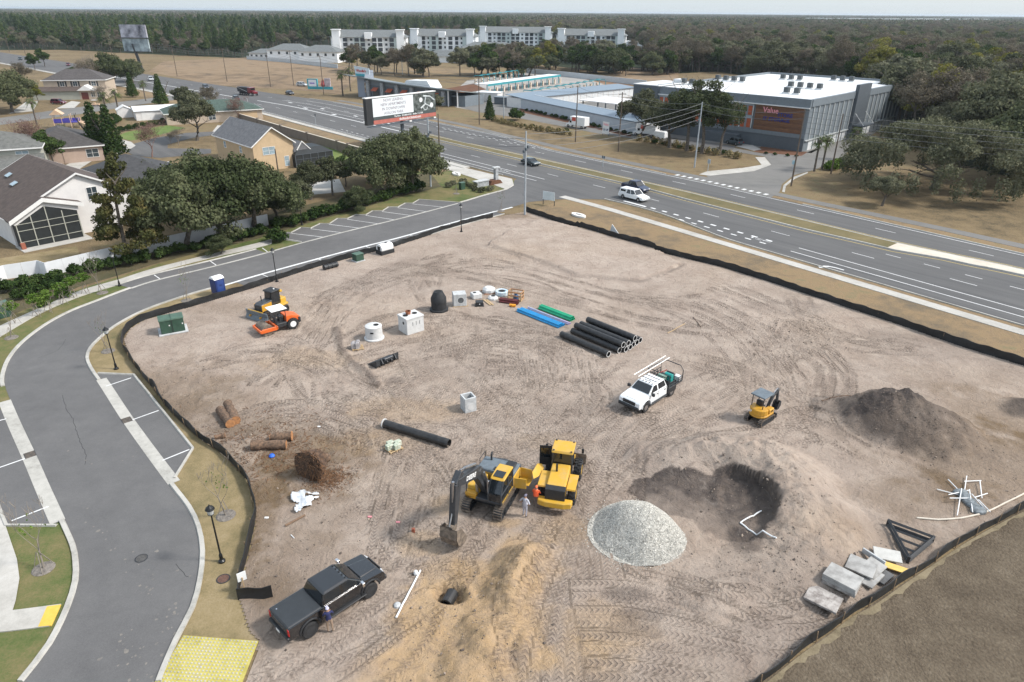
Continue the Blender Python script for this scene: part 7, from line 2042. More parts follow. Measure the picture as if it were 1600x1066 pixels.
# pipe stock
def pipe_at(name,label,group,a,b,r,m,ring=None,z=0.0,inner=.86):
    d = (b - a); L_ = d.length; hz = head(a,b)
    c = (a + b) / 2
    me = MB().pipe((-L_ / 2,0,0),(L_ / 2,0,0),r,r * inner,20).build(name,m,smooth=True)
    me.location = (c.x,c.y,gz(c) + r + z); me.rotation_euler.z = hz
    tag(me,label,'pipe',group)
    if ring:
        for s in (-1,1):
            MB().pipe((s * (L_ / 2 - .001),0,0),(s * (L_ / 2 + .012),0,0),r * .995,r * .80,20).build('pipe_end',ring,me)
    return me
pa,pb = P(877,527),P(946,557)
dv = (pb - pa).normalized(); nv = Vector((-dv.y,dv.x,0))
pipe_at('drain_pipe','black drain pipe lying apart in front of the black pipe stack','black drain pipes',pa,pa + dv * 6.1,.31,M_PIPE,M_PIPEIN)
qa = P(893,523) + nv * .2
names = ['first bottom','second bottom','third bottom','fourth bottom','fifth bottom','sixth bottom']
for k in range(6):
    a = qa + nv * (.66 * k) + dv * random.uniform(-.15,.25)
    pipe_at('drain_pipe','black drain pipe in the bottom layer of the stack, %s from the front' % names[k].split()[0],'black drain pipes',a,a + dv * 6.1,.31,M_PIPE,M_PIPEIN)
for k,s in ((0,'nearest'),(1,'second nearest'),(3,'farthest')):
    a = qa + nv * (.66 * k + .33) + dv * random.uniform(-.1,.2)
    pipe_at('drain_pipe','black drain pipe on the top layer of the stack, %s the camera' % s,'black drain pipes',a,a + dv * 6.1,.31,M_PIPE,M_PIPEIN,z=.54)
pipe_at('drain_pipe','single black drain pipe lying alone in the middle of the sand','black drain pipes',P(602,668),P(702,699),.33,M_PIPE,None)
MB().pipe((-3.05,0,0),(-2.98,0,0),.4,.3,20).build('pipe_end',M_PIPEIN,bpy.data.objects[[o.name for o in bpy.data.objects if o.get('label','').startswith('single black drain')][0]])
M_BLUE = mat('blue_pvc',(.02,.27,.56),.4,0,.12,3); M_GREENP = mat('green_pvc',(.01,.34,.17),.4,0,.12,3); M_LAV = mat('lavender_pvc',(.48,.40,.55),.45,0,.1,3)
ba,bb = P(808,488),P(878,516)
bd = (bb - ba).normalized(); bn = Vector((-bd.y,bd.x,0))
for k in range(8):
    a = ba + bn * (.23 * (k % 5) + (.11 if k > 4 else 0))
    pipe_at('water_pipe','bright blue plastic water pipe in the bundle by the crate','blue water pipes',a + bd * random.uniform(-.2,.2),a + bd * 6.0,.11,M_BLUE,z=.19 if k > 4 else 0)
for k in range(4):
    a = ba + bn * (1.35 + .17 * (k % 3) + (.08 if k > 2 else 0)) + bd * .3
    pipe_at('reclaim_pipe','thin lavender plastic pipe between the blue and green pipes','lavender pipes',a,a + bd * 5.9,.08,M_LAV,z=.13 if k > 2 else 0)
ga = P(826,484)
for k in range(2):
    a = ga + bn * (.2 * k)
    pipe_at('sewer_pipe','thin green plastic pipe beside the lavender pipes','thin green pipes',a,a + bd * 4.3,.10,M_GREENP)
ga = P(842,484)
for k in range(5):
    a = ga + bn * (.28 * (k % 3) + (.14 if k > 2 else 0))
    pipe_at('sewer_pipe','green plastic sewer pipe in the thick bundle behind','green sewer pipes',a,a + bd * 4.6,.135,M_GREENP,z=.22 if k > 2 else 0)
# hollow concrete box in the open
t = at('concrete_riser','tall hollow concrete box with a round side hole, alone in the open sand','catch basin',732,640,R(28))
hw_ = .5
for lo,hi in (((-hw_,-hw_,0),(hw_,-hw_ + .12,1.3)),((-hw_,hw_ - .12,0),(hw_,hw_,1.3)),((-hw_,-hw_ + .12,0),(-hw_ + .12,hw_ - .12,1.3)),((hw_ - .12,-hw_ + .12,0),(hw_,hw_ - .12,1.3))):
    MB().b2(lo,hi).build('wall_panel',M_CONCP,t,bevel=.008)
MB().b2((-hw_ + .12,-hw_ + .12,0),(hw_ - .12,hw_ - .12,.1)).build('floor',M_CONCP,t)
MB().pipe((.05,-hw_ - .012,.5),(.05,-hw_ + .01,.5),.32,.27,24).cyl((.05,-hw_ - .008,.5),(.05,-hw_ - .002,.5),.28,n=24).build('pipe_hole',M_WHITECON,t)
# loose loader bucket
t = at('loader_bucket','spare black loader bucket lying on the sand by the damp windrow','bucket',600,567,head(P(583,575),P(616,561)))
pr = [(-.55,.75),(-.6,.2),(-.3,.02),(.75,.02),(.75,.07),(-.25,.12),(-.5,.3),(-.47,.75)]
MB().prism([(a,b) for a,b in pr],-1.25,1.25,'x').build('shell',M_DKMET,t)
for s in (-1.25,1.25): MB().prism([(-.58,.78),(-.58,.04),(.72,.04)],s - .03,s + .03,'x').build('side_plate',M_DKMET,t)
for x in (-.7,-.2,.3,.8): MB().prism([(-.62,.1),(-.85,.4),(-.62,.78)],x - .04,x + .04,'x').build('mounting_lug',M_CHAR,t)
MB().b2((-.5,-.85,.55),(.5,-.6,.8)).build('coupler_plate',M_CHAR,t,bevel=.03)
# pallets
def pallet(t):
    for k in range(5): MB().b2((-.55,-.5 + k * .22,.1),(.55,-.38 + k * .22,.13)).build('slat',M_WOOD,t)
    for x in (-.5,0,.5): MB().b2((x - .05,-.5,0),(x + .05,.5,.1)).build('bearer',M_WOOD,t)
t = at('pallet','timber pallet under the grey castings by the spare bucket','pallet',559,545,R(20)); pallet(t)
p = S(557,545)
for k,(dx,dy,h) in enumerate(((-.25,-.2,.55),(.15,-.2,.6),(-.25,.2,.5),(.15,.2,.62))):
    tag(MB().b2((-.18,-.18,0),(.18,.18,h)).b2((-.12,-.12,h),(.12,.12,h + .06)).build('casting',mat('grey_casting',(.34,.32,.32),.7,0,.25,4),loc=(p.x + dx,p.y + dy,p.z + .131),rz=R(20),bevel=.02),'grey meter box casting on the small timber pallet','casting','castings on the pallet')
t = at('pallet','timber pallet under the green bags beside the lone black pipe','pallet',615,702,head(P(607,707),P(630,697))); pallet(t)
p = S(615,702)
for k in range(12):
    l,i,j = k // 4,k % 2,(k // 2) % 2
    o = MB().b2((-.26,-.2,0),(.26,.2,.13)).build('cement_bag',mat('green_bag',(.33,.40,.29),.8,0,.2,5,c2=(.55,.55,.46)),loc=(p.x + (-.27 + .54 * i),p.y + (-.21 + .42 * j) + .1 * i,p.z + .132 + .132 * l),rz=head(P(607,707),P(630,697)) + random.uniform(-.08,.08),bevel=.05,seg=2)
    tag(o,('green and cream cement bag in the bottom layer on the pallet','green and cream cement bag in the middle layer on the pallet','green and cream cement bag in the top layer on the pallet')[l],'bag','bags on the pallet')
# logs, stump and rubbish on the left
def log(label,px0,px1,r0,r1,m=M_BARK,hollow=False,up=0.0):
    a,b = S(*px0),S(*px1)
    a.z += r0 * .8 + up; b.z += r1 * .8
    mb = MB(); n = 14
    pts = [a.lerp(b,k / 8) for k in range(9)]
    rr = [(r0 + (r1 - r0) * k / 8) * random.uniform(.8,1.15) for k in range(9)]
    mb.tube(pts,rr,n)
    o = mb.build('log',m,smooth=True); tag(o,label,'log')
    d = (b - a).normalized()
    MB().cyl(b,b + d * .02,r1 * .93,n=14).build('cut_face',mat('cut_wood',(.36,.17,.07),.85,0,.25,5),o)
    MB().cyl(a,a - d * .02,r0 * .93,n=14).build('cut_face',MATS['cut_wood'],o)
    return o
log('thick reddish log, left one of the pair by the fence',(345,646),(361,668),.34,.4)
log('thick reddish log, right one of the pair by the fence',(357,637),(369,664),.33,.42,up=.08)
log('fallen reddish trunk near the upturned stump, the lower of two',(394,704),(448,700),.36,.34)
log('fallen reddish trunk near the upturned stump, the upper of two',(424,690),(457,688),.3,.42)
log('short brown log end lying by the silt fence',(337,688),(352,684),.2,.22)
# upturned stump: a plate of roots
p = S(495,742)
st = thing('tree_stump','upturned stump with a big plate of brown roots','stump',(p.x,p.y,p.z),R(68))
mb = MB()
rnd = random.Random(4)
rings = []
for k in range(7):
    x = -.75 + k * .22
    rings.append([(x + rnd.uniform(-.07,.07),(1.22 - .10 * k) * (1 + rnd.uniform(-.1,.1)) * math.cos(2 * PI * j / 18),1.1 + (1.22 - .1 * k) * (1 + rnd.uniform(-.1,.1)) * math.sin(2 * PI * j / 18)) for j in range(18)])
mb.loft(rings); mb.build('root_plate',mat('root_soil',(.06,.038,.026),.95,0,.4,6,bump=.9,bscale=9,c2=(.13,.075,.045)),st)
mb = MB()
for k in range(420):
    a = rnd.uniform(0,2 * PI); q = math.sqrt(rnd.random()) * 1.15
    c = Vector((-.72 + rnd.uniform(-.1,.25),q * math.cos(a),1.15 + q * math.sin(a)))
    d = Vector((rnd.uniform(-.5,.2),math.cos(a) * rnd.uniform(.2,1) + rnd.uniform(-.6,.6),math.sin(a) * rnd.uniform(.1,.9) - rnd.uniform(0,.7))) * rnd.uniform(.2,.6)
    e = c + d; e.z = max(e.z,.02)
    mb.tube([c,(c + e) / 2 + Vector((0,0,rnd.uniform(-.05,.1))),e],[.03,.022,.008],4)
tag(mb.build('roots',mat('root_brown',(.13,.066,.035),.9,0,.4,5,c2=(.22,.11,.05)),st),kind='stuff')
mb = MB(); mb.tube([(.3,0,1.0),(.9,-.1,.8),(1.2,-.15,.6)],[.45,.38,.3],12); mb.build('trunk_butt',M_BARK,st,smooth=True)
mb = MB()
for k in range(700):
    c = Vector((rnd.gauss(1.1,.75),rnd.gauss(-.5,.75),0)); 
    wv = Matrix.Rotation(R(-10),4,'Z') @ c + Vector((p.x,p.y,0))
    z = gz(wv) + .02
    a = rnd.uniform(0,PI); l = rnd.uniform(.05,.3)
    mb.tube([(wv.x,wv.y,z),(wv.x + l * math.cos(a),wv.y + l * math.sin(a),z + rnd.uniform(0,.1))],[.02,.008],4)
tag(mb.build('root_debris',MATS['root_brown']),'scattered brown root and bark litter around the upturned stump','debris',kind='stuff')
mb = MB()
for k in range(900):
    wv = P(rnd.gauss(425,50),rnd.gauss(700,28)); wv.z = 0
    z = gz(wv)
    if z <= 0: continue
    a = rnd.uniform(0,PI); l = rnd.uniform(.05,.5)
    mb.tube([(wv.x,wv.y,z + .02),(wv.x + l * math.cos(a),wv.y + l * math.sin(a),z + rnd.uniform(.02,.12))],[.022,.008],4)
tag(mb.build('brush_debris',MATS['root_brown']),'broken twigs and bark strewn round the fallen trunks','debris',kind='stuff')
# crumpled sheet
p = S(475,785)
mb = MB(); n = 26
pts = {}
vs = []
for i in range(n):
    for j in range(n):
        u,v = i / (n - 1) - .5,j / (n - 1) - .5
        x = u * 2.2 * (1 - .5 * abs(v)) + .7 * v * v * (1 if u > 0 else -1); y = v * 3.0
        z = .10 + .16 * math.sin(9 * u + 5 * v) * math.cos(6 * v - 3 * u) + rnd.uniform(0,.1) + .12 * max(0,.4 - abs(u)) 
        vs.append((x,y,max(z,.03)))
def _torn(i,j):
    u,v = i / (n - 1) - .5,j / (n - 1) - .5; a = math.atan2(v,u)
    return math.hypot(u,v) < .36 + .11 * math.sin(3 * a + 1) + .07 * math.sin(5 * a) and not (u > .05 and abs(v - .05) < .07)
fs = [(i * n + j,i * n + j + 1,(i + 1) * n + j + 1,(i + 1) * n + j) for i in range(n - 1) for j in range(n - 1) if _torn(i,j)]
mb.add(vs,fs)
o = mb.build('plastic_sheet',mat('white_film',(.62,.64,.66),.3,0,.1,4),loc=(p.x,p.y,p.z + .02),rz=R(20),smooth=True)
o.scale = (1.0,.9,1.1)
sol = o.modifiers.new('t','SOLIDIFY'); sol.thickness = .012
tag(o,'crumpled white plastic sheet dumped below the stump','plastic sheet')
def stick(name,label,cat,a,b,r,m,z=.05,group=None,sag=0.0,n=6):
    a,b = S(*a),S(*b)
    pts = []
    for k in range(9):
        q = a.lerp(b,k / 8); q.z = gz(q) + r + z * 0 + .01; pts.append(q)
    return tag(MB().tube(pts,r,n).build(name,m),label,cat,group)
stick('plank','brown plank lying beside the white plastic sheet','plank',(446,824),(477,808),.07,mat('weathered_board',(.17,.11,.07),.9,0,.3,5))
stick('pvc_pipe','white plastic pipe lying beside the trench','pipe',(619,967),(657,893),.055,M_WHITE)
stick('pvc_pipe','short white plastic stick on the ground left of the black pickup','pipe',(455,838),(460,843),.03,M_WHITE)
stick('pvc_pipe','bent white plastic pipe on the spoil bank, upper length','pipe',(1188,806),(1156,821),.05,M_WHITE)
stick('pvc_pipe','bent white plastic pipe on the spoil bank, lower length','pipe',(1156,821),(1209,859),.05,M_WHITE)
stick('branch','thin dark branch lying at the foot of the dark soil pile','branch',(1282,634),(1334,622),.04,M_BARK)
stick('branch','broken pale branch on the sand right of the black pipes','branch',(1043,522),(1070,507),.04,M_WOOD)
stick('branch','thin dark stick near the broken pale branch','branch',(1083,497),(1095,512),.03,M_BARK)
# long curved pipe by the fence on the right
mb = MB(); pts = []
for q in spline(PL((1432,811),(1465,814),(1500,812),(1540,802),(1570,788),(1604,771),(1660,740)),.6):
    q.z = gz(q) + .06; pts.append(q)
tag(mb.tube(pts,.055,6).build('conduit',mat('cream_pvc',(.62,.56,.47),.6,0,.1,3)),'long curved cream conduit lying by the right-hand silt fence','pipe')
# heap of stakes and grey sheeting
mb = MB(); c = S(1512,783)
for k in range(5):
    p = S(1500 + k * 7,772 + k * 7)
    o = MB().lathe([(.45,0),(.42,.18),(.2,.3),(.05,.3)],9).build('tarp_bundle',mat('grey_sheeting',(.17,.19,.20),.7,0,.3,4),loc=(p.x,p.y,p.z),bevel=.03)
    o.scale = (1.2,.7 + .15 * k % .4,1); o.rotation_euler.z = k * .8
    tag(o,'grey crumpled sheeting bundle in the heap of white stakes','sheeting','sheeting in the stake heap')
for k,(a,b) in enumerate((((1463,768),(1500,776)),((1480,753),(1518,790)),((1509,748),(1505,776)),((1505,757),(1532,754)),((1529,757),(1533,782)),((1480,779),(1512,770)),((1500,770),(1494,810)),((1512,772),(1518,805)),((1520,785),(1541,776)),((1515,780),(1538,802)),((1481,787),(1515,784)),((1525,790),(1545,806)))):
    A,B = S(*a),S(*b); A.z += .12 + .03 * k; B.z += .05 + .02 * k
    tag(MB().tube([A,B],.035,5).build('survey_stake',M_WHITE),'white stake in the tangled heap by the right-hand fence','stake','white stakes in the heap')
# stacked black frames
p = S(1423,862)
fr = thing('steel_frame','triangular black steel frame lying flat by the right-hand fence','steel frame',(p.x,p.y,p.z),0)
tri = [P(1386,822) - p,P(1456,848) - p,P(1418,880) - p]
for z in (.12,.42):
    for a,b in zip(tri,tri[1:] + tri[:1]):
        MB().tube([(a.x,a.y,z),(b.x,b.y,z)],.1,4).build('frame_bar',M_DKMET,fr)
for f in (.25,.5,.75):
    a,b = tri[0].lerp(tri[2],f),tri[1].lerp(tri[2],f)
    MB().tube([(a.x,a.y,.42),(b.x,b.y,.42)],.09,4).build('frame_bar',M_DKMET,fr)
for a in tri: MB().tube([(a.x,a.y,0),(a.x,a.y,.5)],.1,4).build('frame_post',M_DKMET,fr)
# concrete slabs dumped by the fence
M_SLAB = mat('slab_concrete',(.27,.26,.245),.85,0,.12,2,c2=(.40,.39,.37),bump=.2)
M_SLABD = mat('stained_slab',(.24,.205,.185),.9,0,.3,3,c2=(.42,.39,.36),bump=.3)
def slabt(label,px,py,z,w,d,h,rz,m=M_SLAB,rx=0.0,ry=0.0):
    p = S(px,py); z += .12
    o = MB().b2((-w / 2,-d / 2,0),(w / 2,d / 2,h)).build('concrete_slab',m,loc=(p.x,p.y,p.z + z),bevel=.015)
    o.rotation_euler = (rx,ry,rz)
    return tag(o,label,'slab')
fz = head(P(1287,993),P(1405,913))
slabt('flat stained concrete slab with red dirt, lowest by the fence',1284,944,.0,1.75,1.35,.14,fz - R(72),M_SLABD)
for k in range(3): slabt(['bottom slab of the thick grey stack','middle slab of the thick grey stack','top pale slab of the thick grey stack'][k] + ' by the fence',1311,923,.2 * k,1.8,1.3,.19,fz - R(72 + 2 * k),M_SLABD if k == 0 else M_SLAB)
slabt('pale concrete slab leaning on the dumped slabs, behind the thick stack',1342,897,.12,1.5,1.2,.12,fz - R(70),M_SLAB,R(7))
slabt('concrete slab on edge of the dumped pile, lowest in front',1358,910,.0,1.6,.9,.12,fz + R(8),M_SLAB,R(-5))
slabt('concrete slab lying over the front ones in the dumped pile',1360,897,.14,1.5,1.0,.12,fz + R(5),M_SLAB,R(4),R(-4))
slabt('palest broken slab at the top of the dumped pile',1384,875,.16,1.5,.95,.1,fz - R(50),mat('pale_slab',(.46,.45,.42),.85,0,.08,3),R(4))
slabt('narrow dark slab standing between the dumped slabs',1362,880,.1,1.4,.12,.35,fz - R(88),M_CONCP)
slabt('dark wet concrete slab under the yellow board',1377,905,.02,1.2,.8,.1,fz + R(4),mat('dark_slab',(.10,.10,.10),.8,0,.2,3))
tag(MB().b2((-.6,-.26,0),(.6,.26,.06)).build('yellow_board',mat('yellow_board',(.66,.44,.12),.7,0,.1,3),loc=S(1399,893,.2),rz=fz - R(62)),'yellow board lying on the end of the dumped slabs','board')
# trench pipe end, brick, bag, litter
p = S(702,930); p.z = gz(P(702,930)) + .1
tag(MB().pipe((-.45,0,.3),(.45,0,.3),.36,.27,20).build('culvert_pipe',M_PIPE,loc=p,rz=R(70)),'short black pipe end showing in the dug trench','pipe')
p = S(646,832); tag(MB().b2((-.1,-.08,0),(.1,.08,.3)).build('marker_block',mat('brick_red',(.30,.09,.05),.8,0,.2,5),loc=p,bevel=.01),'small brick-red block standing on the sand left of the excavator bucket','block')
p = S(621,947); tag(MB().lathe([(.22,0),(.2,.1),(.1,.16),(.03,.16)],8).build('stone',M_CONCP,loc=p),'grey stone lying by the white pipe','stone')
p = S(650,898); tag(MB().lathe([(.12,0),(.14,.12),(.1,.26),(.05,.3)],10).build('white_jug',M_WHITE,loc=p),'white plastic jug beside the trench pipe','jug')
p = S(425,714); tag(MB().lathe([(.2,0),(.24,.08),(.15,.2),(.03,.24)],9).build('blue_bag',mat('blue_bag',(.02,.12,.55),.5,0,.2,3),loc=p,bevel=.02),'small bright blue bag by the fallen trunks','bag')
for k,(a,b,l) in enumerate((((499,668),(504,669),'scrap of white litter above the upturned stump'),((417,811),(418,812),'scrap of white litter near the silt fence'),((578,809),(579,812),'pink paint flag on the sand by the rough tracks'),((622,817),(623,818),'pink paint flag nearest the red block'))):
    p = S(*a)
    tag(MB().box((0,0,.05),(.26,.12,.03),rx=R(15)).box((.05,0,.02),(.12,.1,.03)).build('litter',M_WHITE if k < 2 else mat('pink_flag',(.65,.25,.27),.7,0,.2,4),loc=p),l,'litter')

# ------------------------------------------------------------------ gravel pile
p = P(997,833)
gp = thing('gravel_pile','cone of pale grey crushed stone on the sand','gravel pile',(p.x,p.y,gz(p) - .02),0)
mb = MB(); N1,N2 = 30,64
def gh(x,y):
    r = math.hypot(x / 3.0,y / 2.75)
    rr = r + (.06 * math.sin(2 * math.atan2(y,x) + 1) + .03 * math.sin(5 * math.atan2(y,x))) * min(1,r * 1.6)
    h = 2.7 * max(0,1 - rr)
    return 1.25 + .85 * (1 - math.exp(-(h - 1.25) / .85)) if h > 1.25 else h
vs = [(0,0,gh(0,0))]
for i in range(1,N1 + 1):
    for k in range(N2):
        a = 2 * PI * k / N2; q = i / N1 * 1.06
        x,y = 3.0 * q * math.cos(a),2.75 * q * math.sin(a)
        vs.append((x,y,gh(x,y) + random.uniform(-.03,.03)))
fs = [(0,1 + k,1 + (k + 1) % N2) for k in range(N2)] + [(1 + (i - 1) * N2 + k,1 + i * N2 + k,1 + i * N2 + (k + 1) % N2,1 + (i - 1) * N2 + (k + 1) % N2) for i in range(1,N1) for k in range(N2)]
mb.add(vs,fs)
M_GRAV = mat('crushed_stone',(.37,.35,.31),.9,0,.2,9,c2=(.58,.56,.51),thr=(.3,.7),bump=.8,bscale=22)
mb.build('heap',M_GRAV,gp)
n = 34000
base = np.array([(1,1,1),(-1,-1,1),(-1,1,-1),(1,-1,-1)],np.float32)
ang = rng.uniform(0,2 * PI,n); rad = np.sqrt(rng.uniform(0,1,n)) * 1.06 * np.where(rng.random(n) < .06,rng.uniform(1.0,1.22,n),1)
gx,gy = 3.0 * rad * np.cos(ang),2.75 * rad * np.sin(ang)
gzv = np.array([gh(a,b) for a,b in zip(gx,gy)]) + .01
sz = rng.uniform(.010,.028,n)
rot = rng.normal(size=(n,3,3)); 
qv,_ = np.linalg.qr(rot)
V = (np.einsum('nij,kj->nki',qv,base) * sz[:,None,None] + np.stack([gx,gy,gzv],1)[:,None,:]).reshape(-1,3)
Fc = (np.array([(0,1,2),(0,3,1),(0,2,3),(1,3,2)])[None] + 4 * np.arange(n)[:,None,None]).reshape(-1,3)
me = bpy.data.meshes.new('stones'); me.from_pydata(V.tolist(),[],Fc.tolist())
for k,c in enumerate(((.45,.43,.385),(.66,.635,.575),(.27,.255,.23))):
    me.materials.append(mat('stone_%s' % ['grey','pale','dark'][k],c,.9,0,.2,6))
me.polygons.foreach_set('material_index',np.repeat(rng.choice(3,n,p=[.45,.42,.13]),4).astype(np.int32))
tag(obj('stones',me,gp),kind='stuff')
# clods of earth over the rough ground: too many to count
n = 9000
cl = []
spots = [(1420,670,4.5,4),(1180,780,6,4.5),(430,710,7,5),(740,980,5,6),(1260,900,6,4),(300,610,6,7),(1210,520,8,6),(1530,730,8,6),(470,880,6,4)]
for k in range(n):
    q = spots[k % len(spots)]; c = P(q[0],q[1])
    x,y = c.x + rng.normal() * q[2] * .55,c.y + rng.normal() * q[3] * .55
    v = Vector((x,y,0)); h = gz(v)
    if h > 0: cl.append((x,y,h))
cl = np.array(cl); n = len(cl)
sz = np.clip(rng.lognormal(-3.55,.55,n),.012,.14)
qv,_ = np.linalg.qr(rng.normal(size=(n,3,3)))
octa = np.array([(1,0,0),(-1,0,0),(0,1,0),(0,-1,0),(0,0,1),(0,0,-1)],np.float32)
V = (np.einsum('nij,kj->nki',qv,octa * np.array([1,.8,.7])) * sz[:,None,None] + cl[:,None,:]).reshape(-1,3)
Fc = (np.array([(0,2,4),(2,1,4),(1,3,4),(3,0,4),(2,0,5),(1,2,5),(3,1,5),(0,3,5)])[None] + 6 * np.arange(n)[:,None,None]).reshape(-1,3)
me = bpy.data.meshes.new('soil_clods'); me.from_pydata(V.tolist(),[],Fc.tolist())
for k,c in enumerate(((.20,.16,.125),(.10,.08,.068),(.30,.24,.19))): me.materials.append(mat('clod_%s' % ['brown','dark','pale'][k],c,.95,0,.2,6))
me.polygons.foreach_set('material_index',np.repeat(rng.choice(3,n,p=[.4,.35,.25]),8).astype(np.int32))
tag(obj('soil_clods',me),'loose clods of earth strewn over the rough parts of the site','clods',kind='stuff')

# ------------------------------------------------------------------ silt fences
M_SILT = mat('silt_fabric',(.012,.013,.014),.55,0,.35,2.5,bump=.3,bscale=7)
_stk = MB().b2((-.02,-.02,-.05),(.02,.02,1.0)).build('stake',mat('stake_wood',(.22,.15,.09),.85,0,.3,4)); STK = _stk.data; bpy.data.objects.remove(_stk,do_unlink=True)
def silt(label,pts,h=.72,step=2.1,side=1):
    c = spline(pts,.35)
    t = thing('silt_fence',label,'fence',(0,0,0))
    rings = []
    ln = 0
    r_ = random.Random(len(c))
    hh = 0
    for i,p in enumerate(c):
        if i: ln += (p - c[i - 1]).length
        d = (c[min(i + 1,len(c) - 1)] - c[max(i - 1,0)]).normalized(); nn = Vector((-d.y,d.x,0))
        ph = ln / step * 2 * PI
        hh = hh * .9 + r_.uniform(-.025,.025)
        z0 = gz(p + nn * -.4 * side)
        top = h - .09 * (.5 - .5 * math.cos(ph)) + hh
        wob = .05 * math.sin(ph * .5 + 1) + .06 * math.sin(ln * .9)
        a,b,m_ = p + nn * wob * .3,p + nn * wob,p + nn * (wob * .5 + .09 * math.sin(ln * 1.7))
        rings.append([(a.x - nn.x * .02,a.y - nn.y * .02,z0 - .05),(m_.x - nn.x * .02,m_.y - nn.y * .02,z0 + top * .5),(b.x - nn.x * .02,b.y - nn.y * .02,z0 + top),(b.x + nn.x * .02,b.y + nn.y * .02,z0 + top),(m_.x + nn.x * .02,m_.y + nn.y * .02,z0 + top * .5),(a.x + nn.x * .02,a.y + nn.y * .02,z0 - .05)])
    MB().loft(rings).build('fabric',M_SILT,t,smooth=True)
    acc = 0
    for i in range(1,len(c)):
        acc += (c[i] - c[i - 1]).length
        if acc > step:
            acc = 0
            d = (c[i] - c[i - 1]).normalized(); nn = Vector((-d.y,d.x,0))
            q = c[i] + nn * .09 * side
            o = obj('stake',STK,t,(q.x,q.y,gz(c[i])),head(c[i - 1],c[i])); o.rotation_euler.x = random.uniform(-.06,.06); o.rotation_euler.y = random.uniform(-.06,.06)
            o.scale = (1,1,.8)
    return t
silt('long black silt fence curving along the subdivision road',FENCE_L[1:],side=-1)
silt('black silt fence between the sand and the highway verge',FENCE_R,h=.8)
silt('black silt fence along the brown field at lower right',list(reversed(FENCE_B)),h=.62,side=-1)
silt('short black silt fence return by the parked black pickup',PL((372,938),(390,937),(412,938),(427,934)),h=.8)

_fb = spline(list(reversed(FENCE_B)),.5)
strip('straw_edge',offset(_fb,-.15),[p + Vector((random.uniform(-.2,.2),random.uniform(-.2,.2),0)) for p in offset(_fb,-.42)],.02,gmat('straw',[(.12,.098,.064),(.21,.172,.112),(.27,.225,.15)],(.4,2,9),.6,12,.95,.05))
# ------------------------------------------------------------------ things along the fence and street
t = at('portable_toilet','dark blue portable toilet with a white domed roof at the road edge','portable toilet',343,461,SR + R(8))
M_NAVY = mat('navy_plastic',(.012,.03,.13),.45,0,.15,2)
MB().b2((-.58,-.58,.1),(.58,.58,2.05)).build('body',M_NAVY,t,bevel=.05)
MB().b2((-.62,-.62,0),(.62,.62,.1)).build('base',M_PLASTIC,t)
MB().loft([[(-.62,-.62,2.05),(.62,-.62,2.05),(.62,.62,2.05),(-.62,.62,2.05)],[(-.62,-.35,2.28),(.62,-.35,2.28),(.62,.35,2.28),(-.62,.35,2.28)],[(-.55,-.1,2.36),(.55,-.1,2.36),(.55,.1,2.36),(-.55,.1,2.36)]]).build('roof',M_WHITE,t,bevel=.05,seg=2)
MB().b2((-.4,-.605,.15),(.4,-.575,1.9)).build('door',mat('navy_door',(.02,.05,.19),.45,0,.1,2),t,bevel=.02)
MB().b2((-.15,-.62,1.25),(.15,-.604,1.45)).build('door_sign',M_NAVY,t)
M_TRF = mat('transformer_green',(.028,.068,.045),.5,0,.15,2); M_TRF2 = mat('transformer_top',(.065,.12,.085),.5,0,.15,2)
t = at('transformer','big dark green transformer cabinet on a concrete pad','transformer',271,518,head(P(255,524),P(293,517)))
MB().b2((-1.35,-1.0,0),(1.35,1.0,.14)).build('pad',M_CONCP,t,bevel=.02)
MB().b2((-1.1,-.8,.14),(1.1,.75,1.5)).build('cabinet',M_TRF,t,bevel=.03)
MB().prism([(-.86,1.5),(.8,1.5),(.78,1.58),(-.82,1.66)],-1.15,1.15,'x').build('lid',M_TRF2,t,bevel=.02)
MB().b2((-.02,-.86,.2),(.02,-.8,1.5)).build('door_seam',M_PLASTIC,t); MB().b2((-.02,-.84,1.6),(.02,.78,1.68)).build('lid_seam',M_TRF,t)
for x in (-.3,.9): MB().b2((x,-.812,.9),(x + .1,-.80,1.02)).build('warning_label',M_WHITE,t)
t = at('transformer','small green transformer box by the fence near the straight street','transformer',560,408,SR)
MB().b2((-.7,-.6,0),(.7,.6,.1)).build('pad',M_CONCP,t); MB().b2((-.58,-.5,.1),(.58,.5,.95)).build('cabinet',M_TRF,t,bevel=.03); MB().b2((-.62,-.54,.95),(.62,.54,1.02)).build('lid',M_TRF2,t,bevel=.02)
t = at('fuel_tank','white water tank on a black base by the fence','tank',602,396,SR)
MB().b2((-1.05,-.7,0),(1.05,.7,.55)).build('base_tray',M_PLASTIC,t,bevel=.03)
MB().prism([(-.62 ,.55),(.62,.55),(.66,.95),(.5,1.25),(.2,1.38),(-.2,1.38),(-.5,1.25),(-.66,.95)],-.95,.95,'x').build('tank',M_WHITE,t,bevel=.05,seg=2)
MB().cyl((.2,0,1.37),(.2,0,1.45),.16,n=14).build('filler_cap',M_PLASTIC,t)
MB().b2((-.98,-.3,.6),(-.955,.3,1.1)).build('end_panel',M_DKMET,t)
t = at('compaction_drum','black ribbed drum attachment lying by the fence','drum',517,420,SR)
MB().cyl((-1.0,0,.32),(1.0,0,.32),.3,n=18).build('body',M_PLASTIC,t)
for x in (-.95,-.4,.15,.7): MB().cyl((x,0,.32),(x + .12,0,.32),.36,n=18).build('rib',M_DKMET,t)
# jobsite sign at the fence end
t = at('site_sign','small white sign on a wooden stake by the silt fence end','sign',383,925)
MB().b2((-.03,-.03,0),(.03,.03,1.0)).build('post',M_WOOD,t)
MB().b2((-.06,-.24,.75),(-.03,.24,1.35)).build('panel',M_WHITE,t); t.rotation_euler.z = R(-55)
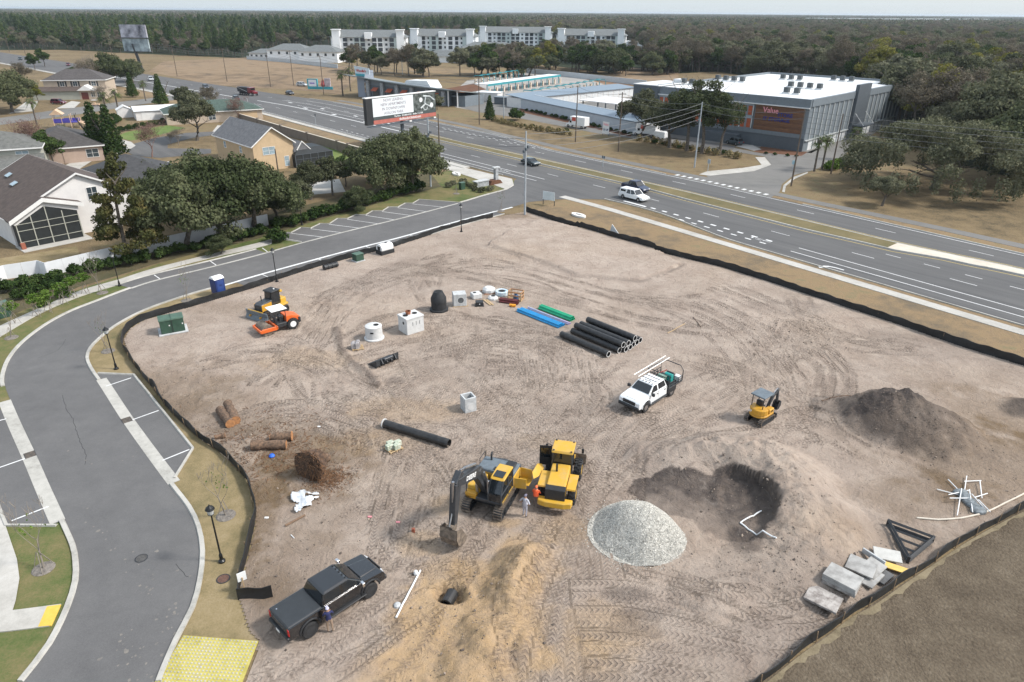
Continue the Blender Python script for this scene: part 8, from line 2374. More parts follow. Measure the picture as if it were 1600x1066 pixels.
# entrance mat
q = PL((287,994),(404,1003),(382,1066),(243,1066))
o_ = q[0]; ux = (q[1] - q[0]); uy = (q[3] - q[0])
em = thing('entrance_mat','yellow studded entrance mat at the site gate','mat',(0,0,0))
q2 = [q[0],q[1],q[0] + ux * 1.08 + uy * 1.5,q[0] + uy * 1.5]
MB().prism([(p.x,p.y) for p in q2],.015,.06,'z').build('base',gmat('mat_yellow',[(.27,.23,.09),(.37,.32,.08),(.46,.40,.12),(.32,.28,.17)],(.4,2.0,9),.3,20,.7,.01),em)
mb = MB()
nu,nv_ = 21,22
for i in range(nu):
    for j in range(nv_):
        c = q[0] + ux * ((i + .5) / nu) + uy * 1.5 * ((j + .5) / nv_)
        mb.box((c.x,c.y,.075),(.09,.09,.03),head(q[0],q[1]),taper=(.7,.7))
tag(mb.build('studs',gmat('stud_grey',[(.22,.21,.17),(.38,.37,.32),(.48,.47,.44)],(.4,2,9),.2,20,.8,.01),em),kind='stuff')
# manhole covers and drain grates
def cover(label,px,py,r,m):
    p = P(px,py); z = .034 if px < 300 else .03
    t = thing('manhole_cover',label,'manhole cover',(p.x,p.y,z))
    MB().pipe((0,0,-.01),(0,0,.012),r,r * .85,28).build('frame',M_DKMET,t)
    MB().cyl((0,0,-.01),(0,0,.008),r * .84,n=28).build('lid',m,t)
cover('round manhole cover set in the curving road',221,873,.36,mat('iron_lid',(.09,.085,.08),.7,.3,.3,8))
cover('rusty round manhole cover in the dry grass by the kerb',349,905,.38,mat('rusty_lid',(.13,.07,.05),.8,.2,.3,8))
for k,(px,py,l) in enumerate(((198,657,'drain grate in the gutter of the right-hand parking bay'),(47,711,'drain grate in the gutter of the left-hand parking bay'))):
    p = P(px,py); d = head(P(190,655),P(225,705)) if k == 0 else head(P(57,715),P(77,760))
    t = thing('drain_grate',l,'drain grate',(p.x,p.y,.036),d)
    MB().b2((-.42,-.36,-.01),(.42,.36,.004)).build('frame',M_DKMET,t)
    for j in range(7): MB().b2((-.38 + j * .12,-.32,.004),(-.34 + j * .12,.32,.016)).build('bar',M_MUDDY,t)

# ------------------------------------------------------------------ people
def person(label,loc,rz,shirt,pants,cap=None,hairc=(.03,.02,.015),arms='down',h=1.76,vest=None):
    V = [(0,0,.97),(0,0,1.15),(.01,0,1.33),(.0,0,1.47),(.01,0,1.56),(.02,0,1.66),(.02,0,1.74)]
    E_ = [(0,1),(1,2),(2,3),(3,4),(4,5),(5,6)]
    Rr = [(.15,.13),(.155,.12),(.18,.125),(.10,.08),(.055,.06),(.085,.095),(.07,.08)]
    def addv(p,r,link):
        V.append(p); Rr.append((r,r)); E_.append((link,len(V) - 1)); return len(V) - 1
    for s in (-1,1):
        sh = addv((0,s * .19,1.43),.07,3)
        if arms == 'work':
            el = addv((.12,s * .27,1.18),.052,sh); wr_ = addv((.34,s * .17,1.16),.037,el); kn = addv((.41,s * .14,1.16),.036,wr_); f0 = Vector((.045,-s * .01,-.01))
        elif arms == 'hips':
            el = addv((-.06,s * .38,1.18),.052,sh); wr_ = addv((.03,s * .22,1.03),.037,el); kn = addv((.06,s * .17,1.0),.036,wr_); f0 = Vector((.03,-s * .02,-.03))
        else:
            el = addv((-.02,s * .26,1.14),.05,sh); wr_ = addv((.05,s * .28,.88),.036,el); kn = addv((.06,s * .28,.80),.036,wr_); f0 = Vector((.01,0,-.05))
        base = Vector(V[kn])
        for q in range(4):
            o = Vector((0,(q - 1.5) * .017,0)) if abs(f0.z) < .04 else Vector(((q - 1.5) * .017,0,0))
            a = addv(tuple(base + o + f0 * .6),.0095,kn); addv(tuple(base + o + f0 * (1.3 + .2 * (q in (1,2)))),.008,a)
        addv(tuple(Vector(V[wr_]) + f0 * .7 + Vector((.01,-s * .045,.0))),.010,wr_)
        hp = addv((0,s * .095,.90),.095,0); kn2 = addv((.03 * s + .02,s * .115,.50),.062,hp); an = addv((-.03 + .04 * s,s * .125,.10),.042,kn2); addv((.12 + .04 * s,s * .14,.045),.038,an)
    me = bpy.data.meshes.new('person'); me.from_pydata(V,E_,[])
    o = bpy.data.objects.new('tmp_p',me); COL.objects.link(o)
    o.modifiers.new('skin','SKIN')
    for i,r in enumerate(Rr): me.skin_vertices[0].data[i].radius = r
    me.skin_vertices[0].data[0].use_root = True
    sb = o.modifiers.new('s','SUBSURF'); sb.levels = 1
    bm_ = bpy.data.meshes.new_from_object(o.evaluated_get(bpy.context.evaluated_depsgraph_get()))
    bpy.data.objects.remove(o,do_unlink=True)
    ms = [mat('skin',(.36,.21,.14),.6,0,.05,3),shirt,pants,mat('boots',(.08,.05,.03),.8,0,.2,4)]
    for m_ in ms: bm_.materials.append(m_)
    for p in bm_.polygons:
        c = p.center
        if c.z < .12: k = 3
        elif c.z < .98 and abs(c.y) < .24 and not (abs(c.y) > .2 and c.z > .75): k = 2
        elif c.z > 1.52: k = 0
        elif abs(c.y) > .22 and c.z < 1.2 or c.x > .2: k = 0
        else: k = 1
        p.material_index = k; p.use_smooth = True
    t = obj('person',bm_,None,loc,rz); s = h / 1.80; t.scale = (s,s,s)
    tag(t,label,'person')
    rings = [[(.02 + (.112 * math.cos(q)) * math.cos(a),(.10 * math.cos(q)) * math.sin(a),1.705 + .105 * math.sin(q)) for a in [2 * PI * j / 14 for j in range(14)]] for q in (0,.4,.8,1.2,1.5)]
    hm = mat('cap_' + label[:12].replace(' ','_'),cap or hairc,.7,0,.1,4)
    hd = MB().loft(rings).build('cap' if cap else 'hair',hm,t,smooth=True)
    if cap: MB().prism([(.10,-.08),(.21,-.05),(.21,.05),(.10,.08)],1.70,1.715,'z').build('brim',hm,hd)
    for s_ in (-1,1): MB().cyl((.108,s_ * .035,1.675),(.122,s_ * .035,1.675),.011,n=8).build('eye',M_PLASTIC,t)
    MB().box((.125,0,1.645),(.03,.025,.035)).build('nose',ms[0],t,bevel=.008)
    if vest:
        MB().loft([[(.155 * math.cos(a),.195 * math.sin(a),z) for a in [2 * PI * j / 14 for j in range(14)]] for z in (1.02,1.2,1.4)],cap=False).build('vest',vest,t,smooth=True)
    return t
p = S(517,989); person('person in navy shirt and tan trousers standing at the black pickup bed',(p.x,p.y,p.z),R(115),mat('navy_shirt',(.02,.025,.09),.8,0,.2,5),mat('khaki',(.28,.20,.14),.85,0,.15,5),cap=(.50,.48,.62),arms='work')
p = S(820,808); person('person in pale grey work clothes standing between excavator and loader',(p.x,p.y,p.z),R(60),mat('pale_grey_shirt',(.42,.42,.47),.85,0,.1,5),mat('grey_jeans',(.40,.40,.46),.85,0,.15,5),cap=(.16,.15,.20),arms='hips')
p = S(837,794); person('person in an orange high-visibility vest leaning into the loader engine',(p.x,p.y,p.z),R(70),mat('orange_shirt',(.85,.13,.04),.7,0,.1,5),mat('brown_trousers',(.20,.15,.13),.85,0,.15,5),cap=(.80,.16,.06),arms='work',vest=mat('hi_vis_orange',(.95,.14,.05),.6,0,.08,5))
# ------------------------------------------------------------------ street lamps
M_LAMPB = mat('lamp_black',(.014,.015,.016),.4,.3,.1,3)
def lamp(label,px,py,h=4.1):
    p = S(px,py); t = thing('street_lamp',label,'street lamp',(p.x,p.y,p.z))
    MB().lathe([(.2,0),(.2,.12),(.11,.2),(.1,.55),(.06,.65)],14).build('base',M_LAMPB,t)
    MB().cyl((0,0,.6),(0,0,h - .6),.055,.045,n=10).build('post',M_LAMPB,t)
    MB().lathe([(.06,h - .62),(.14,h - .55),(.19,h - .5)],12).build('collar',M_LAMPB,t)
    MB().lathe([(.15,h - .5),(.21,h - .2),(.2,h - .16)],10).build('lantern',mat('lamp_glass',(.45,.46,.45),.25,0,.1,3),t)
    MB().lathe([(.27,h - .17),(.2,h - .04),(.07,h + .06),(.02,h + .16)],12).build('cap',M_LAMPB,t)
for l,a,b in (('black lantern street lamp nearest the camera on the grass strip',347,878),('black lantern street lamp on the inside of the bend',182,577),('black lantern street lamp at the fence by the straight street',433,441),('black lantern street lamp at the fence near the street mouth',721,363),('black lantern street lamp across the road by the left sidewalk',187,447),('black lantern street lamp behind the angled parking',472,352)):
    lamp(l,a,b)

# ------------------------------------------------------------------ utility poles and wires
M_POLEW = mat('pole_wood',(.11,.085,.065),.9,0,.25,2,stretch=(4,4,.5)); M_POLEC = mat('pole_concrete',(.34,.37,.39),.8,0,.08,1)
def pole(label,px,py,h,wood=True,arms=1,gear=0,r=.17):
    p = S(px,py); t = thing('utility_pole',label,'utility pole',(p.x,p.y,max(p.z,0)),head(HW(0,0),HW(10,0)))
    MB().cyl((0,0,-.1),(0,0,h),r,r * .62,n=10).build('mast',M_POLEW if wood else M_POLEC,t)
    for k in range(arms): MB().b2((-.06,-1.1,h - .5 - k * 1.1),(.06,1.1,h - .36 - k * 1.1)).build('crossarm',M_POLEW if wood else M_POLEC,t)
    if gear:
        for k in range(3): MB().b2((-.3,-.5 + k * .4,h - 2.6 - .3 * k),(.1,-.25 + k * .4,h - 2.2 - .3 * k)).build('insulator',M_SIDING,t)
        MB().cyl((.3,0,h - 4.2),(.3,0,h - 3.2),.22,n=12).build('transformer_can',M_POLEC,t)
    return Vector((p.x,p.y,h))
PT = {}
for k,l,a,b,h,w,ar,ge in (
    ('a','tall pale concrete pole at the fence corner by the street mouth',820,336,13.0,0,0,1),('b','blue-grey pole behind the corner oak',673,292,12.2,0,0,1),('c','dark wooden pole beside the billboard',688,271,11.5,1,0,0),
    ('d','tall pale concrete pole on the dry verge before the storage building',1085,262,13.2,0,0,0),('e','dark wooden pole on the verge, left of two before the storage wing',899,222,13.4,1,0,0),('f','dark wooden pole on the verge, right of two before the storage wing',966,237,13.2,1,1,0),
    ('g','dark wooden pole at the corner of the storage drive',1236,291,13.8,1,0,0),('h','dark wooden pole leaning by the bright hedge',1298,272,11.8,1,0,0),('i','dark wooden pole at the car wash exit',749,195,13.2,1,0,0),
    ('j','wooden pole behind the storage drive in the grass row',787,187,9.0,0,0,0),('k','wooden pole on the pasture edge left of the wash sign',506,148,14,1,1,0),('l','wooden pole on the pasture edge, second left of the wash sign',459,134,14,1,1,0),('m','wooden pole on the pasture edge, third left of the wash sign',423,136,13.5,1,0,0),
    ('n','wooden pole beside the dump truck across the highway',355,128,14,1,1,0),('o','wooden pole on the pasture right of the double billboard',277,119,14,1,1,0),('p','wooden pole against the wood at upper left',40,86,14,1,1,0),('q','wooden pole at the far upper left corner',15,82,14,1,1,0),
    ('r','grey lamp pole behind the car wash roof',629,117,13,0,0,0),('s','small wooden pole at the tan house corner',437,285,6.2,1,0,0),('t','wooden pole at the left of the double billboard',176,90,14,1,1,0)):
    PT[k] = pole(l,a,b,h,bool(w),ar,ge)
M_WIRE = mat('wire',(.14,.145,.15),.5,.3,.1,3)
def wire(label,group,a,b,sag,r=.03):
    pts = [a.lerp(b,i / 14) - Vector((0,0,sag * 4 * (i / 14) * (1 - i / 14))) for i in range(15)]
    tag(MB().tube(pts,r,4).build('overhead_wire',M_WIRE),label,'wire',group)
off = Vector((9999,0,0))
right = Vector((128,98,13.5))
for k in range(4): wire('wire slung between the two pale concrete poles over the highway','wires over the highway',PT['a'] - Vector((0,0,.4 + 1.0 * k)),PT['d'] - Vector((0,0,.3 + 1.0 * k)),1.2)
for k in range(5): wire('wire running right from the storage drive pole across the live oak','wires across the live oak',PT['g'] - Vector((0,0,.2 + .95 * k)),right - Vector((0,0,.2 + .95 * k)),1.4)
for k in range(2):
    for a,b in (('i','e'),('e','f'),('f','d'),('d','g')): wire('wire along the far side of the highway before the storage plot','wires on the far verge',PT[a] - Vector((0,0,.3 + 1.2 * k)),PT[b] - Vector((0,0,.3 + 1.2 * k)),.8)
for k in range(3):
    for a,b in (('k','l'),('l','m'),('m','n'),('n','o'),('k','i'),('o','t')): wire('wire along the pasture edge beyond the highway','wires along the pasture',PT[a] - Vector((0,0,.4 + 1.0 * k)),PT[b] - Vector((0,0,.4 + 1.0 * k)),1.0,.035)
wire('wire from the concrete corner pole to the blue-grey pole','wires at the corner',PT['a'] - Vector((0,0,1)),PT['b'] - Vector((0,0,1)),.8); wire('second wire from the corner pole to the blue-grey pole','wires at the corner',PT['a'] - Vector((0,0,2.2)),PT['b'] - Vector((0,0,2.2)),.9)

# ------------------------------------------------------------------ billboards and signs
bl_,br_ = P(573,160,9.2),P(681,148,9.8)
p0 = P(640,222); p0 = Vector((-27,186,0))
zt,zb_ = 11.2,5.3
A0,A1 = P(571,155,zt),P(680,143,zt)
A0 = Vector((A0.x,A0.y,0)); A1 = Vector((A1.x,A1.y,0))
bw = (A1 - A0).length; bh = head(A0,A1)
t = thing('billboard','big highway billboard advertising apartments above the corner oak','billboard',(A0.x,A0.y,0),bh)
MB().b2((0,0,zb_),(bw,1.0,zt)).build('cabinet',M_PLASTIC,t)
MB().b2((-.1,-.06,zt),(bw + .1,1.1,zt + .18)).build('top_trim',M_TRIM,t)
MB().b2((1.9,-.05,zb_ + 1.7),(bw * .655,.0,zt - .15)).build('white_panel',mat('board_white',(.68,.72,.73),.5,0,.03,1),t)
ph = MB().b2((bw * .66,-.05,zb_ + 1.6),(bw - .1,.0,zt - .15)).build('photo_panel',mat('board_photo',(.035,.05,.04),.5,0,.6,1.1,c2=(.16,.18,.17)),t)
for x,z,r in ((bw * .77,zt - 1.6,.55),(bw * .93,zt - 3.1,.6)): MB().cyl((x,-.08,z),(x,-.05,z),r,n=20).build('logo_disc',mat('disc_white',(.7,.72,.72),.5,0,.03,1),ph)
mb = MB()
for (x0,z0,x1,z1) in ((.80,-.8,.90,-1.0),(.84,-1.0,.82,-2.6),(.76,-3.6,.84,-2.6),(.90,-1.0,.97,-2.0),(.82,-2.6,.90,-3.4)): mb.tube([(bw * x0,-.07,zt + z0),(bw * x1,-.07,zt + z1)],.22,5)
mb.lathe([(.7,0),(.85,.04),(.7,.05)],20,(0,0,0)) if False else None
mb.build('line_art',mat('art_grey',(.42,.45,.45),.5,0,.2,1),ph)
MB().pipe((bw * .835,-.09,zt - 3.4),(bw * .835,-.05,zt - 3.4),.8,.55,24).build('crest_ring',MATS['art_grey'],ph)
MB().b2((1.9,-.055,zb_ + .95),(bw - .1,.0,zb_ + 1.62)).build('dark_band',mat('band_dark',(.06,.075,.075),.5,0,.1,1),t)
MB().b2((1.9,-.055,zb_ + .05),(bw - .1,.0,zb_ + .93)).build('red_band',mat('band_red',(.42,.13,.10),.5,0,.1,1),t)
M_INK = mat('billboard_ink',(.30,.27,.31),.6,0,.05,1)
for k,s_ in enumerate(('NOW LEASING','NEW APARTMENTS','IN DOWNTOWN','AVALON PARK')):
    textmesh('lettering',s_,.92,M_INK,t,frame(Vector((1.9 + (bw * .655 - 1.9) / 2,-.06,zt - .75 - .96 * k)),(1,0,0)),.01,bold=.012)
textmesh('lettering','The Flow   813-800-4124   Studio 1 2 3 BR',.55,M_WHITE,t,frame(Vector((bw * .58,-.07,zb_ + 1.28)),(1,0,0)),.01,bold=.012)
textmesh('lettering','theVendorUnited.com',.8,M_WHITE,t,frame(Vector((bw * .60,-.07,zb_ + .5)),(1,0,0)),.01,bold=.015)
MB().cyl((bw * .5,.6,0),(bw * .5,.6,zb_),.45,n=16).build('post',M_SIDING,t)
MB().b2((.5,-.9,zb_ - .5),(bw - .3,1.0,zb_ - .4)).build('catwalk',M_SIDING,t)
for x in (bw * .55,bw * .92): MB().b2((x,-1.0,zb_ - .3),(x + .7,-.8,zb_)).build('floodlight',M_TRIM,t)
p = P(223,111)
t = thing('billboard','far double-decker billboard on one post beside the wood','billboard',(p.x,p.y,0),R(-6))
MB().cyl((0,0,0),(-2.4,0,13),.7,n=12).build('post',M_DKMET,t)
for k,z in enumerate((9.5,16.0)):
    pb_ = MB().b2((-7.5,-.5,z),(6.5,.5,z + 6.0)).build('panel',mat('far_board_%d' % k,((.06,.10,.14),(.10,.11,.17))[k],.5,0,.7,.22,c2=((.42,.50,.52),(.50,.50,.56))[k]),t)
    MB().b2((-8,-1,z - .3),(7,1,z - .1)).build('catwalk',M_DKMET,t)
p = P(502,142)
t = thing('monument_sign','teal and white pole sign at the car wash entrance','sign',(p.x,p.y,0),R(-8))
MB().b2((-5.5,-.3,.5),(5,.3,1.6)).build('base',mat('teal_sign',(.04,.30,.36),.5,0,.2,.5),t,bevel=.1)
MB().b2((-5.5,-.35,1.6),(-5.0,.35,4.2)).b2((-1.6,-.35,1.6),(-1.2,.35,4.2)).b2((-5.5,-.35,4.2),(-1.2,.35,4.5)).build('cabinet',MATS['teal_sign'],t)
MB().b2((-5.0,-.3,1.7),(-1.6,.3,4.1)).build('message_panel',mat('panel_white',(.75,.76,.80),.4,0,.03,1),t); MB().b2((-4.5,-.34,2.6),(-2.4,-.3,3.1)).build('message_text',mat('panel_violet',(.28,.22,.55),.4,0,.1,1),t)
MB().lathe([(.6,1.6),(.9,2.4),(.5,3.6),(.2,4.4)],9,(1.0,0,0)).build('red_figure',mat('sign_figure_red',(.35,.05,.06),.6,0,.4,.8),t); MB().b2((1.8,-.3,1.7),(4.2,.3,4.8)).build('side_panel',mat('sign_grey',(.42,.36,.38),.6,0,.3,.8),t)
def panel_sign(label,px,py,w,h,z,m,rz,cat='sign',name='sign',posts=2,pm=None):
    p = P(px,py); t = thing(name,label,cat,(p.x,p.y,0),rz)
    for x in ((-w / 2 + .05,w / 2 - .05) if posts == 2 else (0,)): MB().b2((x - .05,.02,0),(x + .05,.1,z + h)).build('post',pm or M_DKMET,t)
    MB().b2((-w / 2,-.03,z),(w / 2,.02,z + h)).build('panel',m,t)
    return t
panel_sign('white real-estate sign board on two dark posts at the fence corner',857,321,2.3,1.4,.9,mat('sign_white',(.60,.66,.68),.5,0,.06,.8),head(P(845,318),P(868,322)))
panel_sign('white and blue storage sign with a red heading on the far verge',946,212,2.4,3.0,.5,M_TRIM,head(HW(10,0),HW(0,0)),pm=mat('sign_navy',(.03,.05,.13),.5,0,.1,1))
tt = bpy.data.objects[-1] if False else None
sg = [o for o in bpy.data.objects if o.get('label','').startswith('white and blue storage sign')][0]
textmesh('lettering','Value',.85,MATS['sign_pink'],sg,frame(Vector((0,-.05,2.85)),(1,0,0)),.01,bold=.02); textmesh('lettering','$1 UP',.7,MATS['sign_navy'],sg,frame(Vector((0,-.05,1.5)),(1,0,0)),.01,bold=.02)
panel_sign('grey back of a road sign on the verge by the storage drive',1106,268,.7,.9,1.6,M_POLEC,head(HW(0,0),HW(10,0)),posts=1,pm=M_POLEC); panel_sign('small green route sign at the edge of the median',942,261,.9,.5,1.8,M_SIDING,head(HW(0,0),HW(10,0)),posts=1,pm=M_POLEC)
panel_sign('road sign on a grey post at the near side of the highway',494,196,.8,.8,2.4,M_SIDING,head(HW(0,0),HW(10,0)),posts=1,pm=M_POLEC); panel_sign('small white sign at the near edge of the highway by the reddish tree',388,168,.7,1.0,1.8,M_TRIM,head(HW(0,0),HW(10,0)),posts=1,pm=M_POLEC)
panel_sign('pale blue handicap parking sign on the storage drive',1238,266,.6,.8,1.2,mat('sign_paleblue',(.35,.52,.58),.5,0,.1,1),R(-30),posts=1,pm=M_POLEC)
# letters and stonework of the corner monument
def lettershape(label,px,py,rz,s=1.0):
    p = P(px,py); t = thing('fallen_letter',label,'sign letter',(p.x,p.y,.02),rz)
    o = MB(); n = 22
    prof = [(1.5,.72,0),(1.5,.72,.28),(.85,.3,.28),(.85,.3,0)]
    rings = [[(a * math.cos(2 * PI * k / n) * s,b * math.sin(2 * PI * k / n) * s,z) for a,b,z in prof] for k in range(n + 1)]
    o.loft(rings,cap=False).build('ring',mat('letter_white',(.70,.69,.66),.7,0,.08,2),t)
lettershape('white ring-shaped concrete drain collar in the grass by the fence corner',904,338,head(P(892,333),P(917,341))); lettershape('white ring-shaped concrete drain collar on the corner bed by the street',713,273,head(P(706,268),P(722,277)))
p = P(960,369); tag(MB().prism([(-.9,0),(1.1,0),(-.5,1.7)],-.05,.05,'y').build('leaning_sheet',mat('panel_grey',(.52,.54,.55),.6,0,.08,1),loc=(p.x,p.y,0),rz=R(-35)),'pale triangular sheet leaning behind the highway silt fence','sheet')
for k,(px,l) in enumerate(((990,'white low stone left of two behind the highway silt fence'),(1005,'white low stone right of two behind the highway silt fence'))):
    p = P(px,380); tag(MB().lathe([(.8,0),(.7,.2),(.4,.28)],10).build('white_stone',MATS['letter_white'],loc=(p.x,p.y,0)),l,'stone')
p = P(753,291); t = thing('monument_wall','low stone monument wall with a dark capped pillar on the street corner','monument',(p.x,p.y,0),head(P(740,292),P(770,286)))
MB().b2((-1.6,-.5,0),(1.3,.5,1.0)).build('wall',M_STONE,t); MB().b2((-1.8,-.65,1.0),(1.4,.65,1.12)).build('coping',M_CONCP,t)
MB().prism([(1.3,0),(4.6,0),(4.0,.7),(1.8,.8)],-.8,.8,'y').build('mound',M_MULCH,t); MB().b2((3.2,-.3,.5),(3.9,.3,2.9)).build('pillar',M_STONE,t); MB().b2((2.8,-.35,2.9),(4.3,.35,3.1)).build('pillar_cap',M_CONCP,t)
t = thing('utility_box','green utility box on the street corner by the bed','utility box',(*P(722,296).xy,0),SR)
MB().b2((-.5,-.35,0),(.5,.35,1.2)).build('cabinet',M_TRF,t,bevel=.03); MB().b2((-.55,-.4,1.2),(.55,.4,1.3)).build('lid',M_TRF2,t)
t = thing('utility_box','green utility box by the lower left verge at the picture edge','utility box',(*P(2,495).xy,0),SR)
MB().b2((-.9,-.7,0),(.9,.7,1.4)).build('cabinet',M_TRF,t,bevel=.03); MB().b2((-.95,-.75,1.4),(.95,.75,1.48)).build('lid',M_TRF2,t)

# ------------------------------------------------------------------ traffic and parked vehicles
def car(name,label,loc,rz,paint,kind='suv',cat='car',L_=4.7,W=1.88):
    t = thing(name,label,cat,loc,rz); hw = W / 2
    f = L_ / 4.7
    zb = .36; zt = {'sedan': .92,'suv': 1.05,'pickup': 1.08}[kind]; zr = {'sedan': 1.45,'suv': 1.72,'pickup': 1.82}[kind]
    fa,ra = 1.42 * f,-1.42 * f; ar = .40
    up = [(2.28 * f,zb),(2.33 * f,.62),(2.2 * f,.82),(1.1 * f,zt),(-2.2 * f,zt + .02),(-2.33 * f,.8),(-2.3 * f,zb)]
    MB().prism(cut_profile(up,[(fa,ar),(ra,ar)],zb),-hw,hw,'y').build('body',paint,t,bevel=.08,seg=2)
    MB().b2((-2.0 * f,-hw * .8,.25),(2.0 * f,hw * .8,.75)).build('underbody',M_PLASTIC,t)
    x = {'sedan': (1.15,.45,-1.1,-1.8),'suv': (1.15,.5,-1.75,-2.15),'pickup': (1.0,.4,-.75,-.85)}[kind]
    x = [q * f for q in x]; lo,hi = hw - .06,hw - .26
    MB().loft([[(x[0],-lo,zt - .02),(x[0],lo,zt - .02),(x[3],lo,zt),(x[3],-lo,zt)],[(x[1],-hi,zr),(x[1],hi,zr),(x[2],hi,zr),(x[2],-hi,zr)]]).build('windows',M_GLASS,t,bevel=.04)
    rf = MB().loft([[(x[1] + .12,-hi - .05,zr - .04),(x[1] + .12,hi + .05,zr - .04),(x[2] - .08,hi + .05,zr - .04),(x[2] - .08,-hi - .05,zr - .04)],[(x[1] - .1,-hi + .1,zr + .04),(x[1] - .1,hi - .1,zr + .04),(x[2] + .1,hi - .1,zr + .04),(x[2] + .1,-hi + .1,zr + .04)]]).build('roof',paint,t)
    for s in (-1,1):
        for (xa,xb) in ((x[0],x[1]),((x[0] + x[3]) / 2 - .1,(x[1] + x[2]) / 2),(x[3],x[2])): MB().tube([(xa,s * lo,zt),(xb,s * (hi + .02),zr)],.05,5).build('pillar',paint,t)
        MB().b2((2.2 * f,s * .62 - .2,.62),(2.32 * f,s * .62 + .2,.8)).build('headlight',MATS['headlamp'],t); MB().b2((-2.36 * f,s * .72 - .16,.72),(-2.26 * f,s * .72 + .16,.92)).build('taillight',M_RED,t)
        MB().box((x[0] - .3,s * (hw + .1),zt + .05),(.14,.2,.14)).build('mirror',paint,t)
        for q in (fa,ra): wheel(t,q,s * (hw - .1),.35,.22,M_STEEL)
    if kind == 'pickup': MB().b2((-2.2 * f,-hw + .1,zt + .025),(-.95 * f,hw - .1,zt + .04)).build('bed',M_PLASTIC,t)
    return t
def paint(n,c): return mat(n,c,.28,.1,.05,1,coat=.5)
HD = head(HW(30,0),HW(0,0))
def on_hwy(px,py): p = P(px,py); return (p.x,p.y,.03)
car('sedan','dark grey-green sedan on the near lanes just past the street mouth',on_hwy(829,258),HD,paint('slate_paint',(.035,.05,.055)),'sedan')
tp = car('pickup_truck','dark blue pickup beside the white one at the junction',on_hwy(993,298),HD,paint('navy_paint',(.012,.02,.055)),'pickup','pickup truck',5.6,2.0)
wp = car('pickup_truck','white pickup with a bed cap turning at the junction',on_hwy(990,312),HD + R(4),M_WHITEP,'pickup','pickup truck',5.6,2.0)
MB().loft([[(-2.6,-.92,1.1),(-1.02,-.92,1.1),(-1.02,.92,1.1),(-2.6,.92,1.1)],[(-2.5,-.8,1.82),(-1.02,-.8,1.82),(-1.02,.8,1.82),(-2.5,.8,1.82)]]).build('bed_cap',M_WHITEP,wp,bevel=.06,seg=2)
for s in (-1,1): MB().box((-1.75,s * .875,1.45),(1.1,.03,.34),rx=s * R(9)).build('cap_window',M_GLASS,wp)
car('suv','dark grey suv on the far highway left of the dump truck',on_hwy(322,139),HD - R(5),paint('graphite',(.05,.06,.075)),'suv'); car('suv','silver suv on the far highway by the pointed conifers',on_hwy(236,126),HD - R(5),paint('silver_paint',(.50,.52,.54)),'suv')
car('suv','black suv waiting near the reddish bare tree',on_hwy(369,157),HD + R(170),paint('dark_paint',(.02,.025,.03)),'suv'); car('sedan','dark blue car on the far lanes by the wash entrance',on_hwy(453,148),HD,paint('blue_black',(.018,.026,.045)),'sedan')
car('suv','silver suv leaving the car wash entrance',on_hwy(472,135),HD + R(35),MATS['silver_paint'],'suv'); car('suv','maroon suv far up the highway',on_hwy(107,103),HD - R(6),paint('maroon_paint',(.12,.012,.03)),'suv')
car('suv','dark green pickup-like suv far up the highway below the maroon one',on_hwy(108,113),HD - R(6),paint('dark_green_paint',(.025,.04,.045)),'suv'); car('sedan','dark car half hidden by the tall bare tree on the highway',on_hwy(134,108),HD - R(6),MATS['dark_paint'],'suv'); car('suv','dark suv farthest up the highway near the left edge',on_hwy(32,94),HD - R(6),MATS['dark_green_paint'],'suv')
car('suv','dark grey suv parked before the storage front',(*P(1147,226).xy,.04),R(118),paint('steel_blue',(.06,.08,.09)),'suv'); car('suv','black suv at the car wash tunnel exit',(*P(720,164).xy,.04),R(-8),MATS['dark_paint'],'suv')
car('suv','maroon suv parked on the driveway of the two-storey house',(*P(92,163).xy,.04),R(-5),MATS['maroon_paint'],'suv'); car('sedan','dark sedan parked before the pinkish-walled house',(*P(116,250).xy,.04),R(0),MATS['blue_black'],'sedan'); car('sedan','dark car parked by the grey-green house at the left edge',(*P(12,274).xy,.04),R(20),MATS['graphite'],'sedan')
car('suv','black suv under the storage carport',(*P(950,182).xy,.04),R(30),MATS['dark_paint'],'suv'); car('suv','second black suv under the storage carport',(*P(972,180).xy,.04),R(30),MATS['graphite'],'suv')
# dump truck
p = P(388,149); t = thing('dump_truck','dump truck with a red cab and black tipper body crossing the highway','dump truck',(p.x,p.y,.03),HD + R(20))
MB().b2((-4.2,-.5,.7),(4.0,.5,1.1)).build('chassis',M_PLASTIC,t); MB().loft([[(-4.4,-1.2,1.2),(1.2,-1.2,1.2),(1.2,1.2,1.2),(-4.4,1.2,1.2)],[(-4.6,-1.25,2.9),(1.3,-1.25,2.9),(1.3,1.25,2.9),(-4.6,1.25,2.9)]]).build('tipper_body',M_PLASTIC,t,bevel=.03)
MB().b2((1.3,-1.2,.9),(3.0,1.2,2.9)).build('cab',paint('truck_red',(.16,.012,.02)),t,bevel=.1); MB().prism([(3.0,.8),(4.6,.8),(4.6,1.5),(3.0,1.9)],-.9,.9,'y').build('hood',MATS['truck_red'],t,bevel=.08)
MB().b2((2.9,-1.0,1.95),(3.03,1.0,2.7)).build('windshield',M_GLASS,t); MB().tube([(-4.4,-1.27,2.8),(1.2,-1.27,1.4)],.05,4).build('tarp_arm',M_TRIM,t)
for x in (-3.4,-2.2,-1.0,3.8):
    for s in (-1,1): wheel(t,x,s * 1.0,.5,.35,M_STEEL)
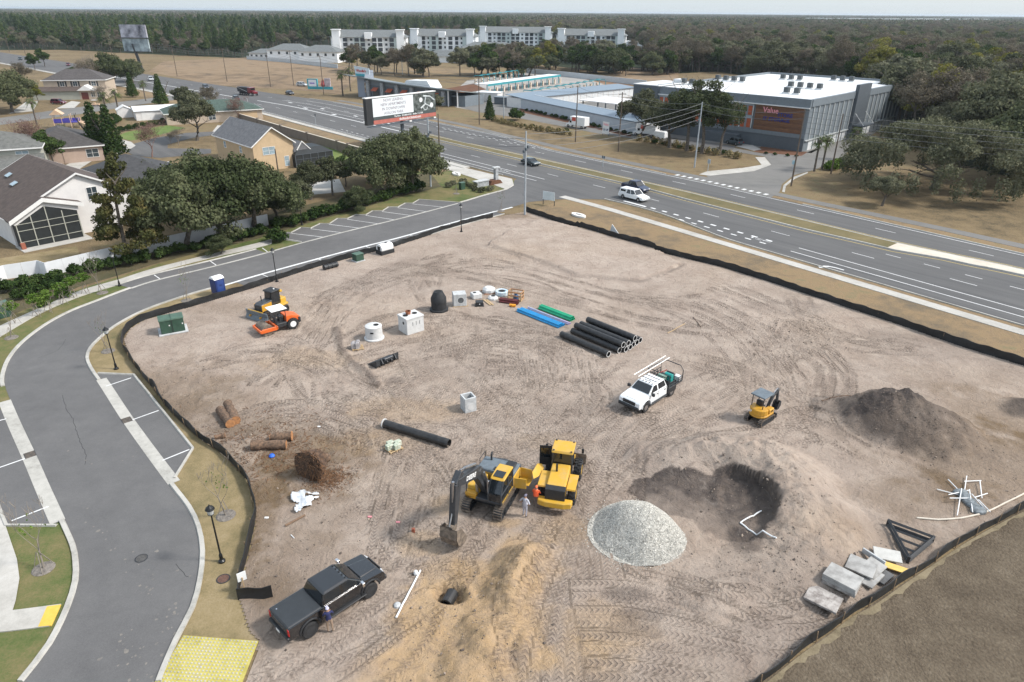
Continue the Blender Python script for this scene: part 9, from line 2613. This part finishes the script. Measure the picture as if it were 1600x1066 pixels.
def boxtruck(label,px,py,rz):
    p = P(px,py); t = thing('box_truck',label,'truck',(p.x,p.y,.04),rz)
    MB().b2((-3.6,-1.1,.8),(1.0,1.1,3.1)).build('cargo_box',M_WHITE,t,bevel=.04); MB().b2((1.0,-.9,2.2),(1.9,.9,3.05)).build('cab_overhang',M_WHITE,t,bevel=.08)
    MB().prism([(1.0,.5),(3.3,.5),(3.3,1.05),(2.4,1.25),(1.8,2.1),(1.0,2.1)],-.95,.95,'y').build('cab',M_WHITE,t,bevel=.06); MB().prism([(2.38,1.3),(1.9,2.05),(1.75,2.05),(2.2,1.3)],-.85,.85,'y').build('windshield',M_GLASS,t)
    for s in (-1,1):
        MB().b2((-.4,s * 1.105 - .01,1.9),(.95,s * 1.105 + .01,2.9)).build('red_stripe',mat('stripe_red',(.50,.06,.03),.5,0,.1,1),t); MB().b2((1.2,s * .955 - .01,1.35),(1.9,s * .955 + .01,1.95)).build('side_window',M_GLASS,t)
        for x in (-2.4,2.4): wheel(t,x,s * .85,.42,.26,M_STEEL)
boxtruck('white rental box truck with a red stripe left on the storage drive',901,200,HD + PI + R(8)); boxtruck('white rental box truck with a red stripe beside the storage oak',1008,213,HD + PI + R(10))
tr_ = thing('cargo_trailer','small white cargo trailer behind the right-hand rental truck','trailer',(*P(1032,218).xy,.04),HD + R(8)); MB().b2((-1.6,-.9,.5),(1.6,.9,2.0)).build('box',M_WHITE,tr_,bevel=.1); MB().tube([(1.6,0,.5),(2.6,0,.45)],.06,5).build('drawbar',M_DKMET,tr_)
for s in (-1,1): wheel(tr_,0,s * .95,.3,.18,M_STEEL)
# playground and golf cart
p = P(101,200); t = thing('playground_set','purple playground set with tan slides','playground',(p.x,p.y,0),R(20))
M_PUR = mat('play_purple',(.06,.05,.30),.5,0,.1,1); M_TANP = mat('play_tan',(.55,.38,.25),.6,0,.1,1)
for x in (-2,0,2,4):
    for y in (-1,1): MB().cyl((x,y,0),(x,y,3.6 if x < 3 else 2.6),.09,n=8).build('post',M_TANP,t)
MB().b2((-2,-1,1.4),(4,1,1.6)).b2((-2,-1.05,1.6),(2,-.95,2.5)).b2((0,.95,1.6),(4,1.05,2.4)).build('deck',M_PUR,t); MB().prism([(-2.6,3.6),(.6,3.6),(-1,4.9)],-1.4,1.4,'y').build('roof',M_TANP,t)
for y in (-2.6,2.6): MB().loft([[(4,y * .3 - .4,1.5),(4,y * .3 + .4,1.5),(4,y * .3 + .4,1.65),(4,y * .3 - .4,1.65)],[(7,y * .4 - .4,.1),(7,y * .4 + .4,.1),(7,y * .4 + .4,.25),(7,y * .4 - .4,.25)]]).build('slide',M_TANP,t)
p = P(150,166); t = thing('golf_cart','pale golf cart with a white roof by the street','golf cart',(p.x,p.y,.03),R(10))
MB().b2((-1.2,-.6,.3),(1.2,.6,.75)).build('body',M_TANP,t,bevel=.08); MB().b2((-1.0,-.6,1.85),(.8,.6,1.95)).build('roof',M_WHITE,t,bevel=.04); MB().b2((-.5,-.5,.75),(.0,.5,1.2)).build('seat',M_TANP,t)
for x in (-.95,.75):
    for y in (-.55,.55): MB().cyl((x,y,.6),(x,y,1.86),.03,n=6).build('roof_post',M_DKMET,t)
for x in (-.8,.8):
    for y in (-.55,.55): wheel(t,x,y,.24,.16,M_STEEL)

# sand tracked onto the subdivision road: patches too many to count
mb = MB(); rd = random.Random(2)
for line,n,sp in ((((150,815),(180,850),(215,890),(240,925),(268,958)),70,.35),(((190,1005),(215,1035),(240,1050),(262,1020)),70,.5),(((255,960),(262,985),(250,1010)),40,.4),(((100,700),(120,760),(150,820)),16,.6),(((200,700),(188,677),(225,715)),10,.7),(((250,855),(290,900)),14,.3),(((105,1030),(108,1034)),3,.1)):
    c = spline(PL(*line),.2)
    for k in range(n // 2):
        q = rd.choice(c); x,y = q.x + rd.gauss(0,sp),q.y + rd.gauss(0,sp); r_ = rd.uniform(.02,.10) * (1.6 if rd.random() < .12 else 1); m_ = rd.randint(6,9)
        vs = [(x + r_ * rd.uniform(.5,1.2) * math.cos(2 * PI * j / m_),y + r_ * rd.uniform(.5,1.2) * math.sin(2 * PI * j / m_),.030 + .0004 * (k % 7)) for j in range(m_)]
        mb.add(vs,[tuple(range(m_))])
tag(mb.build('sand_spill',gmat('tracked_sand',[(.14,.132,.125),(.18,.168,.152),(.25,.225,.195)],(.5,3,12),.3,20,.95,.01)),'pale sand and mud crumbs tracked onto the curving road','sand',kind='stuff')
# ------------------------------------------------------------------ air
hz = MB().b2((-41000,-41000,-1.0),(41000,41000,38.0)).build('haze',bpy.data.materials.new('haze_air'))
hm = hz.data.materials[0]; hm.use_nodes = True
for n in list(hm.node_tree.nodes): hm.node_tree.nodes.remove(n)
_pv = hm.node_tree.nodes.new('ShaderNodeVolumePrincipled'); _ho = hm.node_tree.nodes.new('ShaderNodeOutputMaterial')
_pv.inputs['Color'].default_value = (.80,.88,.96,1); _pv.inputs['Density'].default_value = .00008; _pv.inputs['Anisotropy'].default_value = .2
hm.node_tree.links.new(_pv.outputs[0],_ho.inputs['Volume'])
tag(hz,kind='stuff')
